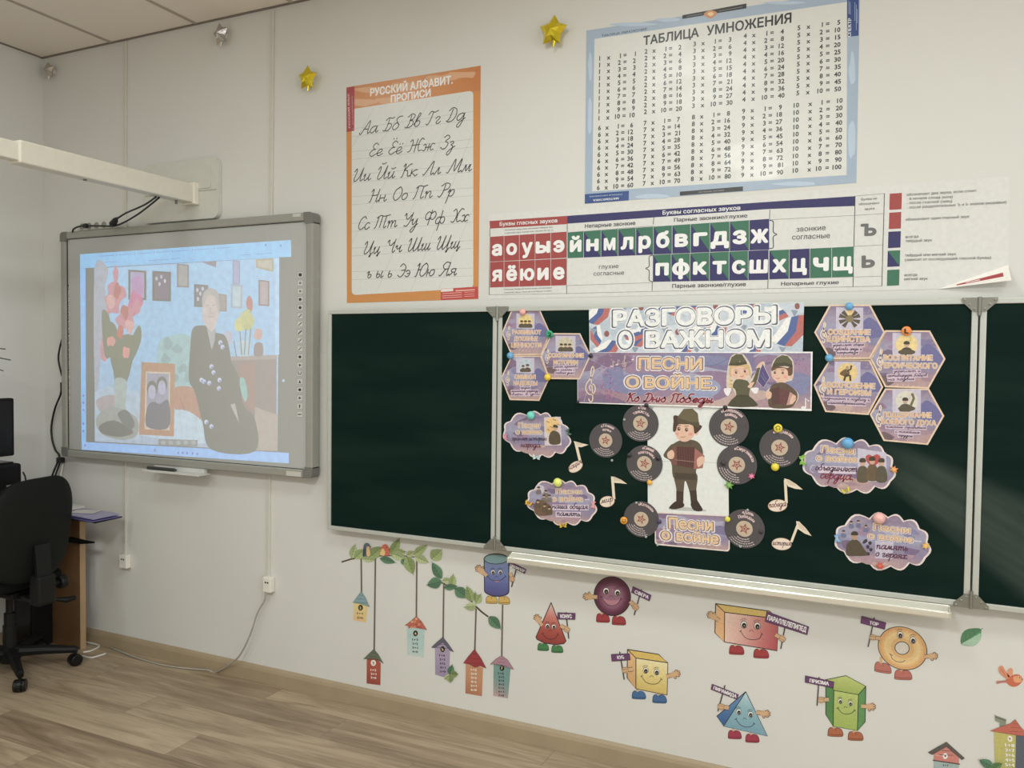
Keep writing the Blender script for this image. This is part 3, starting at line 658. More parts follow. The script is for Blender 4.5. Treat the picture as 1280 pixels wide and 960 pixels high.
def R4(x0, y0, x1, y1, sl=None):
    """box in board perspective: the picture's lines converge to the left"""
    f = lambda x, y: y + (x - 460) * (-(480 - y) * .00021 + .012)
    return [(x0, f(x0, y0)), (x1, f(x1, y0)), (x1, f(x1, y1)), (x0, f(x0, y1))]
p.poly([(107, 181), (810, 133), (811, 189), (107, 228)], (150, 205, 250), 1)                   # window head
p.poly([(107, 228), (125, 228), (127, 806), (112, 832)], (148, 196, 250), 1)                   # left strip
p.poly([(113, 806), (803, 843), (803, 878), (113, 832)], (158, 197, 250), 1)                   # bottom bar
for x, l in ((180, 38), (236, 45), (296, 48), (360, 46), (422, 44), (488, 50), (560, 48)):
    yy = 188 - (x - 107) * .0685 + 4; p.stroke([(x, yy), (x + l, yy - l * .0685)], 2.2, (118, 160, 205), 2); p.stroke([(x - 7, yy - 3), (x - 7, yy + 3)], 2.2, (60, 90, 140), 2)
for x, y, l in ((185, 208, 45), (335, 202, 70), (410, 196, 30), (640, 184, 34), (690, 181, 58)): p.stroke([(x, y), (x + l, y - l * .06)], 2.0, (120, 160, 205), 2)
for x, y in ((726, 150), (776, 152), (356, 834), (434, 843), (449, 843), (464, 844), (482, 845), (498, 846), (124, 818)): p.ell((x, y), 3, 4.5, (90, 130, 190), 3, 8)
for y in (652, 675, 700, 745, 770): p.ell((118, y), 3.5, 4.5, (90, 130, 190), 3, 8)
# the photo shown: room of an elderly person
pic = [(154, 228), (770, 192), (765, 838), (156, 805)]
p.gradp(pic, [(0, (176, 190, 206)), (.5, (164, 200, 230)), (1, (170, 208, 240))], 2)
p.poly([(757, 193), (771, 192), (771, 515), (757, 517)], (185, 216, 245), 3)
p.blob([(156, 232), (200, 230), (190, 300), (205, 380), (180, 470), (170, 600), (156, 650)], (176, 180, 190), 3)
p.poly([(156, 640), (200, 620), (310, 640), (312, 800), (156, 800)], (184, 200, 214), 3)
p.blob([(160, 670), (200, 650), (240, 660), (235, 700), (180, 710)], (178, 168, 168), 4)
def fr(x0, y0, x1, y1, c, ci, w_=7):
    p.poly([(x0, y0), (x1, y0 + 4), (x1, y1 + 2), (x0, y1)], c, 4); p.poly([(x0 + w_, y0 + w_), (x1 - w_, y0 + w_ + 3), (x1 - w_, y1 - w_ + 2), (x0 + w_, y1 - w_)], ci, 5)
fr(268, 232, 328, 332, (120, 106, 112), (178, 168, 198)); fr(348, 236, 410, 336, (112, 106, 114), (140, 130, 140)); fr(430, 212, 470, 290, (150, 142, 138), (172, 172, 168), 5)
fr(487, 280, 534, 356, (100, 98, 104), (136, 134, 138), 5); fr(568, 312, 596, 370, (150, 140, 134), (168, 158, 154), 4); fr(610, 280, 648, 360, (170, 180, 190), (188, 206, 214), 6); fr(702, 266, 738, 352, (146, 128, 128), (180, 166, 168), 5)
fr(616, 200, 640, 280, (150, 150, 178), (172, 172, 200), 3); p.poly([(510, 206), (562, 204), (560, 225)], (150, 142, 150), 4); p.poly([(693, 198), (752, 194), (752, 240), (694, 226)], (180, 168, 140), 4); p.poly([(700, 203), (746, 200), (746, 232), (701, 221)], (192, 186, 172), 5)
for x, y in ((362, 262), (378, 256), (390, 270), (372, 280), (498, 300), (508, 312), (516, 296), (500, 330)): p.ell((x, y), 4, 7, (205, 205, 215), 6, 8)
p.blob([(282, 262), (312, 258), (316, 316), (285, 320)], (190, 150, 190), 6)
# gladioli in a vase
for x, y, rx, ry in ((225, 250, 10, 28), (222, 320, 32, 46), (215, 350, 26, 36), (288, 340, 24, 36), (262, 390, 30, 40), (195, 480, 22, 50), (298, 355, 14, 30)): p.blob(irr((x, y), rx, ry, 11, .35), (206, 150, 158) if x != 288 else (205, 130, 158), 6)
for pts in ([(180, 375), (205, 390), (218, 500), (190, 520)], [(300, 420), (310, 470), (268, 560), (250, 540)], [(225, 470), (290, 460), (262, 610), (222, 600)], [(196, 420), (230, 430), (250, 600), (215, 560)]): p.blob(pts, (138, 140, 122), 7)
for x, y in ((232, 300), (208, 345), (258, 372), (240, 440), (275, 420), (262, 505), (210, 470)): p.blob(irr((x, y), 13, 22, 8, .4), random.choice([(220, 160, 150), (190, 120, 112), (222, 176, 170), (200, 130, 120)]), 8)
p.blob([(222, 600), (262, 605), (258, 690), (268, 720), (214, 720), (224, 690)], (176, 186, 180), 8)
p.blob([(160, 730), (210, 690), (290, 720), (300, 780), (250, 800), (180, 780)], (165, 168, 160), 8); p.blob([(172, 752), (222, 735), (285, 772), (240, 790), (182, 778)], (118, 118, 112), 9); p.blob([(232, 716), (262, 700), (290, 745), (270, 765)], (130, 132, 128), 9)
# armchair, tablecloth, framed couple
p.blob([(368, 480), (400, 455), (470, 450), (490, 520), (480, 620), (420, 640), (372, 560)], (165, 196, 196), 4)
for x, y in ((400, 480), (430, 500), (390, 530), (450, 560), (465, 590), (420, 590)): p.blob(irr((x, y), 14, 18, 8, .4), (150, 176, 176), 5)
p.blob([(420, 630), (470, 622), (512, 650), (512, 730), (470, 740), (425, 700)], (188, 148, 130), 6); p.stroke([(440, 660), (455, 700)], 5, (170, 128, 112), 7)
p.blob([(420, 700), (480, 710), (530, 760), (528, 810), (420, 800), (300, 780), (310, 740)], (195, 214, 226), 6)
p.poly([(312, 540), (424, 546), (420, 788), (304, 782)], (186, 148, 124), 9); p.poly([(326, 571), (408, 574), (406, 768), (322, 764)], (212, 196, 176), 10); p.poly([(331, 577), (403, 580), (401, 760), (327, 756)], (166, 164, 178), 11)
p.blob([(332, 690), (352, 672), (372, 680), (402, 668), (402, 758), (330, 755)], (120, 120, 132), 12)
for x, y in ((347, 640), (380, 625)): p.ell((x, y - 10), 18, 28, (108, 106, 116), 12, 14); p.ell((x, y), 13, 24, (186, 184, 204), 13, 14)
# sideboard with a flower vase
p.poly([(592, 525), (762, 520), (762, 838), (600, 836)], (150, 140, 136), 4); p.poly([(588, 522), (764, 516), (764, 530), (588, 536)], (170, 160, 156), 5); p.poly([(640, 545), (690, 540), (690, 700), (640, 700)], (162, 136, 128), 5)
p.poly([(690, 690), (765, 716), (765, 836), (690, 834)], (178, 166, 156), 5)
for x, y, rx, ry, c in ((672, 350, 12, 26, (190, 132, 126)), (640, 412, 18, 26, (210, 206, 140)), (665, 400, 20, 40, (196, 196, 140)), (700, 450, 16, 20, (206, 170, 160)), (596, 460, 16, 24, (190, 186, 200))): p.blob(irr((x, y), rx, ry, 9, .25), c, 6)
for x0, y0, x1, y1 in ((660, 430, 655, 515), (640, 440, 646, 515), (676, 430, 668, 515), (620, 470, 628, 520)): p.stroke([(x0, y0), (x1, y1)], 4, (120, 130, 110), 7)
p.poly([(632, 470), (676, 468), (672, 520), (638, 522)], (185, 205, 215), 6); p.blob([(690, 480), (714, 478), (716, 516), (688, 518)], (150, 136, 134), 7)
# the seated person
p.blob([(482, 430), (510, 418), (536, 422), (552, 440), (590, 452), (606, 500), (612, 540), (640, 600), (650, 680), (690, 730), (690, 838), (545, 832), (515, 740), (490, 640), (470, 600), (474, 500)], (112, 110, 110), 7)
p.blob([(516, 340), (522, 308), (545, 298), (566, 318), (570, 372), (562, 410), (548, 440), (530, 425), (516, 395)], (206, 192, 186), 8); p.blob([(514, 350), (518, 310), (544, 294), (568, 312), (572, 380), (562, 350), (556, 322), (534, 318), (522, 345)], (182, 176, 174), 9)
for pts in ([(528, 352), (536, 350)], [(548, 352), (556, 350)], [(534, 388), (542, 391), (551, 388)], [(543, 360), (541, 374), (545, 376)]): p.stroke(pts, 2.0, (165, 146, 140), 10)
p.poly([(528, 420), (545, 440), (560, 425), (556, 470), (546, 500)], (176, 174, 174), 9)
for x, y in ((545, 555), (552, 575), (520, 605), (538, 610), (572, 600), (570, 628), (528, 740), (545, 755), (575, 475), (582, 490), (512, 600)): p.ell((x, y), 7, 8, (205, 212, 235), 10, 8); p.ell((x + 2, y + 3), 3.5, 4, (140, 140, 200), 11, 8)
p.blob([(640, 595), (656, 598), (666, 650), (656, 672), (642, 630)], (150, 190, 182), 9); p.poly([(608, 682), (624, 678), (638, 745)], (182, 178, 174), 9)
p.ell((785, 602), 5, 5, (176, 200, 220), 3, 10)
p.poly([(368, 796), (500, 800), (498, 822), (368, 818)], (150, 152, 150), 12)
for k in range(5): p.ell((385 + k * 25, 809), 8, 7, (176, 178, 176), 13, 8)
p.build('projected_picture', glow_mat(), None, 'bright projected computer window showing an elderly seated person, on the interactive board', 'projection')

# ================================================================ projector arm
AW = pmat('cream_paint', (206, 203, 190), .42, k=1.25)
ar = empty('projector_mount', (-1.70, -.02, 2.25), 'long cream projector arm reaching from its wall plate above the interactive board', 'projector mount')
def rbox(x0, x1, z0, z1, r): return [(cx + r * math.cos(R(a0 + 15 * k)), cz + r * math.sin(R(a0 + 15 * k))) for cx, cz, a0 in ((x1 - r, z0 + r, 270), (x1 - r, z1 - r, 0), (x0 + r, z1 - r, 90), (x0 + r, z0 + r, 180)) for k in range(7)]
q = MB(); q.prism(rbox(-2.045, -1.535, 2.252, 2.548, .035), -.028, -.0005, 'y'); q.build('wall_plate', pmat('plate_plastic', (192, 192, 184), .45, k=1.25), ar, bevel=.006)
q = MB(); q.prism(rbox(-2.0, -1.578, 2.40, 2.512, .012), -.0335, -.027, 'y'); q.build('plate_cover', pmat('plate_plastic', (192, 192, 184), .45, k=1.25), ar, bevel=.003)
q = MB(); q.box(-2.03, -1.541, -.0292, -.0275, 2.388, 2.3915); q.build('plate_groove', PLG, ar)
q = MB(); q.box(-1.735, -1.665, -.93, -.055, 2.330, 2.420, .006); q.build('outer_arm', AW, ar)
q = MB(); q.box(-1.726, -1.674, -1.42, -.90, 2.339, 2.411, .005); q.build('inner_arm', AW, ar)
q = MB(); q.box(-1.745, -1.655, -.06, -.028, 2.322, 2.428, .004); q.build('arm_bracket', pmat('bracket_paint', (215, 212, 200), .4, k=1.25), ar)
for y, z, r in ((-.13, 2.312, .006), (-.62, 2.325, .008)): q = MB(); q.tube([(-1.70, y, 2.333), (-1.70, y, z)], r, 8); q.build('bolt', PLD, ar)
# power strip on top of the whiteboard, and the black leads to the arm
ps = empty('power_strip', (-2.36, -.03, WZ1), 'white socket strip lying on the top edge of the interactive board', 'power strip')
q = MB(); q.box(-2.50, -2.18, -.058, -.012, WZ1 + .001, WZ1 + .042, .006); q.build('body', pmat('strip_white', (205, 203, 196), .45), ps)
for k in range(5):
    q = MB(); q.lathe([(.015, 0), (.017, .002), (.017, .004), (.013, .004), (.012, .001)], 14, Matrix.Translation((-2.46 + k * .056, -.0575, WZ1 + .022)) @ Matrix.Rotation(R(90), 4, 'X')); q.build('socket', PLG, ps)
BLK = pmat('black_cable', (20, 20, 21), .5); GRY = pmat('grey_cable', (156, 150, 138), .5); WHT = pmat('white_cable', (206, 202, 192), .5)
def cable(name, pts, r, m, label, n=8, cat='cable', group=None, par=None):
    q = MB(); q.tube(spline(pts, n), r, 7); o = q.build(name, m, par, smooth=True); return o if par else tag(o, label, cat, group)
def PY(x, y, Y): return tuple(onY(x, y, Y))
pl_ = empty('projector_leads', (-2.3, -.09, 2.25), 'two thin black leads with a plug running from the projector arm to the board top', 'cable')
cable('lead', [PY(90.5, 290, -.075), PY(93, 285.5, -.082), PY(103, 282.5, -.082), PY(124, 282.5, -.082), PY(141, 282.5, -.082), PY(153, 279, -.1), PY(172, 268, -.14), PY(188, 256, -.2), PY(199, 246.8, -.24)], .0045, BLK, None, par=pl_)
cable('lead', [PY(145, 274, -.105), PY(158, 266, -.14), PY(172, 260, -.18), PY(184, 254, -.22), PY(195, 246.2, -.26)], .0045, BLK, None, par=pl_)
q = MB(); a = Vector(PY(140, 281.5, -.095)); b_ = Vector(PY(146, 272.5, -.105)); q.tube([a, a.lerp(b_, .15), a.lerp(b_, .7), b_], [.013, .018, .014, .006], 10); q.build('plug', BLK, pl_)
q = MB(); a = Vector(PY(107, 282.3, -.082)); q.tube([a - Vector((.012, 0, 0)), a - Vector((.008, 0, 0)), a + Vector((.008, 0, 0)), a + Vector((.012, 0, 0))], [.007, .013, .013, .007], 10); q.build('ferrite_bead', BLK, pl_)
# leads at the left edge of the board
cable('signal_cord', [PY(76.5, 478, -.03), PY(76, 492, -.03), PY(69, 510, -.02), PY(64.5, 531, -.012), PY(65, 548, -.012), PY(69, 562, -.012), PY(74, 571, -.012), PY(67, 590, -.03), PY(60, 610, -.035), PY(52, 636, -.035)], .0055, BLK, 'black lead bowing out past the left edge of the interactive board')
cable('signal_cord', [PY(77.5, 424, -.028), PY(74.5, 436, -.03), PY(73, 447, -.03), PY(74.5, 458, -.03), PY(77.5, 470, -.028)], .005, BLK, 'short black lead looping at the left frame of the interactive board')
cable('signal_cord', [PY(76.5, 574, -.02), PY(70, 592, -.02), PY(66, 606, -.028), PY(62, 636, -.028)], .0045, BLK, 'second black lead dropping from the lower left corner of the interactive board')
cable('signal_cord', [PY(78.5, 580, -.014), PY(76, 594, -.014), PY(74, 612, -.016), PY(71, 636, -.016)], .006, WHT, 'white lead dropping from the lower left corner of the interactive board')
q = MB(); a = Vector(PY(77, 574.5, -.02)); q.box(a.x - .014, a.x + .014, -.045, -.008, a.z - .018, a.z + .014, .005); tag(q.build('cable_tie', BLK), 'black clip bundling leads at the lower left corner of the interactive board', 'clip')

# ================================================================ trunking, sockets, cords
TRK = pmat('trunking_plastic', (196, 193, 184), .55, k=1.2)
for X0, X1, zb_, lab in ((-2.192, -2.212, .50, 'far'), (-1.213, -1.236, .445, 'near')):
    q = MB(); h = .008
    q.add([(X1 - h, -.0005, zb_), (X1 + h, -.0005, zb_), (X1 + h, -.010, zb_), (X1 - h, -.010, zb_), (X0 - h, -.0005, ZC - .012), (X0 + h, -.0005, ZC - .012), (X0 + h, -.010, ZC - .012), (X0 - h, -.010, ZC - .012)],
          [(0, 1, 2, 3), (4, 7, 6, 5), (0, 4, 5, 1), (1, 5, 6, 2), (2, 6, 7, 3), (3, 7, 4, 0)])
    tag(q.build('cable_trunking', TRK, bevel=.0015), 'thin white cable trunking down the wall behind the %s side of the interactive board' % ('left' if lab == 'far' else 'right'), 'cable trunking')
for (xa, xb, ya, yb_), lab in (((150, 160, 694, 709), 'small white wall socket under the left white trunking'), ((329, 340, 722, 739), 'small white wall socket with a grey cord, under the right trunking')):
    A = onY(xa, yb_, -.02); B = onY(xb, ya, -.02); e = empty('wall_socket', ((A.x + B.x) / 2, -.01, A.z), lab, 'socket')
    q = MB(); q.box(A.x + .006, B.x, -.032, -.0105 if False else -.0005, A.z, B.z, .004); q.build('socket_box', pmat('socket_white', (214, 211, 202), .4, k=1.22), e)
    q = MB()
    for dx in (.35, .6): q.box(A.x + .006 + (B.x - A.x) * dx - .004, A.x + .006 + (B.x - A.x) * dx + .004, -.0335, -.0315, A.z + .045, A.z + .052)
    q.build('port', pmat('port_black', (40, 40, 40), .5), e)
FL = lambda x, y, z=.0052: (lambda P: (P.x, min(P.y, -.0225), P.z))(onZ(x, y, z))
SKY = -.024
cable('grey_lead', [PY(332.5, 739, -.024), PY(331, 750, -.026), PY(322, 766, -.03), PY(314, 790, -.04), PY(304, 812, SKY - .02), PY(293, 826, SKY - .02), FL(281, 835), FL(262, 836.5), FL(240, 836), FL(213, 833), FL(190, 828), FL(165, 820), FL(150, 814), FL(140, 810.5)], .0042, GRY, 'long grey cord curving from the wall socket to the floor and along the skirting')
cable('white_lead', [FL(106, 802), FL(114, 801), FL(124, 804), FL(124, 808), FL(115, 813), FL(104, 815.5)], .0048, WHT, 'white lead looping on the floor beside the desk panel, nearer the wall')
cable('white_lead', [FL(103, 820), FL(114, 822), FL(126, 819), FL(132, 817)], .0048, WHT, 'white lead lying flat on the floor in front of the desk panel')

# ================================================================ sheets on the wall
YW = -.0012
# ---- handwriting alphabet poster
Z = ZM(400, 60, 2.8235); p = Pr(YW, Z)
OR_ = (196, 118, 40)
p.base([(93, 139), (567, 62), (559, 886), (95, 900)], (206, 128, 0), .0008)
p.gradp([(94, 140), (566, 64), (566, 150), (95, 218)], [(0, (204, 122, 44)), (.5, (212, 142, 80)), (1, (198, 112, 20))], 1, (1, 0))
p.setclip([p.q(t) for t in ((95, 140), (566, 63), (566, 150), (95, 218))])
for c in ((190, 150), (300, 135), (420, 110), (500, 95), (250, 185), (140, 190)): p.blob(irr(c, 60, 13, 9, .3), (214, 158, 110), 2)
p.setclip(None)
def rr(x0, x1, yl0, yr0, yl1, yr1, r):
    """rounded box in a slanted frame"""
    f = lambda u, v: (x0 + (x1 - x0) * u, (yl0 + (yr0 - yl0) * u) * (1 - v) + (yl1 + (yr1 - yl1) * u) * v)
    ru, rv = r / (x1 - x0), r / (yl1 - yl0); out = []
    for cu, cv, a0 in ((ru, rv, 180), (1 - ru, rv, 270), (1 - ru, 1 - rv, 0), (ru, 1 - rv, 90)):
        for k in range(5): a = R(a0 + 90 * k / 4); out.append(f(cu + ru * math.cos(a), cv + rv * math.sin(a)))
    return out
p.poly(rr(112, 541, 216, 150, 872, 848, 14), (206, 208, 204), 3)
p.poly([(94, 140), (122, 135), (121, 292), (94, 297)], (170, 42, 52), 3)
p.text('РУССКИЙ ЯЗЫК', (107, 282), (103, 160), 7, (230, 200, 200), 4, .01); p.text('ДЛЯ НАЧАЛЬНОЙ ШКОЛЫ', (118, 270), (115, 170), 4, (220, 180, 180), 4)
p.text('РУССКИЙ АЛФАВИТ.', (178, 170), (468, 125), 27, (255, 250, 240), 4, .035); p.text('ПРОПИСИ', (251, 192), (390, 169), 25, (255, 250, 240), 4, .035)
p.poly([(426, 850), (557, 842), (558, 884), (426, 890)], (196, 48, 44), 4); p.poly([(427, 851), (470, 848), (470, 858), (427, 861)], (220, 214, 206), 5)
p.stroke([(480, 857), (545, 853)], 4, (226, 170, 150), 5)
for yy in (867, 875, 882): p.stroke([(432, yy), (500, yy - 4)], 2, (226, 170, 160), 5); p.stroke([(510, yy - 5), (545, yy - 7)], 2, (226, 150, 140), 5)
LN = (168, 172, 180)
rows = [('Аа Бб Вв Гг Дд', (140, 306), (512, 252)), ('Ее Ёё Жж Зз', (170, 384), (476, 352)), ('Ии Йй Кк Лл Мм', (113, 472), (535, 434)), ('Нн Оо Пп Рр', (170, 545), (474, 522)), ('Сс Тт Уу Фф Хх', (130, 642), (522, 612)), ('Цц Чч Шш Щщ', (150, 728), (494, 706)), ('ъ ы ь Ээ Юю Яя', (162, 812), (482, 802))]
for t, a, b in rows:
    m = (b[1] - a[1]) / (b[0] - a[0])
    for dy in (4, -24): p.stroke([(114, a[1] + (114 - a[0]) * m + dy), (539, a[1] + (539 - a[0]) * m + dy)], 1.2, LN, 4)
    p.hand(t, a, b, 23, 3.2, (44, 48, 52), 5)
for x0, y0, x1, y1 in ((190, 212, 114, 350), (385, 190, 112, 690), (495, 168, 200, 860), (541, 290, 318, 866), (541, 565, 415, 860), (300, 205, 114, 480)): p.stroke([(x0, y0), (x1, y1)], 1.0, LN, 4)
p.build('alphabet_poster', LAM, None, 'tall orange bordered poster of the handwritten Russian alphabet above the chalkboard', 'poster')

# ---- multiplication table poster
Z = ZM(720, 0, 3.4595); p = Pr(YW, Z)
p.base([(45, 132), (1228, -45), (1212, 790), (38, 880)], (150, 172, 196), .0008)
for c, rx, ry in [((250, 105), 90, 8), ((400, 85), 60, 8), ((900, 12), 80, 8), ((1195, 300), 14, 70), ((1192, 600), 14, 90), ((330, 850), 80, 10), ((950, 795), 90, 9), ((60, 500), 9, 90), ((62, 280), 9, 60)]:
    p.blob(irr(c, rx, ry, 10, .2), (170, 192, 214), 1)
p.poly([(80, 168), (1173, 8), (1170, 757), (70, 828)], (208, 209, 204), 2)
p.text('ТАБЛИЦА УМНОЖЕНИЯ', (111, 160), (305, 130), 10, (44, 52, 66), 3, .01)
p.poly([(460, 66), (737, 15), (737, 36), (460, 82)], (46, 46, 50), 3); p.blob([(552, 62), (580, 44), (610, 56), (582, 80)], (200, 130, 70), 4); p.blob([(568, 60), (584, 52), (596, 60), (582, 70)], (226, 190, 120), 5)
p.stroke([(480, 71), (545, 60)], 3, (120, 120, 120), 4); p.stroke([(620, 48), (720, 29)], 3, (120, 120, 120), 4)
p.poly([(449, 829), (722, 806), (722, 826), (449, 846)], (46, 46, 50), 3); p.text('НАГЛЯДНОЕ ПОСОБИЕ', (530, 834), (640, 825), 5, (170, 170, 170), 4)
p.poly([(38, 840), (229, 825), (228, 866), (38, 881)], (34, 74, 142), 3)
p.text('МАТЕМАТИКА', (184, 853), (74, 862), 9, (235, 240, 245), 4, .02); p.text('(таблица умножения)', (200, 838), (58, 848), 6, (190, 205, 225), 4)
p.poly([(1172, -6), (1223, -13), (1222, 154), (1172, 160)], (40, 72, 138), 3); p.text('СПЕКТР', (1189, 158), (1191, 78), 14, (226, 232, 240), 4, .03)
for x, y0, y1 in ((1180, 60, 4), (1186, 62, 10), (1206, 90, 10), (1212, 130, 20), (1216, 100, 40)): p.stroke([(x, y0), (x, y1)], 2, (150, 172, 210), 4)
NK = (44, 46, 52)
p.text('ТАБЛИЦА', (292, 195), (530, 158), 38, NK, 4, .028); p.text('УМНОЖЕНИЯ', (566, 153), (930, 97), 41, NK, 4, .028)
blocks = [((104, 262), (258, 242), (101, 520), (253, 506)), ((300, 232), (455, 213), (297, 493), (457, 478)), ((511, 200), (671, 180), (506, 467), (676, 452)), ((728, 165), (898, 145), (723, 440), (901, 421)), ((962, 130), (1142, 105), (957, 412), (1145, 393)),
          ((99, 563), (246, 550), (94, 822), (247, 809)), ((296, 542), (449, 525), (292, 803), (450, 790)), ((505, 516), (665, 499), (500, 783), (669, 771)), ((722, 490), (890, 472), (718, 767), (895, 753)), ((946, 465), (1152, 443), (942, 747), (1147, 730))]
for n, (a, b, c, d) in enumerate(blocks, 1):
    for k in range(1, 11):
        v = (k - 1) / 9; l = (a[0] + (c[0] - a[0]) * v, a[1] + (c[1] - a[1]) * v); r = (b[0] + (d[0] - b[0]) * v, b[1] + (d[1] - b[1]) * v)
        at = lambda u: (l[0] + (r[0] - l[0]) * u, l[1] + (r[1] - l[1]) * u)
        ten = .1 if n == 10 else 0; cp = 20
        for t, u0, u1, al in ((str(n), -.02, .10 + ten, 'l'), ('x', .17 + ten, .31 + ten * .7, 'c'), (str(k), .32, .58, 'r'), ('=', .64, .76, 'c'), (str(n * k), .72, 1.0, 'r')):
            p.text(t, at(u0), at(u1), cp, NK, 4, .03, 0, False, al)
p.build('multiplication_poster', LAM, None, 'large blue bordered multiplication table poster at the top of the wall', 'poster')

# ---- strip of vowels and consonants
Z6 = ZM(600, 220, 3.5556); Z7 = ZM(930, 220, 3.6571)
A6 = lambda x, y: Z6(x, y); A7 = lambda x, y: Z7(x, y)
p = Pr(YW)
WHT_ = (208, 208, 205); RED = (166, 52, 50); NAVY = (46, 42, 104); GRN = (40, 112, 84); INK = (52, 52, 60)
P6 = lambda L: [A6(*q) for q in L]; P7 = lambda L: [A7(*q) for q in L]
# the sheet is flat except for its free lower right corner, which lifts off the wall
cor = [(612, 270), (1262, 218), (1260, 336), (1233, 338), (1180, 361.5), (610, 375)]
p.base([(611, 268), (1262, 220), (1261, 331), (1172, 361.5), (610, 374)], WHT_, .0006)
p.poly(P6([(42, 200), (388, 177), (388, 214), (44, 234)]), RED, 1); p.text('Буквы гласных звуков', A6(88, 222), A6(344, 206), 17 / 3.5556, (240, 235, 230), 3, .02)
p.poly(P6([(388, 177), (1280, 115)]) + [A7(508, 92), A7(508, 137), A6(1280, 147)] + P6([(388, 212)]), NAVY, 1); p.text('Буквы согласных звуков', A6(812, 172), A6(1157, 150), 18 / 3.5556, (240, 240, 245), 3, .02)
HL = lambda a, b, w_=.5, c=INK: p.stroke([a, b], w_, c, 3)
for pts in ((A6(44, 234), A6(41, 528)), (A6(388, 214), A6(385, 524)), (A6(773, 183), A6(770, 214)), (A6(766, 470), A6(765, 510)), (A7(118, 155), A7(117, 200)), (A7(110, 470), A7(109, 514)), (A7(508, 92), A7(498, 507)), (A7(642, 80), A7(630, 503))): HL(*pts, .8)
for pts in ((A6(41, 528), A6(385, 522)), (A6(385, 522), A7(630, 503)), (A6(388, 250), A6(773, 222)), (A6(385, 487), A6(766, 474)), (A7(118, 200), A7(508, 180)), (A7(508, 180), A7(636, 172)), (A7(504, 322), A7(634, 315)), (A7(500, 462), A7(632, 458)), (A7(508, 92), A7(642, 80))): HL(*pts, .4, (110, 108, 112))
for yy in (0, 14): p.text('Согласный перед ними обозначает твёрдый звук' if yy == 0 else 'и мягкий звук после них, кроме Ж, Ш, Ц', A6(110, 243 + yy), A6(325, 229 + yy), 1.7, (90, 84, 88), 3); p.text('Гласные буквы второго ряда обозначают' if yy == 0 else 'мягкий звук, после которых стоят', A6(108, 507 + yy), A6(320, 499 + yy), 1.7, (90, 84, 88), 3)
def tile(mk, x0, x1, tl, tr, bl, br, ch, kind, prv=0):
    T_ = [mk(x0, tl), mk(x1, tr), mk(x1, br), mk(x0, bl)]
    if kind == 'r': p.poly(T_, RED, 1)
    elif kind == 'g': p.poly(T_, GRN, 1)
    elif kind == 'n': p.poly(T_, NAVY, 1)
    else: p.poly(T_, GRN, 1); p.poly([T_[0], T_[2], T_[3]], NAVY, 2)
    p.outl(T_, .45, (214, 214, 214), 3)
    w_ = x1 - x0; h_ = bl - tl; asc = ch in 'йбвгдёц'
    u0, u1 = (.2, .8) if ch not in 'жшщюфыд' else (.1, .9)
    xh = .44 * h_
    f = lambda u, v: mk(x0 + w_ * u, (tl + (tr - tl) * u) * (1 - v) + (bl + (br - bl) * u) * v)
    cap = {'б': .56, 'ё': .56, 'й': .56, 'ф': .56}.get(ch, .4)
    s_ = h_ / (3.5556 if mk is A6 else 3.6571)
    p.text(ch, f(u0, .74), f(u1, .74), s_ * .40 * .728 / .542, (238, 238, 238), 4, .045)
X5 = [44, 107, 175, 245, 315, 386]
for i, ch in enumerate('аоуыэ'):
    f = lambda x, a, b: a + (b - a) * (x - 44) / 342
    tile(A6, X5[i], X5[i + 1], f(X5[i], 270, 247), f(X5[i + 1], 270, 247), f(X5[i], 382, 364), f(X5[i + 1], 382, 364), ch, 'r')
for i, ch in enumerate('яёюие'):
    f = lambda x, a, b: a + (b - a) * (x - 44) / 342
    tile(A6, X5[i], X5[i + 1], f(X5[i], 382, 366), f(X5[i + 1], 382, 366), f(X5[i], 496, 486), f(X5[i + 1], 496, 486), ch, 'r')
XU = [389, 461, 538, 614, 693, 771, 854, 936, 1022, 1110, 1197, 1286]
for i, ch in enumerate('йнмлрбвгдзж'):
    f = lambda x, a, b: a + (b - a) * (x - 389) / 897
    tile(A6, XU[i], XU[i + 1], f(XU[i], 250, 190), f(XU[i + 1], 250, 190), f(XU[i], 366, 328), f(XU[i + 1], 366, 328), ch, 'g' if ch == 'й' else 'n' if ch == 'ж' else 's')
XD = [768, 850, 934, 1020, 1107, 1192, 1283]
for i, ch in enumerate('пфктсш'):
    f = lambda x, a, b: a + (b - a) * (x - 768) / 515
    tile(A6, XD[i], XD[i + 1], f(XD[i], 350, 328), f(XD[i + 1], 350, 328), f(XD[i], 471, 462), f(XD[i + 1], 471, 462), ch, 'n' if ch == 'ш' else 's')
XE = [115, 207, 301, 401, 502]
for i, ch in enumerate('хцчщ'):
    f = lambda x, a, b: a + (b - a) * (x - 115) / 387
    tile(A7, XE[i], XE[i + 1], f(XE[i], 340, 322), f(XE[i + 1], 340, 322), f(XE[i], 473, 462), f(XE[i + 1], 473, 462), ch, {'х': 's', 'ц': 'n'}.get(ch, 'g'))
p.text('Непарные звонкие', A6(467, 231), A6(690, 217), 17 / 3.5556, INK, 3, .02); p.text('Парные звонкие/глухие', A6(863, 204), A6(1188, 184), 17 / 3.5556, INK, 3, .02)
p.text('Парные звонкие/глухие', A6(855, 497), A6(1181, 489), 17 / 3.5556, INK, 3, .02); p.text('Непарные глухие', A7(170, 501), A7(433, 494), 17 / 3.6571, INK, 3, .02)
p.text('глухие', A6(529, 413), A6(616, 409), 5.2, (66, 66, 72), 3, .004); p.text('согласные', A6(505, 443), A6(640, 438), 5.2, (66, 66, 72), 3, .004)
p.text('звонкие', A7(240, 255), A7(373, 247), 6.4, (66, 66, 72), 3, .004); p.text('согласные', A7(220, 291), A7(393, 283), 6.4, (66, 66, 72), 3, .004)
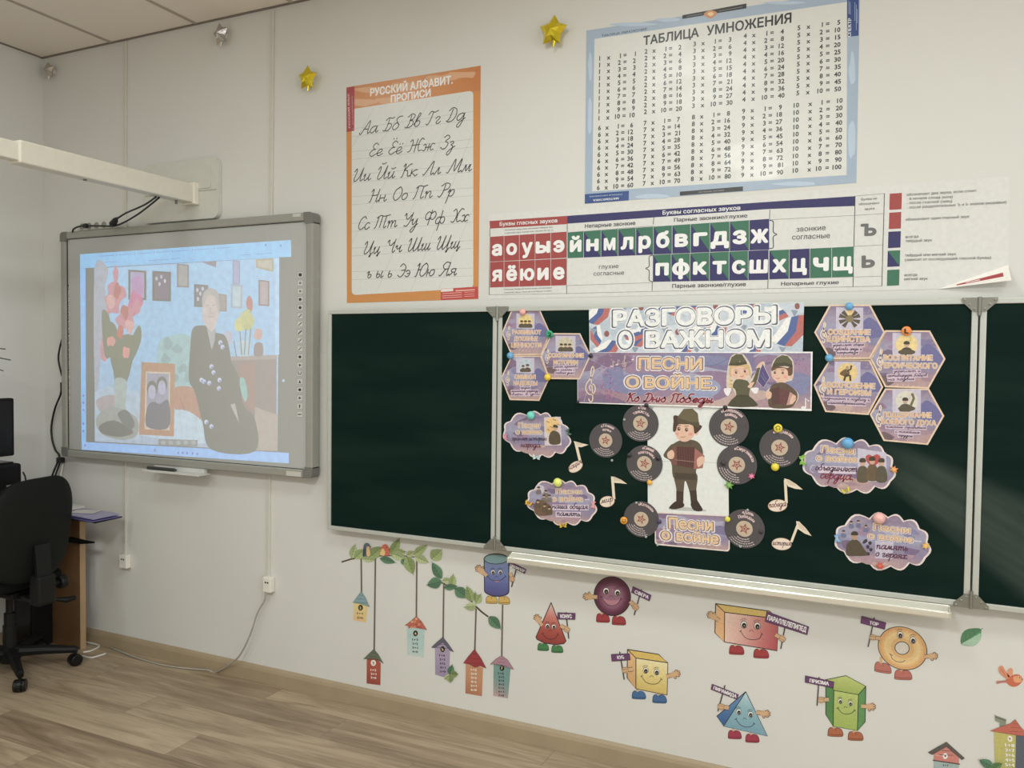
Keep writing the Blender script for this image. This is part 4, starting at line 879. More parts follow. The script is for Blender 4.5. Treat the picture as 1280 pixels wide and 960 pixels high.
p.stroke(P6([(768, 352), (752, 360), (752, 400), (737, 411), (752, 422), (752, 462), (768, 470)]), .9, INK, 3, True)
p.stroke(P7([(118, 203), (134, 210), (134, 255), (150, 267), (134, 279), (134, 325), (117, 332)]), 1.0, INK, 3, True)
for t, a, b in (('Буквы не', (536, 112), (608, 107)), ('обозначают', (525, 134), (620, 128)), ('звуки', (551, 157), (596, 153))): p.text(t, A7(*a), A7(*b), 3, (84, 84, 90), 3, .006)
p.text('Ъ', A7(537, 272), A7(600, 269), 13.5, (104, 104, 106), 3, .06); p.text('Ь', A7(543, 417), A7(593, 414), 13.5, (104, 104, 106), 3, .06)
for (x0, x1, y0, y1, y2, y3), k in (((666, 722, 81, 77, 155, 152), RED), ((664, 719, 168, 164, 243, 240), RED), ((660, 717, 255, 252, 330, 327), NAVY), ((657, 714, 342, 339, 416, 413), 's'), ((655, 711, 430, 427, 503, 500), GRN)):
    Tt = P7([(x0, y0), (x1, y1), (x1 - 2, y3), (x0 - 2, y2)])
    if k == 's': p.poly(Tt, GRN, 1); p.poly([Tt[0], Tt[2], Tt[3]], NAVY, 2)
    else: p.poly(Tt, k, 1)
ZL = ZM(1110, 225, 6.8588)
for t, a, b in (('обозначает два звука, если стоит:', (161, 137), (761, 102)), ('- в начале слова (юла)', (161, 172), (554, 155)), ('- после гласной (заяц)', (161, 209), (550, 191)), ('- после разделительных Ъ и Ь знаков (муравьи)', (161, 248), (1015, 200)), ('обозначают один гласный звук', (152, 350), (698, 324)),
                ('всегда', (150, 500), (260, 494)), ('твёрдый звук', (150, 534), (378, 526)), ('твёрдый или мягкий звук', (147, 657), (584, 645)), ('(зависит от последующей гласной буквы)', (144, 695), (884, 676)), ('всегда', (141, 826), (249, 822)), ('мягкий звук', (139, 860), (341, 856))):
    p.text(t, ZL(*a), ZL(*b), 24 / 6.8588, (78, 78, 84), 3, .006)
# lifted corner: a curved flap that belongs to the sheet
n0 = len(p.v); U = 9; fl = []
A_ = Vector(p.q((1172, 361.5))); B_ = Vector(p.q((1261, 331))); Cn = Vector(p.q((1262, 352)));
for i in range(U + 1):
    for j in range(6):
        u = i / U; v = j / 5; h0 = A_.lerp(B_, u); h1 = A_.lerp(Cn, u); pp = h0.lerp(h1, v); lift = .045 * u * v ** 1.6
        fl.append((pp.x, YW - lift, pp.y))
p.v += fl; p.c += [lin((228, 224, 216))] * len(fl)
for i in range(U):
    for j in range(5): p.f.append((n0 + i * 6 + j, n0 + (i + 1) * 6 + j, n0 + (i + 1) * 6 + j + 1, n0 + i * 6 + j + 1)[::-1])
def flap(u, v, e=.0004):
    pp = A_.lerp(B_, u).lerp(A_.lerp(Cn, u), v); return (pp.x, YW - .045 * u * v ** 1.6 - e, pp.y)
def flapq(us, v0, v1, col, e):
    n = len(p.v)
    for u in us: p.v += [flap(u, v0, e), flap(u, v1, e)]; p.c += [lin(col)] * 2
    for i in range(len(us) - 1): p.f.append((n + 2 * i, n + 2 * i + 2, n + 2 * i + 3, n + 2 * i + 1)[::-1])
flapq([.27 + .04 * k for k in range(17)], .38, .66, (172, 44, 54), .0005)
flapq([.40 + .03 * k for k in range(14)], .48, .56, (236, 222, 216), .0008)
p.build('letter_chart', PAPER, None, 'long strip of red, green and navy letter squares above the chalkboard, one corner curling', 'wall chart')

# ================================================================ sheets on the chalkboard
YB1 = -.0535
# ---- flag banner
Z = ZM(725, 370, 4.339); p = Pr(-.0588, Z)
FB = [(48, 70), (1216, 34), (1208, 308), (52, 306)]
Pb = p.base(FB, (188, 200, 214), .0006); p.setclip(Pb)
for k in range(26): p.blob(irr((random.uniform(40, 1230), random.uniform(40, 310)), random.uniform(30, 80), random.uniform(20, 50), 9, .35), random.choice([(198, 208, 220), (174, 190, 206), (194, 200, 214), (168, 186, 202)]), 1)
for x, y, a, s_ in ((100, 95, 0, 1), (330, 215, 0, 1), (520, 60, .2, .8), (690, 150, 0, 1), (905, 70, .1, .9), (1140, 190, -.1, 1.35), (150, 285, .3, .9), (560, 300, .2, .7), (930, 300, .2, .8), (1060, 95, .9, .8), (740, 190, 0, .9), (420, 80, .5, .6), (285, 210, .9, .7), (90, 215, 2.2, .7), (640, 50, .9, .7)):
    ca, sa = math.cos(a), math.sin(a); f = lambda u, v: (x + s_ * (u * ca - v * sa), y + s_ * (u * sa + v * ca))
    p.poly([f(*t) for t in ((-60, 45), (-10, 0), (10, -55), (40, -60), (22, 5), (-30, 58))], (72, 100, 164), 2); p.poly([f(*t) for t in ((-30, 58), (22, 5), (40, -60), (72, -58), (52, 20), (0, 62))], (188, 98, 92), 2)
    p.poly([f(*t) for t in ((-60, 45), (-84, 30), (-10, -52), (10, -55), (-10, 0))], (226, 232, 240), 2)
for x, y in ((332, 62), (145, 205), (530, 195), (735, 55), (1178, 55), (870, 190)): p.ell((x, y), 14, 17, (150, 84, 78), 3, 12)
for x, y in ((75, 190), (245, 60), (395, 172), (460, 180), (595, 50), (845, 60), (635, 290), (1165, 90), (890, 170), (1100, 290), (300, 290)): p.poly([(x - 22, y - 16), (x + 18, y - 10), (x - 2, y + 24)], (136, 154, 174), 3)
p.setclip(None)
for t, a, b in (('РАЗГОВОРЫ', (181, 165), (1061, 147)), ('О', (209, 282), (282, 281)), ('ВАЖНОМ', (358, 279), (1027, 275))):
    cp = 88
    p.text(t, (a[0] - 5, a[1] + 5), (b[0] + 5, b[1] + 5), cp + 10, (232, 236, 244), 4, .085); p.text(t, (a[0] - 2, a[1] + 2), (b[0] + 2, b[1] + 2), cp + 4, (72, 80, 112), 5, .06); p.text(t, (a[0] + 3, a[1] - 2), (b[0] - 3, b[1] - 2), cp - 3, (224, 228, 238), 6, .042)
p.build('banner', PHOTOP, None, 'flag-patterned banner reading of big white letters at the top of the chalkboard', 'banner')

# ---- purple watercolour used by all the war-song prints
PURP = [(0, (196, 150, 138)), (.14, (176, 136, 150)), (.3, (120, 108, 156)), (.55, (146, 154, 198)), (.8, (150, 140, 176)), (1, (122, 98, 138))]
MUT = lambda c: tuple(c[k] * .64 + .36 * (156, 140, 152)[k] for k in range(3))
PURP = [(t, MUT(c)) for t, c in PURP]
def dusk(p, P, lay, mx=1.0):
    p.grad(P, PURP, lay, (0, 1), 9); xs = [q[0] for q in P]; zs = [q[1] for q in P]; x0, x1, z0, z1 = min(xs), max(xs), min(zs), max(zs); W_, H_ = x1 - x0, z1 - z0
    for k in range(int(14 * mx)):
        u = random.random(); v = random.random(); c = random.choice([(98, 76, 132), (150, 112, 156), (110, 116, 176), (166, 170, 208), (134, 100, 148), (104, 96, 158)] if v > .25 else [(206, 168, 150), (160, 116, 136), (190, 140, 130), (178, 130, 146)])
        if u < .25: c = random.choice([(110, 80, 124), (138, 96, 138), (92, 72, 116)])
        c = MUT(c); r = random.uniform(.07, .16) * W_
        p.wpoly([tuple(t) for t in closed([(x0 + u * W_ + r * math.cos(2 * PI * k2 / 8) * random.uniform(.7, 1.3), z0 + v * H_ + r * .42 * math.sin(2 * PI * k2 / 8) * random.uniform(.6, 1.3)) for k2 in range(8)], 3)], c, lay + 1)
CL = [(a * .62 + .3, (b + 1.5) * .78 - .5) for a, b in ((-.25, -1.2), (-.1, -1.48), (.2, -1.42), (.28, -1.0), (.14, .3), (.02, 1.3), (.1, 1.95), (.32, 2.2), (.44, 1.85), (.3, 1.35), (-.12, .85), (-.55, .35), (-.62, -.25), (-.2, -.72), (.36, -.64), (.62, -.2), (.45, .28), (.08, .3), (-.16, .02), (-.02, -.3))]
def clef(p, x, y, s_, col, lay, w_=3):
    p.stroke([(x + a * s_, y - b * s_) for a, b in CL], w_, col, lay, True)
def note(p, x, y, s_, col, lay):
    p.ell((x, y), s_ * .5, s_ * .36, col, lay, 8); p.stroke([(x + s_ * .45, y), (x + s_ * .45, y - 2 * s_), (x + s_ * 1.1, y - 1.4 * s_)], s_ * .22, col, lay)
def gold(p, t, a, b, cap, lay, back=True, fill=(226, 186, 128), edge=(120, 88, 104)):
    if back: p.text(t, (a[0] - cap * .06, a[1] + cap * .05), (b[0] + cap * .06, b[1] + cap * .05), cap * 1.1, (222, 212, 214), lay, .085)
    p.text(t, a, b, cap, edge, lay + 1, .055); p.text(t, (a[0] + cap * .05, a[1] - cap * .03), (b[0] - cap * .05, b[1] - cap * .03), cap * .94, fill, lay + 2, .028)

# ---- song banner
Z = ZM(725, 370, 4.339); p = Pr(-.0602, Z)
p.base([(-14, 306), (1262, 302), (1256, 624), (-14, 580)], (236, 232, 230), .0006)
Pb = [p.q(t) for t in ((-12, 307), (1252, 310), (1250, 612), (-12, 576))]
p.setclip(Pb); dusk(p, Pb, 1, 2.2)
for c, rx, ry in (((180, 430), 60, 50), ((560, 350), 260, 40), ((330, 470), 200, 60), ((640, 500), 120, 60), ((1180, 470), 70, 60)): p.blob(irr(c, rx, ry, 12, .2), random.choice([(124, 126, 170), (142, 152, 190), (116, 108, 152)]), 2)
for k in range(130):
    x, y = random.choice([(150, 500), (190, 530), (150, 400), (1190, 380), (130, 345), (1120, 520)]); p.ell((x + random.gauss(0, 30), y + random.gauss(0, 34)), 4, 4, random.choice([(170, 92, 146), (188, 120, 166), (140, 84, 140)]), 3, 6)
p.stroke([(20, 575), (60, 470), (150, 390), (300, 350)], 3, (176, 150, 180), 3, True); p.stroke([(640, 380), (740, 372), (800, 340)], 2, (84, 92, 140), 3, True); p.stroke([(940, 350), (980, 318), (1040, 322)], 2, (84, 92, 140), 3, True)
clef(p, 38, 540, 66, (222, 196, 168), 4, 6); clef(p, 232, 385, 26, (206, 178, 168), 4, 3); note(p, 172, 382, 16, (206, 190, 190), 4); note(p, 200, 372, 14, (206, 190, 190), 4); note(p, 285, 345, 12, (226, 216, 216), 4); note(p, 1212, 606, 26, (232, 224, 228), 4)
p.setclip(None)
gold(p, 'ПЕСНИ', (316, 395), (662, 400), 62, 4); gold(p, 'О', (248, 495), (322, 497), 60, 4); gold(p, 'ВОЙНЕ.', (350, 498), (734, 504), 60, 4)
for dx, c, l, w_ in ((-1.5, (236, 216, 222), 5, 13), (0, (140, 42, 62), 6, 9.5)): p.hand('Ко Дню Победы', (250, 572), (722, 580), 24, w_, c, l, .3)
# girl with braids and boy with an accordion
ZG = ZM(890, 435, 9.846); p.zm = ZG
OLV = (92, 88, 58); OLD = (74, 70, 48); SKN = (222, 176, 148); BLD = (206, 168, 104); BRN = (104, 72, 50); ACC = (112, 64, 62)
p.blob([(190, 260), (230, 110), (300, 68), (380, 75), (450, 160), (495, 280), (480, 380), (600, 190), (640, 170), (650, 230), (560, 400), (500, 480), (460, 600), (560, 710), (200, 715), (290, 600), (250, 500), (180, 480)], (206, 190, 176), 7)
p.blob([(215, 260), (250, 230), (430, 200), (470, 270), (478, 345), (455, 330), (430, 240), (330, 225), (250, 260), (245, 350), (215, 340)], BLD, 8)
p.blob([(235, 270), (260, 225), (420, 210), (448, 290), (430, 350), (370, 392), (300, 378), (245, 345)], SKN, 9)
p.blob([(230, 270), (260, 240), (340, 225), (300, 215), (220, 215)], BLD, 10); p.blob([(340, 220), (430, 250), (455, 300), (460, 240), (430, 195)], BLD, 10)
p.poly([(205, 215), (240, 115), (300, 74), (370, 78), (425, 170), (430, 195), (330, 218)], OLV, 11); p.poly([(222, 190), (425, 168), (432, 196), (330, 218), (206, 214)], OLD, 12); p.ell((342, 168), 10, 10, (160, 120, 80), 13, 8)
for x, y in ((298, 300), (406, 286)): p.ell((x, y), 15, 17, (86, 52, 40), 11, 12); p.ell((x + 4, y - 5), 4, 5, (240, 230, 220), 12, 6); p.stroke([(x - 22, y - 28), (x + 18, y - 32)], 6, (150, 112, 70), 11)
p.stroke([(345, 348), (365, 356), (390, 342)], 7, (176, 90, 84), 11); p.ell((270, 335), 16, 11, (226, 154, 134), 10, 10); p.ell((428, 322), 14, 11, (226, 154, 134), 10, 10)
p.blob([(270, 420), (310, 385), (400, 392), (450, 420), (470, 500), (462, 600), (560, 712), (200, 715), (290, 610), (290, 520), (255, 480)], OLV, 9); p.blob([(300, 590), (450, 590), (545, 712), (215, 714)], OLD, 10); p.stroke([(295, 590), (455, 590)], 10, (70, 54, 38), 11)
for k in range(6): p.ell((222 + (k % 2) * 14, 380 + k * 22), 20, 16, (198, 158, 96) if k % 2 else (222, 190, 130), 10, 10)
for k in range(4): p.ell((478 + (k % 2) * 10, 440 + k * 18), 16, 13, (198, 158, 96) if k % 2 else (222, 190, 130), 10, 10)
p.blob([(150, 500), (240, 500), (200, 590), (160, 560)], (226, 222, 226), 11); p.blob([(480, 500), (570, 490), (560, 550), (520, 560)], (226, 222, 226), 11)
p.blob([(440, 460), (500, 400), (560, 250), (600, 270), (545, 420), (500, 480)], OLV, 9); p.blob([(540, 240), (600, 175), (640, 180), (600, 220), (560, 250)], SKN, 10); p.blob([(440, 470), (500, 420), (520, 430), (470, 490)], SKN, 10)
p.poly([(625, 190), (710, 365), (635, 490), (560, 410), (590, 270)], (84, 74, 130), 10); p.outl([(625, 190), (710, 365), (635, 490), (560, 410), (590, 270)], 5, (216, 200, 196), 11); p.stroke([(600, 330), (660, 420)], 5, (130, 120, 170), 11); p.stroke([(620, 300), (670, 390)], 5, (130, 120, 170), 11)
p.blob([(730, 250), (760, 150), (850, 82), (930, 90), (1000, 160), (1005, 320), (980, 400), (900, 430), (1050, 540), (1055, 640), (960, 735), (730, 735), (690, 650), (660, 560), (720, 480), (800, 430), (740, 360)], (206, 190, 176), 7)
p.blob([(745, 270), (790, 235), (900, 230), (940, 300), (930, 370), (880, 425), (800, 415), (750, 360)], SKN, 9); p.blob([(735, 285), (745, 225), (850, 232), (930, 245), (985, 215), (990, 320), (940, 340), (930, 280), (890, 250), (800, 252)], BRN, 10)
p.ell((972, 350), 24, 34, SKN, 9, 12)
p.poly([(755, 190), (790, 125), (860, 88), (930, 98), (985, 165), (995, 240), (900, 215), (740, 235)], OLV, 11); p.poly([(740, 235), (760, 190), (900, 180), (992, 205), (995, 240), (900, 222)], OLD, 12)
for x, y in ((775, 302), (872, 305)): p.ell((x, y), 14, 17, (76, 46, 36), 11, 12); p.ell((x + 4, y - 5), 4, 5, (240, 230, 220), 12, 6); p.stroke([(x - 20, y - 34), (x + 18, y - 34)], 7, BRN, 11)
p.stroke([(790, 372), (812, 378), (832, 368)], 6, (170, 84, 80), 11); p.ell((900, 355), 22, 18, (232, 150, 134), 10, 12); p.ell((760, 350), 12, 14, (232, 150, 134), 10, 12)
p.blob([(720, 480), (800, 430), (900, 430), (1000, 500), (1050, 560), (1040, 650), (960, 735), (730, 735), (690, 640)], (96, 76, 58), 9)
p.poly([(735, 500), (830, 480), (835, 690), (740, 700)], (92, 56, 56), 11); p.poly([(830, 480), (960, 540), (915, 700), (835, 690)], ACC, 10); p.poly([(960, 540), (1035, 590), (1000, 690), (915, 705)], (188, 142, 132), 11)
for k in range(5): p.stroke([(850 + k * 24, 490 + k * 11), (842 + k * 18, 690 + k * 2)], 5, (92, 52, 52), 11)
p.blob([(660, 560), (700, 530), (735, 560), (720, 620), (680, 620)], SKN, 12); p.blob([(985, 590), (1030, 590), (1025, 650), (960, 690)], SKN, 12)
p.build('song_banner', PHOTOP, None, 'wide lilac banner with a girl in braids and an accordion boy, under the flag banner', 'banner')

# ---- soldier boy picture
Z = ZM(600, 370, 3.5556); p = Pr(YB1, Z)
BY = lambda x, y: (x, y + 675.6)        # second reading of the photograph, 190 px lower
p.base([(744, 484), (1100, 500), BY(1106, 303), BY(746, 285)], (214, 218, 216), .0006)
p.stroke([(745, 733), (1105, 742)], 1.2, (150, 154, 152), 1)
UNI = (92, 78, 58); UND = (72, 60, 46); LEA = (66, 48, 38)
p.blob([BY(840, 268), BY(900, 262), BY(990, 272), BY(995, 282), BY(860, 276)], (178, 180, 178), 1)
p.blob([BY(866, 110), BY(960, 110), BY(962, 180), BY(958, 215), BY(985, 268), BY(960, 280), BY(940, 262), BY(932, 200), BY(912, 145), BY(905, 200), BY(900, 255), BY(866, 268), BY(845, 264), BY(872, 235), BY(872, 180)], UNI, 2, 4)
p.poly([BY(872, 190), BY(905, 195), BY(902, 248), BY(872, 245)], LEA, 3); p.poly([BY(932, 190), BY(962, 186), BY(966, 240), BY(940, 250)], LEA, 3)
p.blob([BY(842, 262), BY(872, 236), BY(905, 246), BY(904, 262), BY(870, 272), BY(846, 270)], (58, 42, 36), 4); p.blob([BY(938, 246), BY(965, 240), BY(988, 268), BY(985, 280), BY(958, 280), BY(940, 262)], (58, 42, 36), 4)
p.blob([(862, 655), (900, 640), (955, 642), (985, 670), (990, 720), (960, 775), (962, 815), (866, 815), (850, 740), (820, 715), (825, 690)], UNI, 3)
p.poly([(866, 785), (960, 790), (962, 818), (866, 815)], UND, 4)
p.poly([(868, 668), (955, 672), (962, 690), (956, 768), (870, 752)], (96, 52, 48), 5)
for k in range(7): p.stroke([(880 + k * 11, 672), (882 + k * 11, 756)], 2, (70, 36, 36), 6)
p.poly([(846, 672), (872, 664), (876, 752), (850, 748)], (122, 74, 64), 6); p.poly([(955, 676), (998, 710), (990, 765), (950, 770)], (164, 96, 84), 6); p.stroke([(868, 728), (960, 738)], 2, (170, 130, 110), 7)
p.blob([(832, 700), (852, 684), (864, 700), (858, 722), (838, 722)], SKN, 8); p.blob([(965, 725), (990, 712), (998, 735), (970, 760)], SKN, 8)
p.blob([(818, 700), (850, 660), (868, 665), (846, 690), (836, 720), (820, 716)], UNI, 7)
p.poly([(890, 636), (936, 634), (940, 656), (900, 660)], (84, 70, 54), 8)
p.blob([(862, 590), (875, 560), (950, 565), (955, 600), (945, 630), (912, 648), (880, 635)], SKN, 8); p.ell((962, 605), 10, 14, SKN, 7, 10)
p.blob([(858, 600), (860, 560), (870, 530), (972, 570), (985, 585), (955, 612), (945, 575), (905, 570), (880, 572), (870, 600)], (78, 54, 38), 9)
p.poly([(878, 560), (880, 535), (905, 502), (945, 500), (968, 522), (975, 580), (930, 562), (892, 548)], (104, 92, 60), 10); p.poly([(878, 562), (882, 540), (900, 548), (935, 560), (975, 562), (975, 586), (930, 570)], (84, 74, 48), 11)
for x, y in ((884, 590), (918, 594)): p.ell((x, y), 7, 9, (96, 56, 34), 9, 12); p.ell((x + 2, y - 2), 2, 3, (235, 225, 215), 10, 6); p.stroke([(x - 9, y - 15), (x + 8, y - 16)], 2.6, (70, 46, 32), 10)
p.stroke([(892, 626), (900, 629), (912, 625)], 2.4, (150, 70, 64), 9); p.ell((876, 612), 8, 6, (226, 142, 122), 9, 10); p.ell((936, 614), 9, 7, (226, 142, 122), 9, 10); p.stroke([(898, 600), (896, 610), (900, 611)], 1.6, (190, 130, 104), 9)
p.build('soldier_boy_picture', PAPER, None, 'white sheet with a standing boy in olive uniform playing an accordion, middle of the chalkboard', 'picture')

# ---- lower sign
Z = ZM(600, 560, 3.5556); p = Pr(-.0548, Z)
Q4 = rr(777, 1110, 283, 300, 430, 461, 14); Pb = p.base(Q4, (222, 206, 196), .0006)
Q5 = rr(782, 1105, 289, 305, 424, 455, 12); Pb = [p.q(t) for t in Q5]; p.setclip(Pb); dusk(p, Pb, 1, 1.3); p.setclip(None)
clef(p, 806, 410, 26, (220, 196, 170), 4, 3)
gold(p, 'Песни', (838, 357), (1036, 368), 50, 4); gold(p, 'о', (806, 406), (846, 408), 48, 4); gold(p, 'войне', (872, 412), (1062, 428), 48, 4)
p.build('song_sign', PHOTOP, None, 'small rounded lilac sign with gold letters under the soldier boy picture', 'sign')

# ---- hexagonal cards
HEXG = 'hexagonal cards on the chalkboard'
def hexcard(zm, pts, Y, pic, lines, small, name_label, cw):
    p = Pr(Y, zm); p.base(pts, (222, 190, 160), .0006)
    cx = sum(t[0] for t in pts) / 6; cy = sum(t[1] for t in pts) / 6
    inn = [(cx + (x - cx) * .945, cy + (y - cy) * .945) for x, y in pts]
    Pb = [p.q(t) for t in inn]; p.setclip(Pb); dusk(p, Pb, 1, 1.2)
    w_ = cw
    p.blob([(cx + .12 * w_, cy - .02 * w_), (cx + .2 * w_, cy - .16 * w_), (cx + .3 * w_, cy - .2 * w_), (cx + .45 * w_, cy - .06 * w_), (cx + .5 * w_, cy + .06 * w_), (cx + .2 * w_, cy + .08 * w_)], (104, 102, 158), 3)
    p.blob([(cx - .42 * w_, cy + .28 * w_), (cx - .3 * w_, cy + .22 * w_), (cx - .18 * w_, cy + .3 * w_), (cx - .28 * w_, cy + .36 * w_)], (112, 88, 96), 3)
    clef(p, cx - .40 * w_, cy + .10 * w_, .10 * w_, (222, 200, 178), 4, .016 * w_)
    note(p, cx + .26 * w_, cy - .27 * w_, .025 * w_, (150, 140, 150), 4); note(p, cx + .34 * w_, cy - .22 * w_, .025 * w_, (150, 140, 150), 4)
    for k in range(4): note(p, cx + (-.14 + .07 * k) * w_, cy + .37 * w_ + .008 * k * w_, .018 * w_, (226, 208, 190), 4)
    p.setclip(None)
    # small picture on a pale square
    px, py, ps = pic[1], pic[2], pic[3]; k = pic[0]
    p.poly([(px - ps, py - ps * .85), (px + ps, py - ps * .82), (px + ps, py + ps * .85), (px - ps, py + ps * .80)], (190, 182, 204), 4)
    U_ = (84, 74, 54)
    if k == 'gun':
        p.ell((px, py - .35 * ps), ps * .4, ps * .3, (226, 190, 124), 5)
        for a in (200, 235, 160, 130, -20, 20, 50, -55): 
            c_, s_ = math.cos(R(a)), -math.sin(R(a)); p.poly([(px + c_ * ps * .2 - s_ * ps * .06, py + s_ * ps * .2 + c_ * ps * .06), (px + c_ * ps * .8 - s_ * ps * .16, py + s_ * ps * .7 + c_ * ps * .16), (px + c_ * ps * .8 + s_ * ps * .16, py + s_ * ps * .7 - c_ * ps * .16), (px + c_ * ps * .2 + s_ * ps * .06, py + s_ * ps * .2 - c_ * ps * .06)], (88, 78, 62), 6)
        p.blob(irr((px, py), ps * .3, ps * .28, 8, .15), (132, 116, 72), 7)
    else:
        p.ell((px, py), ps * .78, ps * .74, {'trio': (226, 196, 108), 'crowd': (196, 186, 158), 'pair': (176, 190, 206), 'solo': (226, 198, 120), 'run': (222, 190, 110), 'salute': (206, 200, 186)}[k], 5)
        def man(x, y, h, c=U_):
            p.blob([(x - .38 * h, y + .62 * h), (x - .34 * h, y + .22 * h), (x, y + .08 * h), (x + .34 * h, y + .22 * h), (x + .38 * h, y + .62 * h)], c, 6, 4); p.ell((x, y - .1 * h), .17 * h, .2 * h, (196, 156, 126), 7, 10); p.blob([(x - .2 * h, y - .14 * h), (x - .14 * h, y - .34 * h), (x + .14 * h, y - .34 * h), (x + .2 * h, y - .14 * h)], (70, 58, 44), 8, 4)
        if k in ('trio', 'crowd'):
            for dx in (-.42, .42, 0): man(px + dx * ps, py + .2 * ps, .8 * ps)
        elif k == 'pair': man(px - .25 * ps, py + .22 * ps, .75 * ps); man(px + .25 * ps, py + .15 * ps, .85 * ps, (70, 70, 66))
        elif k == 'solo': man(px, py + .1 * ps, 1.0 * ps, (78, 62, 60))
        elif k == 'salute': man(px - .1 * ps, py + .1 * ps, 1.0 * ps, (84, 82, 66)); p.stroke([(px + .3 * ps, py + .3 * ps), (px + .5 * ps, py - .2 * ps), (px + .4 * ps, py - .5 * ps)], ps * .16, (110, 98, 72), 7)
        elif k == 'run':
            p.blob([(px - .6 * ps, py + .1 * ps), (px - .2 * ps, py - .25 * ps), (px + .1 * ps, py - .2 * ps), (px + .15 * ps, py + .2 * ps), (px - .1 * ps, py + .35 * ps)], (112, 84, 50), 6); p.ell((px - .02 * ps, py - .35 * ps), .13 * ps, .16 * ps, (176, 140, 104), 7)
            p.stroke([(px + .05 * ps, py - .15 * ps), (px + .25 * ps, py - .25 * ps), (px + .3 * ps, py - .5 * ps)], ps * .12, (70, 58, 44), 7); p.stroke([(px - .02 * ps, py + .2 * ps), (px + .2 * ps, py + .25 * ps), (px + .22 * ps, py + .6 * ps)], ps * .15, (70, 58, 44), 7); p.stroke([(px - .15 * ps, py + .25 * ps), (px - .25 * ps, py + .6 * ps)], ps * .15, (70, 58, 44), 7)
        if k != 'run': p.ell((px, py + .52 * ps), ps * .62, ps * .2, (92, 80, 60), 8, 14)
        for q_ in range(4): note(p, px + random.uniform(-.6, .6) * ps, py - random.uniform(.2, .55) * ps, ps * .06, (150, 120, 70), 6)
    for t, a, b, cp in lines: gold(p, t, a, b, cp, 9, True, (222, 180, 118), (190, 140, 120))
    for t, a, b, xh in small:
        p.poly([(a[0] - 5, a[1] - xh * 1.7), (b[0] + 5, b[1] - xh * 1.7), (b[0] + 5, b[1] + xh * .8), (a[0] - 5, a[1] + xh * .8)], (204, 178, 200), 8); p.hand(t, a, b, xh, xh * .28, (62, 42, 76), 9, .3)
    return p.build('hexagon_card', PHOTOP, None, name_label, 'card', None)
ZA = ZM(1010, 375, 5.1889); ZB_ = ZM(625, 380, 7.3833)
hexcard(ZA, [(140, 30), (405, 30), (500, 210), (402, 382), (140, 384), (40, 210)], -.0588, ('gun', 270, 122, 88), [('СОЗДАНИЕ', (132, 222), (402, 224), 30), ('ЕДИНСТВА', (126, 266), (400, 270), 30)], [('укрепляют общие', (160, 300), (362, 296), 10), ('чувства среди и', (170, 325), (350, 325), 10), ('патриотизм', (185, 348), (325, 345), 9)], 'hexagonal card with weapons fanned like rays, top left of the four right-hand cards', 460)
hexcard(ZA, [(500, 196), (792, 198), (892, 382), (784, 575), (500, 566), (402, 382)], -.0540, ('solo', 640, 290, 92), [('ВОСПИТАНИЕ', (492, 388), (805, 390), 30), ('ГЕРОИЧЕСКОГО', (470, 438), (835, 442), 30)], [('укрепляют и', (555, 470), (728, 466), 10), ('активируют бойцов', (515, 498), (772, 494), 10), ('на подвиг', (520, 522), (690, 518), 10)], 'hexagonal card with one man on a yellow disc, beside the orange magnet', 480)
hexcard(ZA, [(140, 384), (402, 386), (488, 565), (392, 746), (112, 726), (36, 552)], -.0530, ('run', 256, 470, 84), [('ВДОХНОВЕНИЕ', (92, 562), (432, 574), 30), ('И ГЕРОИЗМ', (128, 608), (405, 618), 30)], [('поднимают к подвигу и', (100, 642), (402, 656), 10), ('самоотверженности', (130, 672), (372, 682), 10)], 'hexagonal card with a running caped figure on a yellow disc, nearest the lilac banner', 455)
hexcard(ZA, [(500, 574), (786, 575), (884, 752), (778, 940), (490, 914), (400, 742)], -.0530, ('salute', 640, 656, 92), [('ПОДДЕРЖАНИЕ', (490, 758), (798, 762), 30), ('БОЕВОГО ДУХА', (480, 800), (828, 812), 28)], [('помогали справиться', (505, 828), (765, 836), 10), ('с тяжёлым', (565, 860), (725, 866), 10), ('трудом', (585, 884), (678, 890), 10)], 'lowest hexagonal card on the right, with a saluting figure on a pale oval', 480)
hexcard(ZB_, [(104, 58), (370, 55), (466, 270), (382, 470), (105, 474), (15, 268)], -.0535, ('trio', 236, 158, 84), [('РАЗВИВАЮТ', (118, 275), (375, 278), 34), ('ДУХОВНЫЕ', (132, 335), (345, 338), 34), ('ЦЕННОСТИ', (108, 396), (378, 396), 34)], [], 'hexagonal card with a crowd on a golden disc, at the top beside the left hinge', 440)
hexcard(ZB_, [(474, 268), (740, 270), (838, 475), (738, 696), (448, 692), (375, 480)], -.0612, ('crowd', 605, 372, 92), [('СОХРАНЕНИЕ', (450, 490), (770, 492), 34), ('ИСТОРИИ', (498, 555), (715, 556), 34)], [('крепят мужество', (495, 588), (715, 584), 12), ('и память о', (530, 615), (690, 615), 12), ('славных днях', (510, 642), (680, 645), 12)], 'hexagonal card with figures on a dull oval, overlapping the left end of the lilac banner', 450)
hexcard(ZB_, [(105, 476), (376, 476), (455, 690), (362, 894), (90, 886), (8, 680)], -.0530, ('pair', 234, 568, 84), [('СИМВОЛ', (140, 688), (326, 690), 34), ('НАДЕЖДЫ', (130, 746), (342, 748), 34)], [('придали', (190, 782), (280, 780), 12), ('миллионам надежду', (105, 812), (352, 810), 12), ('веры в дни', (110, 842), (370, 838), 12)], 'lower left hexagonal card with two dark figures on a pale blue disc', 440)

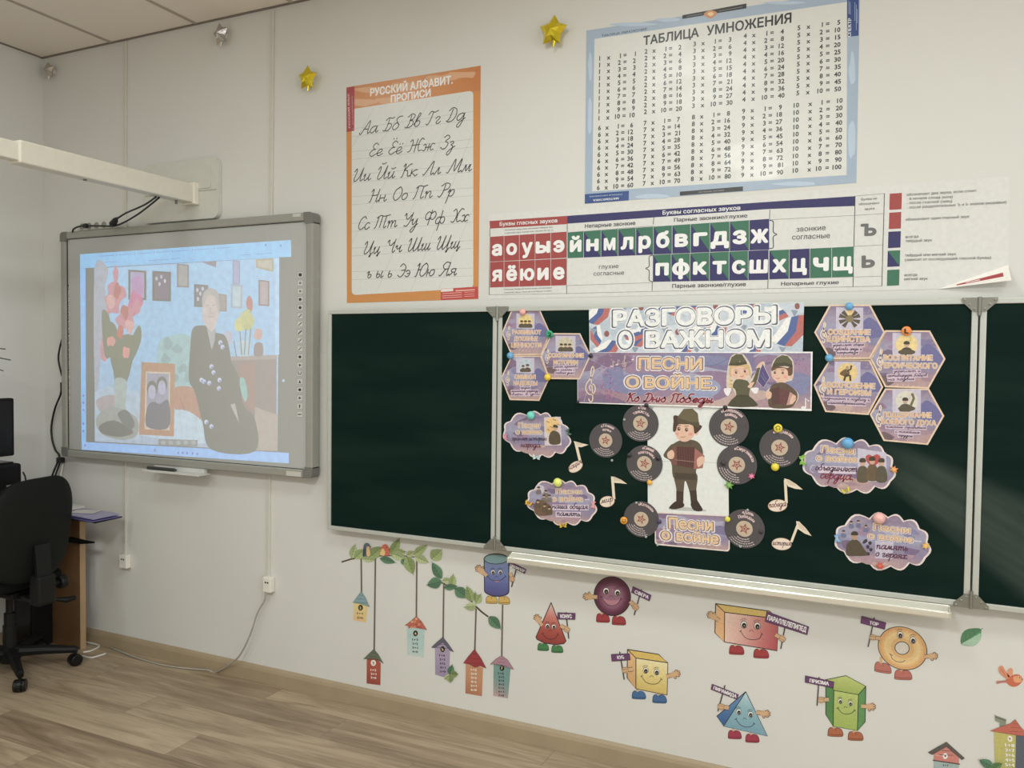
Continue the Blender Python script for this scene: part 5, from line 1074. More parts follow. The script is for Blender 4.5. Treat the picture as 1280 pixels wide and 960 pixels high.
# ---- cloud cards
CUSP = [(340, 632), (500, 588), (622, 580), (724, 604), (828, 655), (876, 740), (868, 838), (762, 872), (640, 893), (486, 852), (336, 800), (286, 700)]
def scallop(box):
    x0, x1, y0, y1 = box; fx = lambda x: x0 + (x - 278) / (888 - 278) * (x1 - x0); fy = lambda y: y0 + (y - 566) / (918 - 566) * (y1 - y0)
    C = [(fx(a), fy(b)) for a, b in CUSP]; cx, cy = (x0 + x1) / 2, (y0 + y1) / 2; out = []
    for i in range(len(C)):
        a, b = Vector(C[i]), Vector(C[(i + 1) % len(C)]); m = (a + b) / 2; d = b - a; n = Vector((d.y, -d.x)).normalized()
        if n.dot(m - Vector((cx, cy))) < 0: n = -n
        h = d.length * .30
        for k in range(6):
            t = k / 6; out.append(tuple(a + d * t + n * h * math.sin(PI * t)))
    return out
def cloud(box, Y, draw, label):
    p = Pr(Y); o = scallop(box); p.base(o, (222, 204, 200), .0006); cx, cy = (box[0] + box[1]) / 2, (box[2] + box[3]) / 2
    inn = [(cx + (x - cx) * .955, cy + (y - cy) * .945) for x, y in o]; P = [p.q(t) for t in inn]; p.grad(P, PURP, 1, (0, 1), 10)
    e = [p.q((cx + (box[1] - box[0]) * .43 * math.cos(2 * PI * k / 16), cy + (box[3] - box[2]) * .42 * math.sin(2 * PI * k / 16))) for k in range(16)]
    p.setclip(e); dusk(p, e, 2, 1.0); p.setclip(None)
    draw(p); return p.build('cloud_card', PHOTOP, None, label, 'card', None)
def soldier(p, x, y, h, lay, c=(88, 78, 56), hat=True):
    p.blob([(x - .3 * h, y + .55 * h), (x - .28 * h, y + .12 * h), (x, y), (x + .28 * h, y + .12 * h), (x + .3 * h, y + .55 * h)], c, lay, 4); p.ell((x, y - .12 * h), .14 * h, .17 * h, (200, 158, 128), lay + 1, 10)
    p.blob([(x - .17 * h, y - .15 * h), (x - .13 * h, y - .33 * h), (x + .13 * h, y - .33 * h), (x + .17 * h, y - .15 * h)], (72, 60, 44), lay + 2, 4)
def band(p, a, b, h, lay, c=(206, 186, 206)): p.poly([(a[0] - 1, a[1] - h * .8), (b[0] + 1, b[1] - h * .8), (b[0] + 1, b[1] + h * .25), (a[0] - 1, a[1] + h * .25)], c, lay)
ZC6 = ZM(625, 505, 6.0)
def d1(p):
    p.zm = ZC6; p.poly([(330, 100), (455, 96), (462, 310), (335, 312)], (206, 190, 192), 4); p.ell((392, 145), 52, 44, (228, 186, 104), 5); p.ell((375, 195), 34, 26, (222, 178, 100), 5)
    p.blob([(368, 240), (395, 200), (440, 215), (455, 260), (445, 300), (375, 300)], (88, 74, 50), 6); p.ell((415, 180), 17, 20, (196, 150, 118), 7); p.blob([(398, 172), (405, 155), (430, 160), (434, 178)], (72, 60, 44), 8)
    for x, y in ((350, 130), (400, 115), (430, 150), (355, 190), (380, 170)): p.stroke([(x, y), (x + 18, y + 8)], 6, (150, 110, 60), 6)
    gold(p, 'Песни', (142, 175), (296, 178), 34, 5); gold(p, 'о войне', (122, 225), (312, 226), 34, 5)
    p.hand('хранят историю', (88, 272), (350, 272), 17, 4.5, (60, 36, 70), 9, .25); p.hand('народа.', (155, 322), (312, 325), 22, 5.5, (110, 40, 64), 9, .25)
cloud((629.5, 711.5, 515.5, 573), -.0535, d1, 'cloud-shaped card at the upper left, with a kneeling soldier under yellow discs')
def d2(p):
    p.zm = ZC6; p.ell((300, 640), 34, 34, (190, 182, 200), 5); 
    for x, y in ((290, 640), (345, 665), (370, 700), (330, 700)): soldier(p, x, y, 62, 6, (120, 108, 104))
    p.blob([(255, 780), (280, 720), (340, 730), (390, 780), (380, 830), (280, 835)], (112, 84, 60), 9, 4)
    for x, y in ((285, 740), (335, 770), (370, 790)): soldier(p, x, y, 70, 10, (96, 78, 56))
    gold(p, 'Песни', (424, 672), (610, 674), 34, 5); gold(p, 'о войне', (395, 728), (618, 730), 36, 5); p.stroke([(636, 717), (668, 716)], 6, (206, 196, 214), 6)
    band(p, (392, 786), (664, 788), 40, 5); band(p, (418, 838), (606, 842), 40, 5)
    p.hand('наша общая', (392, 782), (660, 788), 22, 5.5, (66, 38, 72), 9, .25); p.hand('память.', (425, 836), (612, 842), 22, 5.5, (66, 38, 72), 9, .25)
cloud((659, 744, 601, 657.5), -.0535, d2, 'cloud-shaped card at the lower left, with a group of brown soldiers at its left side')
ZC5 = ZM(990, 535, 5.1889)
def d3(p):
    p.zm = ZC5; p.poly([(425, 130), (610, 160), (615, 352), (430, 345)], (190, 184, 206), 4)
    p.blob([(478, 185), (500, 172), (522, 182), (550, 170), (574, 186), (560, 225), (524, 250), (486, 220)], (188, 62, 56), 5)
    for x, y, c in ((458, 235, (92, 82, 60)), (520, 225, (104, 84, 56)), (580, 235, (88, 80, 60))): p.blob([(x - 34, y + 110), (x - 30, y + 30), (x, y + 10), (x + 30, y + 30), (x + 34, y + 112)], c, 6, 4); p.ell((x, y - 10), 18, 22, (200, 156, 126), 7); p.blob([(x - 20, y - 14), (x - 14, y - 38), (x + 14, y - 38), (x + 20, y - 14)], (72, 58, 44), 8, 4)
    gold(p, 'Песни', (192, 155), (404, 170), 40, 5); gold(p, 'о войне', (160, 210), (420, 224), 38, 5)
    p.stroke([(140, 290), (118, 275), (128, 245), (150, 240)], 4, (206, 190, 190), 6, True)
    band(p, (170, 280), (412, 288), 44, 4); p.hand('объединяют', (150, 272), (422, 284), 22, 5.5, (76, 40, 70), 9, .25); p.hand('сердца.', (182, 325), (400, 338), 30, 7, (136, 36, 60), 9, .25)
cloud((1003.5, 1117.5, 550, 617), -.0535, d3, 'cloud-shaped card at the right, with three soldiers hugging before a red heart')
def d4(p):
    p.zm = ZC5
    for x, y in ((385, 620), (430, 615), (480, 645), (335, 680)): soldier(p, x, y, 52, 5, (104, 112, 146))
    p.blob([(350, 790), (360, 750), (400, 720), (440, 740), (470, 790), (500, 825), (400, 830), (355, 825)], (84, 72, 52), 8, 4); p.ell((405, 700), 22, 26, (180, 138, 110), 9); p.blob([(384, 694), (392, 672), (420, 672), (428, 694)], (64, 54, 42), 10, 4)
    for x, y in ((480, 730), (505, 745), (490, 770), (510, 790), (495, 815), (470, 740)): p.blob(irr((x, y), 11, 12, 7, .3), (62, 52, 66), 8)
    p.poly([(540, 730), (660, 740), (650, 850), (540, 845)], (186, 178, 200), 4)
    gold(p, 'Песни', (532, 660), (762, 684), 40, 5); gold(p, 'о войне', (495, 715), (782, 744), 38, 5); p.stroke([(796, 732), (836, 736)], 6, (206, 196, 214), 6)
    p.hand('память', (545, 782), (752, 796), 24, 6, (96, 40, 74), 9, .25); p.hand('о героях.', (540, 830), (752, 850), 24, 6, (96, 40, 74), 9, .25)
cloud((1043.5, 1161.5, 643.5, 713), -.0535, d4, 'cloud-shaped card at the lower right, with a seated soldier and the pink ball magnet')

# ---- paper gramophone records
VINB = (74, 69, 74)
def star(c, r, rot=90, q=.4): return [(c[0] + (r if k % 2 == 0 else r * q) * math.cos(R(rot + 36 * k)), c[1] + (r if k % 2 == 0 else r * q) * math.sin(R(rot + 36 * k))) for k in range(10)]
def record(x, y, rp, Y, title, tilt, label):
    p = Pr(Y); c = p.q((x, y)); r = rp * p.mpp((x, y)); disc = lambda rr_, n=36: [(c[0] + rr_ * math.cos(2 * PI * k / n), c[1] + rr_ * math.sin(2 * PI * k / n)) for k in range(n)]
    p.base(disc(r), VINB, .0008, True)
    for k in (.92, .78, .64, .52): p.wstroke(disc(r * k, 40) + [disc(r * k, 40)[0]], r * .012, (92, 84, 84), 1)
    p.wpoly(disc(r * .41, 24), (190, 168, 142), 2); p.wpoly(star(c, r * .30, 90 + tilt), (150, 62, 46), 3); p.wpoly(star(c, r * .15, 90 + tilt), (206, 170, 140), 4); p.wpoly(disc(r * .05, 8), (110, 60, 50), 5)
    tl = title.split('/'); n = len(tl)
    for i, t in enumerate(tl): p.arc(t, c, r * (.76 if n == 1 else (.78, .56)[i]), 90 + tilt, r * .17, (226, 190, 190), 3, .05, .8)
    for i, hw in enumerate((38, 48, 56, 58)):
        rr_ = r * (.54 + .115 * i); a0 = -90 + tilt - hw * .75; a1 = -90 + tilt + hw * .75; a = a0
        while a < a1:
            l = random.uniform(4, 13) * .55 / (.5 + .12 * i); p.wstroke([(c[0] + rr_ * math.cos(R(a + l * k / 2)), c[1] + rr_ * math.sin(R(a + l * k / 2))) for k in range(3)], r * .045, (190, 172, 172), 3, False); a += l + 2.4
    return p.build('paper_record', PAPER, None, label, 'paper record', None)
record(757, 550.5, 21.5, -.0535, '«Тёмная/ночь»', -8, 'paper record farthest left, beside the leaning note, titled with two short words')
record(800.5, 529, 23, -.0560, '«Три/танкиста»', -6, 'paper record touching the top left corner of the soldier boy picture')
record(805.5, 579.5, 23, -.0560, '«Синий/платочек»', -14, 'paper record at the left edge of the soldier boy picture, above a tiny orange magnet')
record(801.5, 649, 22.5, -.0560, '«Катюша»', -22, 'lower left paper record, beside the orange face magnet')
record(911, 533.5, 24.5, -.0560, '«Священная/война»', -12, 'paper record at the top right corner of the soldier boy picture')
record(921, 581, 24.5, -.0563, '«Смуглянка»', -34, 'paper record carrying a pink flower magnet, right of the soldier boy picture')
record(974.5, 559.5, 24.5, -.0535, '«Журавли»', -14, 'paper record farthest right, hanging from a yellow smiley magnet')
record(930.5, 661, 24.5, -.0560, '«День/Победы»', -12, 'lower right paper record, at the right end of the small lilac sign')

# ---- paper notes with a word in the head
CRM = (222, 204, 176)
def notecard(head, rx, ry, rot, stem, flag, word, wa, wb, xh, col, label):
    p = Pr(-.0535); hp = []
    for k in range(24):
        a = 2 * PI * k / 24; x, y = rx * math.cos(a), ry * math.sin(a); r_ = R(rot); hp.append((head[0] + x * math.cos(r_) - y * math.sin(r_), head[1] + x * math.sin(r_) + y * math.cos(r_)))
    p.base(hp, CRM, .0006)
    a, b = Vector(stem[0]), Vector(stem[1]); n = Vector((1.7, 0)); p.base([tuple(a - n), tuple(a + n), tuple(b + n), tuple(b - n)], CRM, .0006); p.base(flag, CRM, .0006)
    p.outl(hp, .5, (150, 110, 84), 1); ins = [(head[0] + (q_[0] - head[0]) * .82, head[1] + (q_[1] - head[1]) * .82) for q_ in hp]; p.poly(ins, (226, 206, 190), 1)
    m = (Vector(flag[0]) + Vector(flag[2])) / 2; p.poly([tuple(m + (Vector(f) - m) * .6) for f in flag], (206, 186, 160), 1)
    if word: p.hand(word, wa, wb, xh, xh * .2, col, 3, .3)
    return p.build('paper_note', PAPER, None, label, 'paper music note', None)
notecard((719.5, 583.5), 9.6, 6.2, -32, ((725.5, 578), (719.5, 553)), [(717, 551.5), (720, 552), (727, 554), (735.5, 556), (727, 559), (720, 558.5)], 'нация', (711.5, 588), (727.5, 578.5), 3.6, (120, 46, 50), 'leaning cream paper note beside the leftmost record, its head lettered')
notecard((759, 627), 9.3, 6.8, -10, ((767.5, 624), (765.5, 597)), [(763.5, 595.5), (768, 596), (776, 599.5), (784, 605), (775, 604), (767, 603.5)], 'мир', (751.5, 629.5), (766.5, 626), 4.0, (96, 46, 50), 'cream paper note with a three letter word, left of the lower records')
notecard((972, 632), 12, 7.6, -4, ((983, 629), (981.5, 600)), [(980, 598), (986, 599.5), (995, 605), (1003.5, 612), (994, 611), (985, 608)], 'победа', (961, 634.5), (982.5, 632.5), 4.0, (120, 50, 50), 'upper cream paper note on the right, its head lettered')
notecard((977, 680), 12.4, 7.6, 4, ((989, 678), (998, 654)), [(995, 651.5), (999, 652), (1007, 660), (1014.5, 670), (1006, 667), (997, 661)], 'история', (965.5, 681), (988.5, 682), 3.6, (110, 60, 56), 'lower cream paper note on the right, leaning to the right')

# ================================================================ magnets
def dome(x, y, rp, c, label, Y=-.0572, rough=.35, depth=.55, extra=None, cat='magnet', name='ball_magnet', group=None):
    P = onY(x, y, Y); mp = (onY(x, y - .5, Y) - onY(x, y + .5, Y)).length; r = rp * mp
    q = MB(); M = Matrix.Translation(P) @ Matrix.Rotation(R(90), 4, 'X')
    q.lathe([(r * .82, 0), (r, r * .12), (r * .97, r * .3), (r * .8, r * .6 * depth / .55), (r * .5, r * .82 * depth / .55), (r * .18, r * .93 * depth / .55), (.0001, r * .95 * depth / .55)], 18, M)
    m = pmat('magnet_%d_%d_%d' % c, c, rough, k=1.25, var=.03); o = q.build(name, m, smooth=True)
    tag(o, label, cat, group)
    if extra:
        pr = Pr(P.y - r * .95 * depth / .55 - .0004); extra(pr, x, y, rp); e = pr.build('printed_face', VINYL, o)
    return o
def flat_mag(x, y, pts, c, label, c2=None, name='figure_magnet', Y=-.0572, t=.0045):
    P = [onY(x + a, y + b, Y) for a, b in pts]; q = MB(); q.prism([(v.x, v.z) for v in P], Y - t, Y, 'y')
    o = q.build(name, pmat('magnet_%d_%d_%d' % c, c, .4, k=1.25, var=.05), bevel=.0008); tag(o, label, 'magnet')
    if c2:
        pr = Pr(Y - t - .0003); pr.poly([(x + a * .5, y + b * .5) for a, b in pts], c2, 1); pr.build('printed_face', VINYL, o)
    return o
def face_(pr, x, y, r): pr.ell((x - r * .3, y - r * .2), r * .12, r * .2, (60, 40, 20), 1, 8); pr.ell((x + r * .3, y - r * .2), r * .12, r * .2, (60, 40, 20), 1, 8); pr.stroke([(x - r * .5, y + r * .2), (x, y + r * .5), (x + r * .5, y + r * .2)], .7, (60, 40, 20), 1, True)
def sad_(pr, x, y, r): pr.ell((x - r * .3, y + r * .25), r * .13, r * .22, (60, 48, 10), 1, 8); pr.ell((x + r * .3, y + r * .25), r * .13, r * .22, (60, 48, 10), 1, 8); pr.stroke([(x - r * .6, y - r * .05), (x, y - r * .5), (x + r * .6, y - r * .05)], .8, (60, 48, 10), 1, True)
def let_(t): return lambda pr, x, y, r: pr.text(t, (x - r * .38, y + r * .5), (x + r * .38, y + r * .5), r * 1.0, (30, 50, 40), 1, .05)
BLU = (96, 160, 206)
dome(653.5, 390, 4.3, (222, 164, 158), 'pink ball magnet at the top of the hexagon card with a golden crowd', Y=-.0572)
dome(687, 417.8, 4.9, (40, 160, 112), 'green round magnet with a dark figure, where two left hexagon cards meet', extra=let_('2'), depth=.3, Y=-.0624)
dome(638, 444.5, 4.4, BLU, 'blue ball magnet between the two leftmost hexagon cards')
dome(684.8, 471.5, 4.6, (226, 190, 40), 'golden yellow ball magnet under the middle left hexagon card', Y=-.0624)
dome(738.5, 444.6, 2.9, (44, 42, 60), 'small dark magnet at the upper left corner of the lilac banner', depth=.4, Y=-.0624)
dome(722.5, 502.5, 2.0, (40, 38, 48), 'tiny dark magnet at the lower left corner of the lilac banner', depth=.4, Y=-.0612)
dome(663.8, 519.2, 5.4, (104, 200, 186), 'turquoise ball magnet above the upper left cloud card')
dome(697.4, 603, 5.7, (214, 220, 108), 'pale lime ball magnet above the lower left cloud card')
dome(808, 506.5, 2.8, (40, 38, 44), 'small black magnet over the upper record left of the boy\'s cap', depth=.4, Y=-.0614)
dome(786.5, 569, 3.0, (38, 36, 42), 'small black magnet on the left edge of the record nearest the boy\'s elbow', depth=.35, Y=-.0580)
dome(822.5, 573, 2.8, (38, 36, 42), 'small black magnet on the right edge of the record nearest the boy\'s elbow', depth=.35, Y=-.0580)
dome(812, 603, 3.3, (226, 166, 50), 'small orange yellow magnet under the record at the boy picture\'s left edge', depth=.5, Y=-.0580)
dome(780, 650.5, 4.7, (222, 150, 44), 'orange face magnet beside the lower left record', extra=face_, depth=.35, Y=-.0580)
dome(824, 652, 3.0, (70, 58, 92), 'small dark violet magnet between the lower left record and the lilac sign', depth=.35, Y=-.0580)
dome(906.5, 509.5, 2.9, (36, 34, 40), 'small black magnet at the top of the record right of the boy\'s cap', depth=.5, Y=-.0614)
dome(904, 579, 3.0, (50, 46, 50), 'small dark magnet on the record that carries the pink flower', depth=.35, Y=-.0582)
dome(972.6, 535, 5.4, (226, 204, 48), 'yellow smiley magnet, upside down, above the farthest right record', extra=sad_, depth=.35, Y=-.0580)
dome(969, 583.8, 5.0, (226, 204, 52), 'plain yellow ball magnet below the farthest right record', Y=-.0580)
dome(909.6, 649, 3.4, (214, 206, 60), 'small yellow magnet between the lilac sign and the lower right record', depth=.5, Y=-.0582)
dome(951, 665, 2.4, (46, 42, 44), 'tiny dark magnet on the right side of the lower right record', depth=.35, Y=-.0580)
dome(1061.5, 383, 4.9, BLU, 'blue ball magnet at the top of the hexagon card with fanned weapons', Y=-.0600)
dome(1133, 413.6, 5.8, (236, 130, 50), 'orange round magnet with a dark letter at the top of a hexagon card', extra=let_('L'), depth=.3)
dome(1036.6, 447.5, 5.0, BLU, 'blue ball magnet between two stacked hexagon cards on the right', Y=-.0600)
dome(1059.6, 554, 7.2, BLU, 'large blue ball magnet above the cloud card with a red heart')
dome(1099.2, 647.6, 7.4, (232, 172, 166), 'large pink ball magnet above the lower right cloud card')
# clear pins
for x, y, l in ((757.5, 532.5, 'tiny clear pin at the top of the farthest left record'), (765, 575.5, 'tiny clear pin at the bottom of the farthest left record'), (780.5, 524.5, 'tiny clear pin at the left of the upper record'), (814.5, 508.8, 'tiny clear pin at the right of the upper record'), (795.5, 628.5, 'tiny clear pin on top of the lower left record'), (807.5, 671, 'tiny clear pin under the lower left record'), (822, 681, 'tiny clear pin at the lower left corner of the lilac sign'), (934.5, 637.5, 'tiny clear pin on top of the lower right record'), (925.5, 683, 'tiny clear pin under the lower right record')):
    dome(x, y, 1.7, (150, 162, 160), l, rough=.15, depth=.6, Y=-.0580, name='push_pin', cat='pin')
BF = [(-1, .2), (-5, -4), (-6, -1), (-4.5, 1.5), (-5, 4), (-2, 3.5), (0, 1.5), (2, 3.5), (5, 4), (4.5, 1.5), (6, -1), (5, -4), (1, .2), (0, -1.5)]
rotp = lambda pts, a, s_: [(s_ * (x * math.cos(R(a)) - y * math.sin(R(a))), s_ * (x * math.sin(R(a)) + y * math.cos(R(a)))) for x, y in pts]
LEAF5 = [(0, -5), (1.5, -2), (5, -3), (3.2, .2), (5.5, 2.5), (2, 2.2), (.4, 5), (-1.6, 2.4), (-5, 3), (-3, 0), (-5, -2.8), (-1.6, -2)]
flat_mag(711, 540, rotp(BF, 70, .75), (70, 108, 92), 'dark green butterfly magnet at the right tip of the upper left cloud card', (48, 80, 70), 'butterfly_magnet')
flat_mag(632.5, 546, rotp(BF, 90, .6), (200, 120, 140), 'small pink butterfly magnet at the left tip of the upper left cloud card', (226, 150, 166), 'butterfly_magnet')
flat_mag(671, 571, rotp(BF, 5, .85), (186, 206, 206), 'pale butterfly magnet at the bottom of the upper left cloud card', (150, 176, 180), 'butterfly_magnet')
flat_mag(661, 628.5, rotp(BF, 20, .75), (216, 170, 44), 'yellow butterfly magnet at the left of the lower left cloud card', (150, 110, 30), 'butterfly_magnet')
flat_mag(742, 631, rotp(BF, 95, .75), (216, 140, 150), 'pink butterfly magnet at the right of the lower left cloud card', (236, 170, 176), 'butterfly_magnet')
flat_mag(704, 656, rotp(BF, -5, .85), (206, 166, 40), 'yellow butterfly magnet at the bottom of the lower left cloud card', (140, 110, 30), 'butterfly_magnet')
flat_mag(939.5, 595, rotp(LEAF5, 10, .8), (216, 110, 150), 'pink flower magnet on a record right of the boy picture', (230, 140, 170), 'flower_magnet', -.0582)
flat_mag(911.5, 606, rotp(LEAF5, 30, 1.1), (96, 150, 62), 'green leaf magnet under the record with a pink flower', (130, 180, 90), 'leaf_magnet', -.0582)
flat_mag(1003.5, 575, rotp(BF, 85, 1.1), (116, 170, 62), 'green butterfly magnet at the left of the cloud card with a red heart', (150, 200, 90), 'butterfly_magnet')
flat_mag(1117.5, 586.5, rotp(LEAF5, 20, .95), (224, 140, 62), 'orange leaf magnet at the right of the cloud card with a red heart', (236, 170, 90), 'leaf_magnet')
flat_mag(1057.5, 612.5, rotp(BF, -25, .9), (206, 190, 62), 'yellow butterfly magnet at the bottom of the cloud card with a red heart', (150, 160, 60), 'butterfly_magnet')
flat_mag(1047, 672.5, rotp(BF, 80, .9), (120, 164, 206), 'blue butterfly magnet at the left of the lower right cloud card', (160, 196, 226), 'butterfly_magnet')
flat_mag(1157, 682, rotp(LEAF5, 0, .95), (214, 166, 70), 'yellow flower magnet at the right of the lower right cloud card', (226, 190, 100), 'flower_magnet')
flat_mag(1100, 707, rotp(LEAF5, 36, .95), (200, 70, 56), 'red flower magnet at the bottom of the lower right cloud card', (216, 100, 80), 'flower_magnet')

# ================================================================ stickers on the wall
YS = -.0009
SK = (206, 162, 112); SKO = (96, 66, 42); EDGE = (52, 40, 48)
class St:
    """a wall sticker made of cut vinyl parts: body, hands, shoes, placard"""
    def __init__(s, name, label, zm, at):
        P = onY(*zm(*at), 0); s.zm = zm; s.e = empty(name, (P.x, -.0005, P.z), label, 'wall sticker'); s.n = 0
    def part(s, name, fn, lift=0):
        p = Pr(YS - lift * .0014, s.zm); fn(p); p.build(name, VINYL, s.e)
    def hand(s, w_, tip, fist=False, sc=1.0):
        """arm from the body to the wrist w_, then a hand pointing to tip"""
        sc *= 1.22
        def fn(p):
            W_ = Vector(w_); Tt = Vector(tip); d = (Tt - W_).normalized(); n = Vector((-d.y, d.x)); k = sc
            p.base([tuple(W_ - d * 22 * k + n * 9 * k), tuple(W_ + n * 9 * k), tuple(W_ - n * 9 * k), tuple(W_ - d * 22 * k - n * 9 * k)], SK, .0003)
            c = W_ + d * 12 * k; p.base([(c.x + 15 * k * math.cos(a * PI / 6), c.y + 15 * k * math.sin(a * PI / 6)) for a in range(12)], SK, .0003)
            p.stroke([tuple(W_ - d * 20 * k + n * 9 * k), tuple(W_ + n * 9 * k)], 2.5, SKO, 2); p.stroke([tuple(W_ - d * 20 * k - n * 9 * k), tuple(W_ - n * 9 * k)], 2.5, SKO, 2)
            if fist:
                for i in range(4): q_ = c + d * (-8 + 6.5 * i) * k - n * 6 * k; p.stroke([tuple(q_), tuple(q_ + n * 13 * k)], 9 * k, SKO, 1); p.stroke([tuple(q_), tuple(q_ + n * 13 * k)], 6.5 * k, SK, 2)
                q_ = c + n * 8 * k; p.stroke([tuple(q_ - d * 8 * k), tuple(q_ + d * 10 * k)], 10 * k, SKO, 3); p.stroke([tuple(q_ - d * 8 * k), tuple(q_ + d * 10 * k)], 7 * k, SK, 4)
            else:
                for a, L in ((-38, 21), (-13, 26), (10, 26), (32, 22), (80, 17)):
                    dd = Vector((d.x * math.cos(R(a)) - d.y * math.sin(R(a)), d.x * math.sin(R(a)) + d.y * math.cos(R(a)))); p.stroke([tuple(c + dd * 6 * k), tuple(c + dd * L * k)], 11.5 * k, SKO, 1); p.stroke([tuple(c + dd * 4 * k), tuple(c + dd * L * k)], 6.6 * k, SK, 2)
                p.ell(tuple(c), 12 * k, 12 * k, SK, 3, 12)
        s.part('hand', fn, 1.25 if fist else .2)
    def shoe(s, c, w_, h_, col, sl=.06):
        def fn(p):
            x, y = c; dk = tuple(int(v * .5) for v in col); f = lambda a, b: (x + a * w_, y + b * h_ + a * w_ * sl)
            o = [tuple(v) for v in closed([f(-.5, .3), f(-.46, -.25), f(-.3, -.5), f(-.05, -.42), f(.1, -.5), f(.35, -.42), f(.5, -.1), f(.5, .42), f(0, .5), f(-.45, .48)], 4)]
            p.base(o, col, .0003); p.outl(o, 2.6, dk, 1); p.stroke([f(-.46, .3), f(.0, .34), f(.46, .28)], 2.6, dk, 2); p.stroke([f(-.1, -.5), f(-.1, -.95)], w_ * .16, SK, 1); p.stroke([f(.02, -.42), f(.05, -.12)], 2, dk, 2)
        s.part('shoe', fn, -.2)
    def placard(s, q4, t, a, b, cap, stick, lift=1):
        def fn(p):
            st = [Vector(v) for v in stick]; d = (st[1] - st[0]).normalized(); n = Vector((-d.y, d.x)) * 3.2
            p.base([tuple(st[0] + n), tuple(st[0] - n), tuple(st[1] - n), tuple(st[1] + n)], (74, 56, 66), .0003); p.base(q4, (104, 54, 106), .0003)
            p.outl(q4, 2.6, (60, 34, 62), 1); p.text(t, a, b, cap, (236, 228, 236), 2, .045)
        s.part('placard', fn, lift)
def eyes(p, l, r, s_, lay, iris=(60, 40, 34)):
    for c in (l, r):
        p.ell(c, s_ * 1.1, s_ * 1.25, EDGE, lay, 16); p.ell(c, s_ * .94, s_ * 1.08, (228, 224, 220), lay + 1, 16); p.ell((c[0] + s_ * .06, c[1] + s_ * .22), s_ * .72, s_ * .82, iris, lay + 2, 14); p.ell((c[0] + s_ * .06, c[1] + s_ * .22), s_ * .5, s_ * .6, (22, 16, 16), lay + 3, 12); p.ell((c[0] + s_ * .1, c[1] + s_ * .34), s_ * .16, s_ * .18, (226, 206, 180), lay + 4, 8)
        for a in (-130, -105, -80): p.stroke([(c[0] + s_ * 1.1 * math.cos(R(a)), c[1] + s_ * 1.25 * math.sin(R(a))), (c[0] + s_ * 1.6 * math.cos(R(a)), c[1] + s_ * 1.8 * math.sin(R(a)))], 1.6, EDGE, lay + 2)
        p.stroke([(c[0] - s_ * 1.1, c[1] - s_ * 1.5), (c[0] - s_ * .1, c[1] - s_ * 2.0), (c[0] + s_ * .9, c[1] - s_ * 1.6)], 2.0, EDGE, lay + 2, True)
def smile(p, pts, lay, mouth=None, w_=3.2):
    if mouth: p.blob(mouth, (190, 120, 140), lay)
    p.stroke(pts, w_, EDGE, lay + 1, True); a, b = pts[0], pts[-1]
    p.stroke([(a[0] - 6, a[1] + 2), (a[0] + 4, a[1] - 6)], w_, EDGE, lay + 1); p.stroke([(b[0] - 3, b[1] - 7), (b[0] + 6, b[1] + 3)], w_, EDGE, lay + 1)
def nose(p, x, y, s_, lay): p.stroke([(x - s_, y + s_ * .4), (x - s_ * .4, y - s_ * .3), (x + s_ * .4, y - s_ * .2), (x + s_, y + s_ * .5)], 2.4, EDGE, lay, True)
# cylinder
Z = ZM(580, 680, 4.3643)
s = St('cylinder_sticker', 'wall sticker of a smiling blue cylinder with yellow shoes, just under the chalkboard', Z, (180, 330))
def f_(p):
    o = [(110, 85), (112, 255)] + [(178 + 67 * math.cos(R(a)), 255 + 30 * math.sin(R(a)) + (178 + 67 * math.cos(R(a)) - 178) * .05) for a in range(180, -1, -20)] + [(244, 90), (240, 75)] + [(175 + 66 * math.cos(R(a)), 82 - 28 * math.sin(R(a))) for a in range(0, 181, 20)]
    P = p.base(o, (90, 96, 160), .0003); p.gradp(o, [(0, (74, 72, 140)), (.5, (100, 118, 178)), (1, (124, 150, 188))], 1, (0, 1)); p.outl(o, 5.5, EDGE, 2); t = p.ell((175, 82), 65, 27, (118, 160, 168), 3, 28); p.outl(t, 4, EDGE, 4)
    eyes(p, (158, 155), (198, 155), 12, 5, (60, 90, 110)); smile(p, [(130, 178), (150, 195), (178, 200), (204, 195), (226, 178)], 6, [(160, 196), (178, 198), (196, 196), (180, 208)]); nose(p, 178, 178, 9, 6)
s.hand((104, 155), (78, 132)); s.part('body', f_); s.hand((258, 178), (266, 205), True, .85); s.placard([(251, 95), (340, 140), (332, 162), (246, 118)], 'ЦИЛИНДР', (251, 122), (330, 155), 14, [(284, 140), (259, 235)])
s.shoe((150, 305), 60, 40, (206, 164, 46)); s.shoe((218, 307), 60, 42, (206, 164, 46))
# sphere
s = St('sphere_sticker', 'wall sticker of a smiling dark purple sphere with red shoes under the chalkboard', Z, (800, 445))
def f_(p):
    o = [(809 + 100 * math.cos(2 * PI * k / 40), 285 + 106 * math.sin(2 * PI * k / 40) + 4 * math.cos(2 * PI * k / 40)) for k in range(40)]
    p.base(o, (92, 34, 62), .0003); p.outl(o, 4.5, (44, 18, 32), 1)
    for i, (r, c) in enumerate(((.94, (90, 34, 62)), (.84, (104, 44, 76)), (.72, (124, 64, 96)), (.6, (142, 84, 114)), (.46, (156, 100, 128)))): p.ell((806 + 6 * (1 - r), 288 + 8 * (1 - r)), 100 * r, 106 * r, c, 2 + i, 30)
    eyes(p, (775, 257), (837, 266), 16, 8, (84, 44, 34)); smile(p, [(750, 290), (775, 325), (805, 336), (835, 328), (856, 300)], 8, [(755, 296), (790, 308), (850, 306), (830, 330), (790, 332)]); nose(p, 803, 286, 12, 10)
s.hand((700, 288), (668, 286), False, 1.0); s.part('body', f_); s.hand((925, 332), (945, 352), True); s.placard([(922, 232), (1022, 280), (1012, 312), (912, 264)], 'СФЕРА', (930, 268), (1004, 300), 19, [(968, 248), (928, 388)])
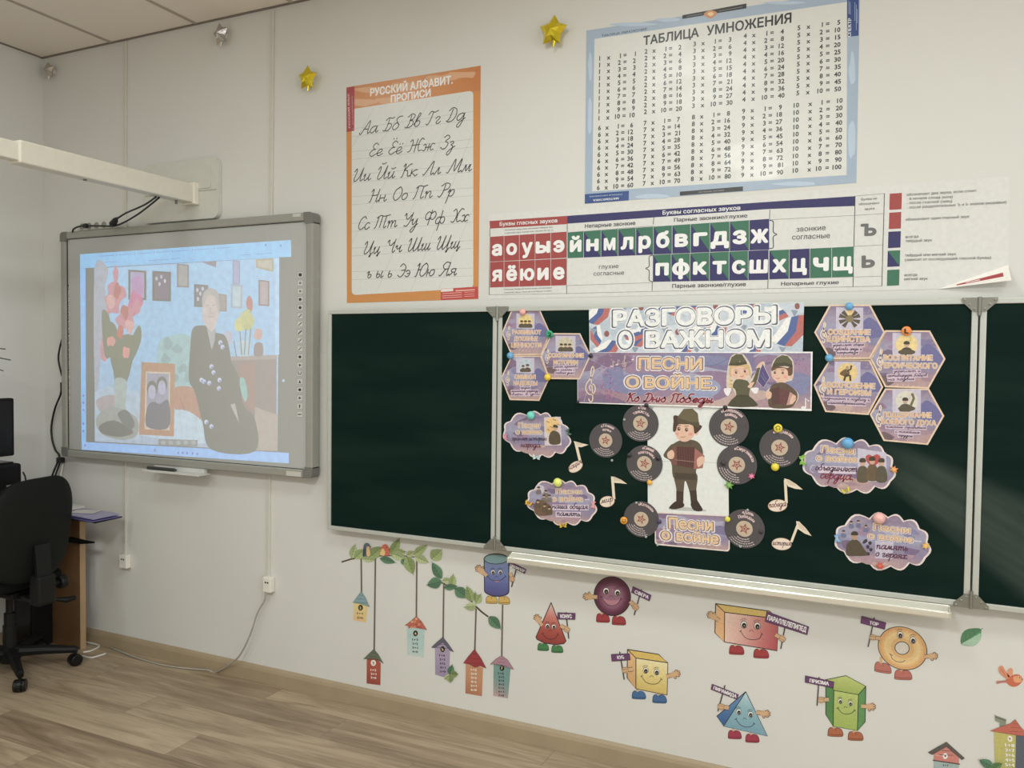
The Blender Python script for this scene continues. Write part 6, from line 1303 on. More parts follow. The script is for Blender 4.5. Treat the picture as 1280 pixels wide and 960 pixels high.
s.shoe((757, 404), 70, 48, (160, 36, 46)); s.shoe((844, 418), 72, 48, (160, 36, 46))
# cone
s = St('cone_sticker', 'wall sticker of a smiling red cone with green shoes', Z, (470, 592))
def f_(p):
    o = [(475, 320), (557, 530), (545, 543), (500, 549), (440, 540), (398, 520), (392, 510)]
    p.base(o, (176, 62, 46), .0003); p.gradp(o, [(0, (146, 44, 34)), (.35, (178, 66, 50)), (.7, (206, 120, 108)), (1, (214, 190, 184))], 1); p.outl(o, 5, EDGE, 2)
    eyes(p, (455, 448), (490, 452), 12, 3, (84, 50, 34)); smile(p, [(430, 490), (448, 512), (472, 520), (498, 514), (512, 494)], 4); nose(p, 470, 472, 8, 4)
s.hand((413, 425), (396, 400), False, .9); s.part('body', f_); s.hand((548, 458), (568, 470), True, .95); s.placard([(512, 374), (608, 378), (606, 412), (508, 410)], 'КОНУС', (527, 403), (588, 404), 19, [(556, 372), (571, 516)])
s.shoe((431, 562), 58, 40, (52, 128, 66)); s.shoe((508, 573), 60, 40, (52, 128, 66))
# cube
s = St('cube_sticker', 'wall sticker of a smiling yellow cube with blue shoes', Z, (1010, 870))
def f_(p):
    p.base([(892, 575), (1062, 602), (1112, 648), (1108, 824), (938, 790), (890, 730)], (214, 190, 90), .0003)
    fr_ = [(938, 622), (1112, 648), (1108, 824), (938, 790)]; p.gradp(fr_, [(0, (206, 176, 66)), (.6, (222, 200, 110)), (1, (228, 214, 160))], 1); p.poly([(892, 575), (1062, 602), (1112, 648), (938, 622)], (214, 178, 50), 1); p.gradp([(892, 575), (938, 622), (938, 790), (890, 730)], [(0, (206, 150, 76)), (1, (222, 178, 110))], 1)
    for L in (fr_, [(892, 575), (1062, 602), (1112, 648), (938, 622)], [(892, 575), (938, 622), (938, 790), (890, 730)]): p.outl(L, 5, EDGE, 2)
    eyes(p, (991, 690), (1051, 699), 14, 3); smile(p, [(970, 722), (990, 752), (1022, 764), (1056, 760), (1076, 738)], 4); nose(p, 1024, 722, 10, 4)
s.part('body', f_); s.hand((896, 686), (868, 690), True); s.hand((1130, 716), (1158, 708)); s.placard([(803, 602), (904, 598), (908, 632), (806, 640)], 'КУБ', (838, 628), (874, 626), 18, [(849, 588), (874, 740)])
s.shoe((953, 824), 72, 44, (50, 104, 158)); s.shoe((1066, 845), 74, 46, (50, 104, 158))
# parallelepiped
Z = ZM(860, 730, 4.3643)
s = St('cuboid_sticker', 'wall sticker of a smiling pink and yellow box with red shoes under the chalk tray', Z, (330, 408))
def f_(p):
    p.base([(151, 107), (445, 148), (492, 190), (486, 364), (198, 316), (147, 266)], (206, 130, 120), .0003)
    fr_ = [(200, 154), (492, 190), (486, 364), (198, 316)]; p.gradp(fr_, [(0, (226, 196, 176)), (.35, (216, 164, 150)), (1, (178, 58, 66))], 1, (1, -.3)); p.poly([(151, 107), (445, 148), (492, 190), (200, 154)], (206, 172, 66), 1); p.poly([(151, 107), (200, 154), (198, 316), (147, 266)], (222, 168, 104), 1)
    for L in (fr_, [(151, 107), (445, 148), (492, 190), (200, 154)], [(151, 107), (200, 154), (198, 316), (147, 266)]): p.outl(L, 5, EDGE, 2)
    eyes(p, (305, 222), (378, 229), 17, 3); smile(p, [(288, 258), (312, 292), (350, 304), (388, 298), (402, 274)], 4); nose(p, 346, 256, 12, 4)
s.part('body', f_); s.hand((150, 186), (122, 168)); s.hand((500, 290), (518, 300), True); s.placard([(430, 150), (660, 234), (651, 278), (420, 204)], 'ПАРАЛЛЕЛЕПИПЕД', (432, 194), (642, 262), 26, [(528, 240), (506, 354)])
s.shoe((264, 360), 78, 50, (166, 38, 46)); s.shoe((398, 380), 80, 50, (166, 38, 46))
# pyramid
s = St('pyramid_sticker', 'wall sticker of a smiling blue pyramid with crimson shoes', Z, (300, 866))
def f_(p):
    p.base([(315, 588), (434, 830), (194, 776), (156, 722)], (96, 156, 186), .0003); fr_ = [(315, 588), (434, 830), (194, 776)]; p.gradp(fr_, [(0, (104, 158, 180)), (.6, (128, 178, 192)), (1, (178, 206, 212))], 1); p.gradp([(315, 588), (194, 776), (156, 722)], [(0, (40, 88, 150)), (1, (90, 150, 190))], 1)
    p.outl(fr_, 4, EDGE, 2); p.outl([(315, 588), (194, 776), (156, 722)], 4, EDGE, 2)
    eyes(p, (277, 698), (341, 712), 14, 3, (50, 80, 90)); smile(p, [(262, 738), (286, 768), (318, 780), (346, 776), (360, 762)], 4); nose(p, 310, 734, 9, 4)
s.part('body', f_); s.hand((196, 672), (166, 668), True); s.hand((398, 704), (428, 708)); s.placard([(132, 546), (276, 604), (268, 630), (124, 574)], 'ПИРАМИДА', (138, 574), (262, 622), 19, [(202, 552), (163, 694)])
s.shoe((254, 822), 70, 46, (166, 34, 70)); s.shoe((350, 842), 72, 46, (166, 34, 70))
# prism
s = St('prism_sticker', 'wall sticker of a smiling lime green prism with brown shoes', Z, (860, 852))
def f_(p):
    p.base([(752, 522), (862, 500), (970, 558), (966, 752), (924, 800), (792, 776), (752, 712)], (150, 190, 60), .0003)
    A_ = [(796, 580), (930, 604), (924, 800), (792, 776)]; B_ = [(752, 522), (862, 500), (970, 558), (930, 604), (796, 580)]; C_ = [(752, 522), (796, 580), (792, 776), (752, 712)]; D_ = [(970, 558), (966, 752), (924, 800), (930, 604)]
    p.gradp(A_, [(0, (150, 176, 58)), (1, (174, 192, 84))], 1); p.gradp(B_, [(0, (150, 174, 60)), (1, (184, 194, 92))], 1); p.poly(C_, (72, 134, 62), 1); p.poly(D_, (80, 144, 74), 1)
    for L in (A_, B_, C_, D_): p.outl(L, 4, (40, 56, 36), 2)
    eyes(p, (831, 640), (886, 652), 12, 3, (70, 90, 40)); smile(p, [(818, 678), (838, 702), (866, 710), (892, 704), (908, 690)], 4); nose(p, 860, 672, 9, 4)
s.part('body', f_); s.hand((742, 632), (706, 634), True); s.hand((972, 668), (1010, 670)); s.placard([(640, 500), (798, 534), (794, 568), (638, 536)], 'ПРИЗМА', (664, 536), (768, 554), 20, [(715, 508), (704, 664)])
s.shoe((803, 808), 80, 48, (176, 92, 46)); s.shoe((913, 830), 80, 48, (176, 92, 46))
# torus
Z = ZM(1060, 750, 4.5727)
s = St('torus_sticker', 'wall sticker of a smiling orange ring with a hole and rosy shoes', Z, (270, 460))
def f_(p):
    f = lambda k, r: (312 + 139 * r * math.cos(k), 276 + 122 * r * math.sin(k) + 18 * r * math.cos(k))
    o = [f(2 * PI * k / 44, 1) for k in range(44)]; p.base(o, (216, 158, 82), .0003)
    for i, (r, c) in enumerate(((.95, (216, 156, 80)), (.86, (222, 174, 98)), (.76, (228, 190, 116)), (.62, (224, 184, 110)), (.48, (216, 166, 90)))): p.poly([f(2 * PI * k / 36, r) for k in range(36)], c, 1 + i)
    p.outl(o, 4, EDGE, 6); h = p.ell((309, 275), 41, 36, (206, 200, 188), 6, 26, 12); p.outl(h, 4, EDGE, 7)
    eyes(p, (298, 200), (371, 230), 17, 7, (110, 70, 40)); p.stroke([(245, 312), (252, 334), (280, 352), (310, 354), (326, 346)], 3, EDGE, 8, True); p.stroke([(236, 306), (254, 316)], 3, EDGE, 8)
s.part('body', f_); s.hand((158, 216), (124, 212), True); s.hand((462, 322), (500, 320)); s.placard([(78, 92), (218, 130), (210, 168), (72, 132)], 'ТОР', (122, 138), (172, 150), 20, [(151, 100), (115, 268)])
s.shoe((198, 387), 92, 58, (186, 100, 86), .18); s.shoe((314, 428), 96, 56, (186, 96, 82))

# ---- birdhouse stickers hanging from painted branches
Z = ZM(420, 660, 4.3654)
LY = 0.0
GR = [(112, 132, 70), (142, 160, 92), (84, 122, 66), (156, 170, 112), (72, 116, 84), (126, 146, 80)]
def leaf(p, a, b, w_, c, lay):
    a, b = Vector(a), Vector(b); d = b - a; b = a + d * 1.08; w_ *= 1.28; n = Vector((-d.y, d.x)).normalized() * w_; o = [tuple(a + d * t + n * s_) for t, s_ in ((0, 0), (.18, .7), (.42, 1), (.7, .75), (1, 0), (.7, -.75), (.42, -1), (.18, -.7))]
    o = [tuple(v) for v in closed(o, 3)]; p.base(o, c, .0003)
    h = [tuple(v) for v in closed([tuple(a + d * t + n * s_) for t, s_ in ((0, 0), (.18, .7), (.42, 1), (.7, .75), (1, 0), (.5, .05))], 3)]; p.poly(h, tuple(min(255, int(v * 1.14)) for v in c), lay)
    dk = tuple(int(v * .66) for v in c); p.stroke([tuple(a), tuple(b)], 2.2, dk, lay + 1)
    for t in (.25, .45, .65): p.stroke([tuple(a + d * t), tuple(a + d * (t + .15) + n * .6)], 1.4, dk, lay + 1); p.stroke([tuple(a + d * t), tuple(a + d * (t + .15) - n * .6)], 1.4, dk, lay + 1)
def twig(p, pts, w_, c=(84, 66, 50)): 
    for a, b in zip(pts, pts[1:]): 
        a, b = Vector(a), Vector(b); n = Vector((-(b - a).y, (b - a).x)).normalized() * w_ / 2; p.base([tuple(a + n), tuple(a - n), tuple(b - n), tuple(b + n)], c, .0003)
e = empty('branch_sticker', onY(*Z(260, 180), -.0005), 'wall sticker of the upper leafy branch with two little birds', 'wall sticker')
p = Pr(YS, Z); twig(p, [(30, 186), (80, 170), (135, 160), (165, 140)], 8); twig(p, [(135, 160), (260, 152), (350, 150), (440, 160), (490, 165)], 5); p.build('twig', VINYL, e)
for a, b, w_, c in (((85, 165), (104, 92), 17, 3), ((100, 165), (155, 118), 20, 1), ((140, 165), (210, 175), 13, 3), ((180, 160), (250, 105), 24, 5), ((240, 165), (322, 188), 15, 4), ((300, 145), (345, 60), 19, 5), ((300, 150), (378, 130), 24, 1), ((310, 140), (375, 165), 20, 3), ((362, 168), (378, 205), 13, 4), ((385, 155), (420, 250), 24, 5), ((384, 150), (430, 130), 14, 3), ((425, 145), (494, 95), 17, 1), ((430, 155), (502, 186), 18, 3), ((520, 170), (575, 120), 27, 1)):
    LY += .00006; p = Pr(YS - .0012 - LY, Z); leaf(p, a, b, w_, GR[c], 1); p.build('leaf', VINYL, e)
p = Pr(YS - .0026, Z); p.base([tuple(v) for v in closed([(147, 150), (150, 100), (162, 82), (180, 86), (186, 105), (184, 150), (165, 155)], 4)], (88, 104, 116), .0003); p.blob([(168, 104), (182, 104), (186, 150), (168, 150)], (214, 176, 104), 1); p.blob([(146, 152), (150, 118), (162, 112), (160, 150)], (58, 70, 80), 2); p.ell((176, 98), 2.6, 2.6, (20, 20, 20), 3, 8); p.poly([(186, 98), (194, 102), (185, 105)], (90, 80, 60), 3); p.build('blue_bird', VINYL, e)
p = Pr(YS - .0026, Z); p.base([tuple(v) for v in closed([(238, 140), (250, 100), (270, 88), (284, 100), (294, 130), (285, 150), (262, 152), (244, 150)], 4)], (206, 96, 62), .0003); p.blob([(240, 138), (254, 112), (268, 130), (262, 150), (246, 148)], (224, 190, 110), 1); p.ell((276, 106), 2.6, 2.6, (30, 20, 20), 2, 8); p.poly([(288, 112), (298, 118), (288, 122)], (120, 60, 40), 2); p.build('orange_bird', VINYL, e)
e = empty('branch_sticker', onY(*Z(640, 350), -.0005), 'wall sticker of the lower leafy branch, left of the blue cylinder', 'wall sticker')
p = Pr(YS, Z); twig(p, [(560, 290), (600, 310), (660, 335), (720, 380), (765, 430)], 6); twig(p, [(765, 430), (795, 458), (830, 484)], 9); p.build('twig', VINYL, e)
for a, b, w_, c in (((575, 275), (525, 190), 20, 4), ((575, 290), (498, 312), 24, 4), ((580, 290), (625, 280), 13, 3), ((630, 320), (640, 255), 16, 1), ((590, 325), (660, 318), 14, 4), ((650, 330), (715, 378), 24, 4), ((740, 400), (715, 320), 20, 5), ((762, 410), (790, 362), 16, 1), ((765, 425), (702, 432), 18, 3), ((760, 400), (760, 350), 10, 5), ((835, 484), (896, 548), 22, 4)):
    LY += .00006; p = Pr(YS - .0012 - LY, Z); leaf(p, a, b, w_, GR[c], 1); p.build('leaf', VINYL, e)
def house(Z, label, roof, body, cr, cb_, cb2, hole, hc, strtop, strbot, rows, rc, num, deco=None):
    bx = [sum(q_[0] for q_ in body) / len(body), max(q_[1] for q_ in body)]
    e = empty('birdhouse_sticker', onY(*Z(*bx), -.0005), label, 'wall sticker')
    if strtop:
        p = Pr(YS - .0006, Z); a, b = Vector(strtop), Vector(strbot); n = Vector((4, 0)); p.base([tuple(a - n), tuple(a + n), tuple(b + n), tuple(b - n)], (92, 78, 64), .0003)
        for k in range(int((b - a).length / 9)): t = a.lerp(b, (k * 9 + 3) / (b - a).length); p.stroke([(t.x - 3, t.y + 3), (t.x + 3, t.y - 2)], 2, (136, 120, 100), 1)
        p.build('string', VINYL, e)
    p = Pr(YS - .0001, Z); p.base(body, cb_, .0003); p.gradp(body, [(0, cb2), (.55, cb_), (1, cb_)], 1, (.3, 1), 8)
    y0 = min(q_[1] for q_ in body); 
    for k in range(9): 
        x = random.uniform(min(q_[0] for q_ in body) + 4, max(q_[0] for q_ in body) - 4); y = random.uniform(y0 + 20, bx[1] - 30); p.stroke([(x, y), (x + random.uniform(-2, 2), y + random.uniform(10, 24))], 1.6, tuple(int(v * .86) for v in cb_), 2)
    ink = (40, 36, 40) if rc == 'k' else (234, 226, 214)
    p.ell(hole, 13 if hc == 'k' else 14, 16 if hc == 'k' else 17, (28, 24, 26) if hc == 'k' else (230, 222, 214), 3, 18); p.text(num, (hole[0] - 5, hole[1] + 8), (hole[0] + 5, hole[1] + 8), 15, (226, 200, 120) if hc == 'k' else (130, 60, 56), 4, .04)
    for t, c in rows: p.text(t, (c[0] - 15, c[1]), (c[0] + 15, c[1] + 2), 12, ink, 4, .05)
    p.build('house_front', VINYL, e)
    p = Pr(YS - .0012, Z); p.base(roof, cr, .0003); dk = tuple(int(v * .66) for v in cr); p.outl(roof, 2.4, dk, 1)
    ry0, ry1 = min(q_[1] for q_ in roof), max(q_[1] for q_ in roof); rx = [q_ for q_ in roof if q_[1] == ry0][0][0]
    if deco == 'shingle':
        P = [p.q(t) for t in roof]
        for r_ in range(4):
            for k in range(-5, 6):
                y = ry0 + 14 + r_ * 15; x = rx + k * 15 + (r_ % 2) * 7
                hw = (y - ry0) * .85
                if abs(x - rx) < hw: p.ell((x, y), 6.5, 7, random.choice([(196, 84, 56), (214, 130, 84), (176, 66, 48), (220, 160, 110)]), 2, 8)
    else:
        for k in range(1, 4): y = ry0 + (ry1 - ry0) * k / 4.2; hw = (y - ry0) * .55; p.stroke([(rx - hw, y), (rx + hw, y + 3)], 2, dk, 2)
    p.build('roof', VINYL, e)
    return e
RW = lambda ts, x, y, dy, dx=0: [(t, (x + dx * i, y + dy * i)) for i, t in enumerate(ts)]
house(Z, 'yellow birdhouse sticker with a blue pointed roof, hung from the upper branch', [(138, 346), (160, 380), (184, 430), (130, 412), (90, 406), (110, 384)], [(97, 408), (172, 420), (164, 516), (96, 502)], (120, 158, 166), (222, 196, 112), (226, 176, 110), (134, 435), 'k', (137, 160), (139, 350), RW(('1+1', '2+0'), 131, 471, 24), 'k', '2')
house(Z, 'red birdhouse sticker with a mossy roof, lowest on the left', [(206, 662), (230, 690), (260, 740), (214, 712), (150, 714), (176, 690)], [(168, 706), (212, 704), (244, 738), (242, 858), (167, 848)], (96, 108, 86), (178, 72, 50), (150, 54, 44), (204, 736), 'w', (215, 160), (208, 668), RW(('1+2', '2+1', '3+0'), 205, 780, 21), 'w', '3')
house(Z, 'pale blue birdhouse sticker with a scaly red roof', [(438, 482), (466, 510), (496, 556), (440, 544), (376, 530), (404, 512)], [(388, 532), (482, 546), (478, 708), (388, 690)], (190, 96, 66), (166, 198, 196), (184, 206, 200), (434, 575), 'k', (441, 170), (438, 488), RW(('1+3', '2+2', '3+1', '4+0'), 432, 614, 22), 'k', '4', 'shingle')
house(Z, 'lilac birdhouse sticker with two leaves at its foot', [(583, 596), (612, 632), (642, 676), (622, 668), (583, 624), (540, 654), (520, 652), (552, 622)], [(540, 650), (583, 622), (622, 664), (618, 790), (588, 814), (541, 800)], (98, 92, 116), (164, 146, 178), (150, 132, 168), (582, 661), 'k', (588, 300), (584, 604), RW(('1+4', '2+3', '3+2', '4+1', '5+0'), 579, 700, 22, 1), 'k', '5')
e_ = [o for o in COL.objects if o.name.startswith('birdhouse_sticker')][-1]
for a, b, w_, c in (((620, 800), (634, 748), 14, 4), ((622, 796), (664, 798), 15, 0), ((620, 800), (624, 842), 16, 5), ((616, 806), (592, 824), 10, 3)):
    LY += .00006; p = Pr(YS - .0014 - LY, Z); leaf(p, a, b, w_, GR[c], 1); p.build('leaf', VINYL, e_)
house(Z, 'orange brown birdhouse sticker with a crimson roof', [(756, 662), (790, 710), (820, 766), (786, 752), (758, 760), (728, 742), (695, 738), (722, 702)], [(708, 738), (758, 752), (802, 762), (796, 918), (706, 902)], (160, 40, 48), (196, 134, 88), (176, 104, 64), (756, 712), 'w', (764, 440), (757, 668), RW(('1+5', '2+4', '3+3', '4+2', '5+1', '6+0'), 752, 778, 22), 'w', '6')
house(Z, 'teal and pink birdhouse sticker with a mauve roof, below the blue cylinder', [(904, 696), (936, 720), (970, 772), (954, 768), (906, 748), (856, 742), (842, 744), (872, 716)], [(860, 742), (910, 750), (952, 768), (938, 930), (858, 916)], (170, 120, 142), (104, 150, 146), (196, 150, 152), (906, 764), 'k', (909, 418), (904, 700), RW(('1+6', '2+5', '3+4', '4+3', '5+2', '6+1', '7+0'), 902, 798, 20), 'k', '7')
# lower right corner: leaf, bird and two more houses
Z = ZM(1060, 750, 4.5727)
p = Pr(YS, Z); leaf(p, (646, 250), (762, 168), 38, (70, 132, 86), 1); p.blob([(650, 250), (700, 222), (760, 190), (754, 232), (720, 262), (680, 260)], (150, 190, 160), 3); p.build('leaf_sticker', VINYL, None, 'single green leaf sticker on the wall beside the right end of the chalk tray', 'wall sticker')
e = empty('bird_sticker', onY(*Z(920, 495), -.0005), 'wall sticker of a small orange bird flying at the right', 'wall sticker')
p = Pr(YS, Z); p.base([tuple(v) for v in closed([(900, 460), (930, 435), (965, 424), (992, 438), (994, 468), (960, 495), (925, 490)], 4)], (206, 92, 50), .0003); p.blob([(945, 440), (985, 436), (990, 468), (955, 470)], (224, 150, 90), 1); p.ell((981, 444), 3, 3, (30, 20, 20), 2, 8); p.poly([(993, 448), (1003, 454), (992, 458)], (110, 70, 40), 1); p.build('body', VINYL, e)
p = Pr(YS - .001, Z); p.base([tuple(v) for v in closed([(905, 450), (866, 415), (862, 385), (882, 376), (900, 405), (925, 440)], 4)], (216, 128, 84), .0003); p.stroke([(872, 390), (905, 440)], 2, (170, 80, 50), 1); p.build('wing', VINYL, e)
p = Pr(YS - .001, Z); p.base([tuple(v) for v in closed([(915, 440), (912, 405), (928, 388), (942, 398), (938, 430)], 4)], (222, 140, 96), .0003); p.build('wing', VINYL, e)
p = Pr(YS - .001, Z); p.base([(848, 464), (870, 462), (906, 458), (910, 470), (870, 474), (850, 480)], (186, 110, 90), .0003); p.build('tail', VINYL, e)
house(Z, 'coral and grey birdhouse sticker at the bottom edge on the right', [(563, 812), (612, 856), (666, 904), (652, 914), (563, 838), (480, 884), (458, 872)], [(492, 880), (563, 836), (634, 896), (632, 1080), (486, 1060)], (92, 86, 78), (150, 174, 172), (140, 168, 166), (556, 892), 'w', None, None, [('1+7', (560, 950)), ('2+6', (560, 978)), ('3+5', (560, 1006))], 'k', '8')
e_ = [o for o in COL.objects if o.name.startswith('birdhouse_sticker')][-1]
p = Pr(YS - .0007, Z); p.base([(563, 836), (634, 896), (634, 936), (490, 916), (492, 880)], (204, 118, 106), .0003); p.stroke([(488, 916), (636, 938)], 7, (96, 70, 64), 1); p.stroke([(500, 888), (560, 893)], 3, (214, 170, 160), 1); p.ell((556, 892), 14, 17, (230, 222, 214), 2, 18); p.ell((556, 892), 5, 6, (120, 60, 56), 3, 10); p.build('gable', VINYL, e_)
e = house(Z, 'tall yellow and slate birdhouse sticker with a red roof, at the right edge', [(956, 684), (985, 725), (1020, 762), (1020, 778), (985, 776), (900, 762), (812, 748), (880, 722), (930, 706)], [(834, 752), (1020, 776), (1016, 1090), (842, 1080)], (196, 92, 70), (186, 178, 76), (150, 160, 90), (926, 793), 'w', None, None, [], 'w', '9')
p = Pr(YS - .0008, Z); p.base([(960, 772), (1021, 778), (1017, 1090), (955, 1080)], (84, 94, 108), .0003); p.build('side_wall', VINYL, e)
p = Pr(YS - .0022, Z)
for i, t in enumerate(('1+8', '2+7', '3+6', '4+5', '5+4', '6+3', '7+2', '8+1')): 
    p.text(t, (900, 838 + 28 * i), (952, 842 + 28 * i), 19, (226, 228, 226), 1, .05)
p.build('sum_list', VINYL, e)
p = Pr(YS - .0016, Z); p.base([(840, 655), (850, 662), (878, 672), (905, 682), (900, 716), (866, 722), (868, 700), (842, 690)], (130, 138, 116), .0003); p.stroke([(842, 668), (900, 690)], 5, (84, 84, 70), 1); p.build('chimney', VINYL, e)
for a, b, w_, c in (((830, 955), (752, 915), 20, 4), ((815, 970), (880, 935), 18, 2), ((800, 980), (840, 1010), 16, 4)):
    LY += .00006; p = Pr(YS - .0026 - LY, Z); leaf(p, a, b, w_, GR[c], 1); p.build('leaf', VINYL, e)

# ================================================================ foil stars
GOLDF = pmat('gold_foil', (206, 188, 22), .22, .75, var=.12, scale=25, bump=.5, k=1.3); SILF = pmat('silver_foil', (186, 182, 178), .2, .9, var=.1, scale=25, bump=.5, k=1.1)
def foil_star(x, y, rp, m, label, rot=0, sq=1.0):
    P = onY(x, y, -.035); r = rp * (onY(x, y - .5, -.035) - onY(x, y + .5, -.035)).length
    vs = [(P.x, P.y - r * .42, P.z), (P.x, P.y + r * .42, P.z)]; fs = []; n = 10
    for ring, (f, d) in enumerate(((.55, .30), (1.0, 0.0))):
        for k in range(n):
            a = R(90 + rot + 36 * k); q_ = (1.0 if k % 2 == 0 else .62) * r * (f if ring == 0 else 1)
            if ring == 0:
                vs += [(P.x + q_ * math.cos(a) * sq, P.y - r * (d + random.uniform(-.03, .03)), P.z + q_ * math.sin(a)), (P.x + q_ * math.cos(a) * sq, P.y + r * d, P.z + q_ * math.sin(a))]
            else: vs.append((P.x + q_ * math.cos(a) * sq, P.y, P.z + q_ * math.sin(a)))
    F = lambda k: 2 + 2 * (k % n); B = lambda k: 3 + 2 * (k % n); E = lambda k: 2 + 2 * n + (k % n)
    for k in range(n):
        fs += [(0, F(k), F(k + 1)), (F(k), E(k), E(k + 1), F(k + 1)), (1, B(k + 1), B(k)), (B(k + 1), E(k + 1), E(k), B(k))]
    st = empty('foil_star', (P.x, P.y, P.z - r), label, 'foil star')
    o = mesh_obj('star_body', vs, fs, m, st); bm = bmesh.new(); bm.from_mesh(o.data); bmesh.ops.recalc_face_normals(bm, faces=bm.faces[:]); bm.to_mesh(o.data); bm.free()
    q = MB(); q.tube([(P.x + .006, P.y, P.z - r * .62), (P.x + .002, P.y, P.z - r * 1.0)], [.006, .004], 6); q.build('inflation_tail', m, st)
    q = MB(); q.box(P.x - .012, P.x + .012, P.y + r * .38, -.0004, P.z - .012, P.z + .012); q.build('sticky_pad', pmat('pad_white', (200, 196, 190), .6), st)
foil_star(384, 97.5, 16, GOLDF, 'smaller gold foil star on the wall above the interactive board', -2, .95)
foil_star(691, 38.5, 20, GOLDF, 'larger gold foil star at the upper left of the multiplication poster', -6, .98)
foil_star(275.5, 43, 15, SILF, 'silver foil star under the ceiling above the projector arm', 8, .85)
foil_star(60.5, 88, 11.5, SILF, 'small silver foil star in the corner of the room under the ceiling', 0, .95)

# ================================================================ desk and what stands on it
WOOD = pmat('desk_laminate', (120, 88, 56), .5, var=.14, scale=14, k=1.0); PALE = pmat('desk_edge', (176, 148, 112), .5, k=1.05)
BLKP = pmat('black_plastic', (13, 14, 15), .6, spec=.2, k=1.0); BLKG = pmat('black_gloss', (10, 10, 12), .25, spec=.3, k=1.0); FAB = pmat('black_fabric', (22, 24, 21), .9, spec=.1, var=.2, scale=400, bump=.4, k=1.0)
DX0, DX1, DY0, DY1, DZ = -2.83, -2.432, -1.75, -.072, .735
dk = empty('desk', ((DX0 + DX1) / 2, (DY0 + DY1) / 2, 0), 'brown wooden desk along the left wall with a pale edge', 'desk')
q = MB(); q.box(DX0, DX1 + .015, DY0, DY1 + .012, DZ - .025, DZ); q.build('desktop', WOOD, dk, bevel=.002)
for y in (DY1 - .033, DY0 + .004):
    q = MB(); q.box(DX0 + .01, DX1 - .002, y, y + .033, 0, DZ - .025); sp = q.build('side_panel', WOOD, dk)
    q = MB(); q.box(DX1 - .002, DX1, y, y + .033, 0, DZ - .025); q.build('edge_strip', PALE, sp)
q = MB(); q.box(DX0 + .02, DX0 + .036, DY0 + .04, DY1 - .034, .30, DZ - .025); q.build('back_panel', WOOD, dk)
q = MB(); q.box(DX0 + .06, DX1 - .01, -1.30, -.30, .600, .616); q.box(DX0 + .1, DX0 + .14, -1.30, -1.28, .60, DZ - .025); q.box(DX0 + .1, DX0 + .14, -.32, -.30, .60, DZ - .025); q.build('keyboard_shelf', WOOD, dk)
# dark pointed thing sticking out beside the panel
a = onY(98, 677, -.13); b_ = onY(118, 678, -.13)
q = MB(); q.tube([a + Vector((-.06, 0, .004)), a + Vector((.01, 0, .002)), a.lerp(b_, .45), b_], [.016, .015, .010, .004], 8); tag(q.build('bag_strap_end', BLKP), 'black pointed item poking out past the desk panel below the papers', 'strap')
# printer and monitor
pr_ = empty('printer', (-2.63, -.63, DZ), 'black boxy printer with a small silver badge, on the desk at the left edge', 'printer')
PX1 = -2.447
q = MB(); q.box(-2.80, PX1, -.86, -.408, DZ + .001, 1.036, .012); q.build('body', BLKP, pr_)
q = MB(); q.box(-2.78, PX1 - .03, -.84, -.43, 1.034, 1.044, .003); q.build('lid', BLKG, pr_)
q = MB(); q.box(PX1 - .002, PX1 + .004, -.80, -.45, .86, .885); q.box(PX1 - .001, PX1 + .012, -.78, -.47, .77, .785); q.build('output_slot', BLKG, pr_)
A = onX(12, 607, PX1)
q = MB(); q.box(PX1 - .001, PX1 + .003, A.y - .016, A.y + .014, A.z - .004, A.z + .003); q.build('silver_badge', pmat('badge_silver', (190, 190, 190), .3, .6), pr_)
mo = empty('monitor', (-2.52, -.70, 1.046), 'black monitor back-lit against the wall, standing on the printer', 'monitor'); mo['label'] = 'black monitor standing on top of the printer at the left edge'
q = MB(); q.box(-2.50, -2.46, -.98, -.435, 1.075, 1.360, .008); q.build('housing', BLKP, mo)
q = MB(); q.box(-2.462, -2.4585, -.965, -.450, 1.095, 1.345); q.build('screen', BLKG, mo)
q = MB(); q.box(-2.60, -2.47, -.80, -.62, 1.0445, 1.054, .003); q.box(-2.53, -2.505, -.735, -.685, 1.05, 1.2, .003); q.build('stand', BLKP, mo)
cable('black_lead', [(-2.452, -.40, .99), (-2.446, -.392, .96), (-2.445, -.386, .90), (-2.447, -.375, .82), (-2.46, -.36, .7402)], .004, BLK, 'thin black cord hanging down the right side of the printer')
pc_ = empty('computer_tower', (-2.71, -.175, 0), 'slim dark box guessed under the desk, behind the chair', 'computer')  # guessed box, added to fill the dark gap under the desk
q = MB(); q.box(-2.785, -2.638, -.232, -.115, .012, .44, .006); q.build('case', BLKP, pc_)
q = MB(); q.box(-2.780, -2.643, -.238, -.231, .02, .43, .003); q.build('front_panel', BLKG, pc_)
for x in (-2.768, -2.66):
    for y in (-.212, -.135): q = MB(); q.lathe([(.014, 0), (.016, .006), (.016, .013)], 10, Matrix.Translation((x, y, 0))); q.build('foot', BLKP, pc_)
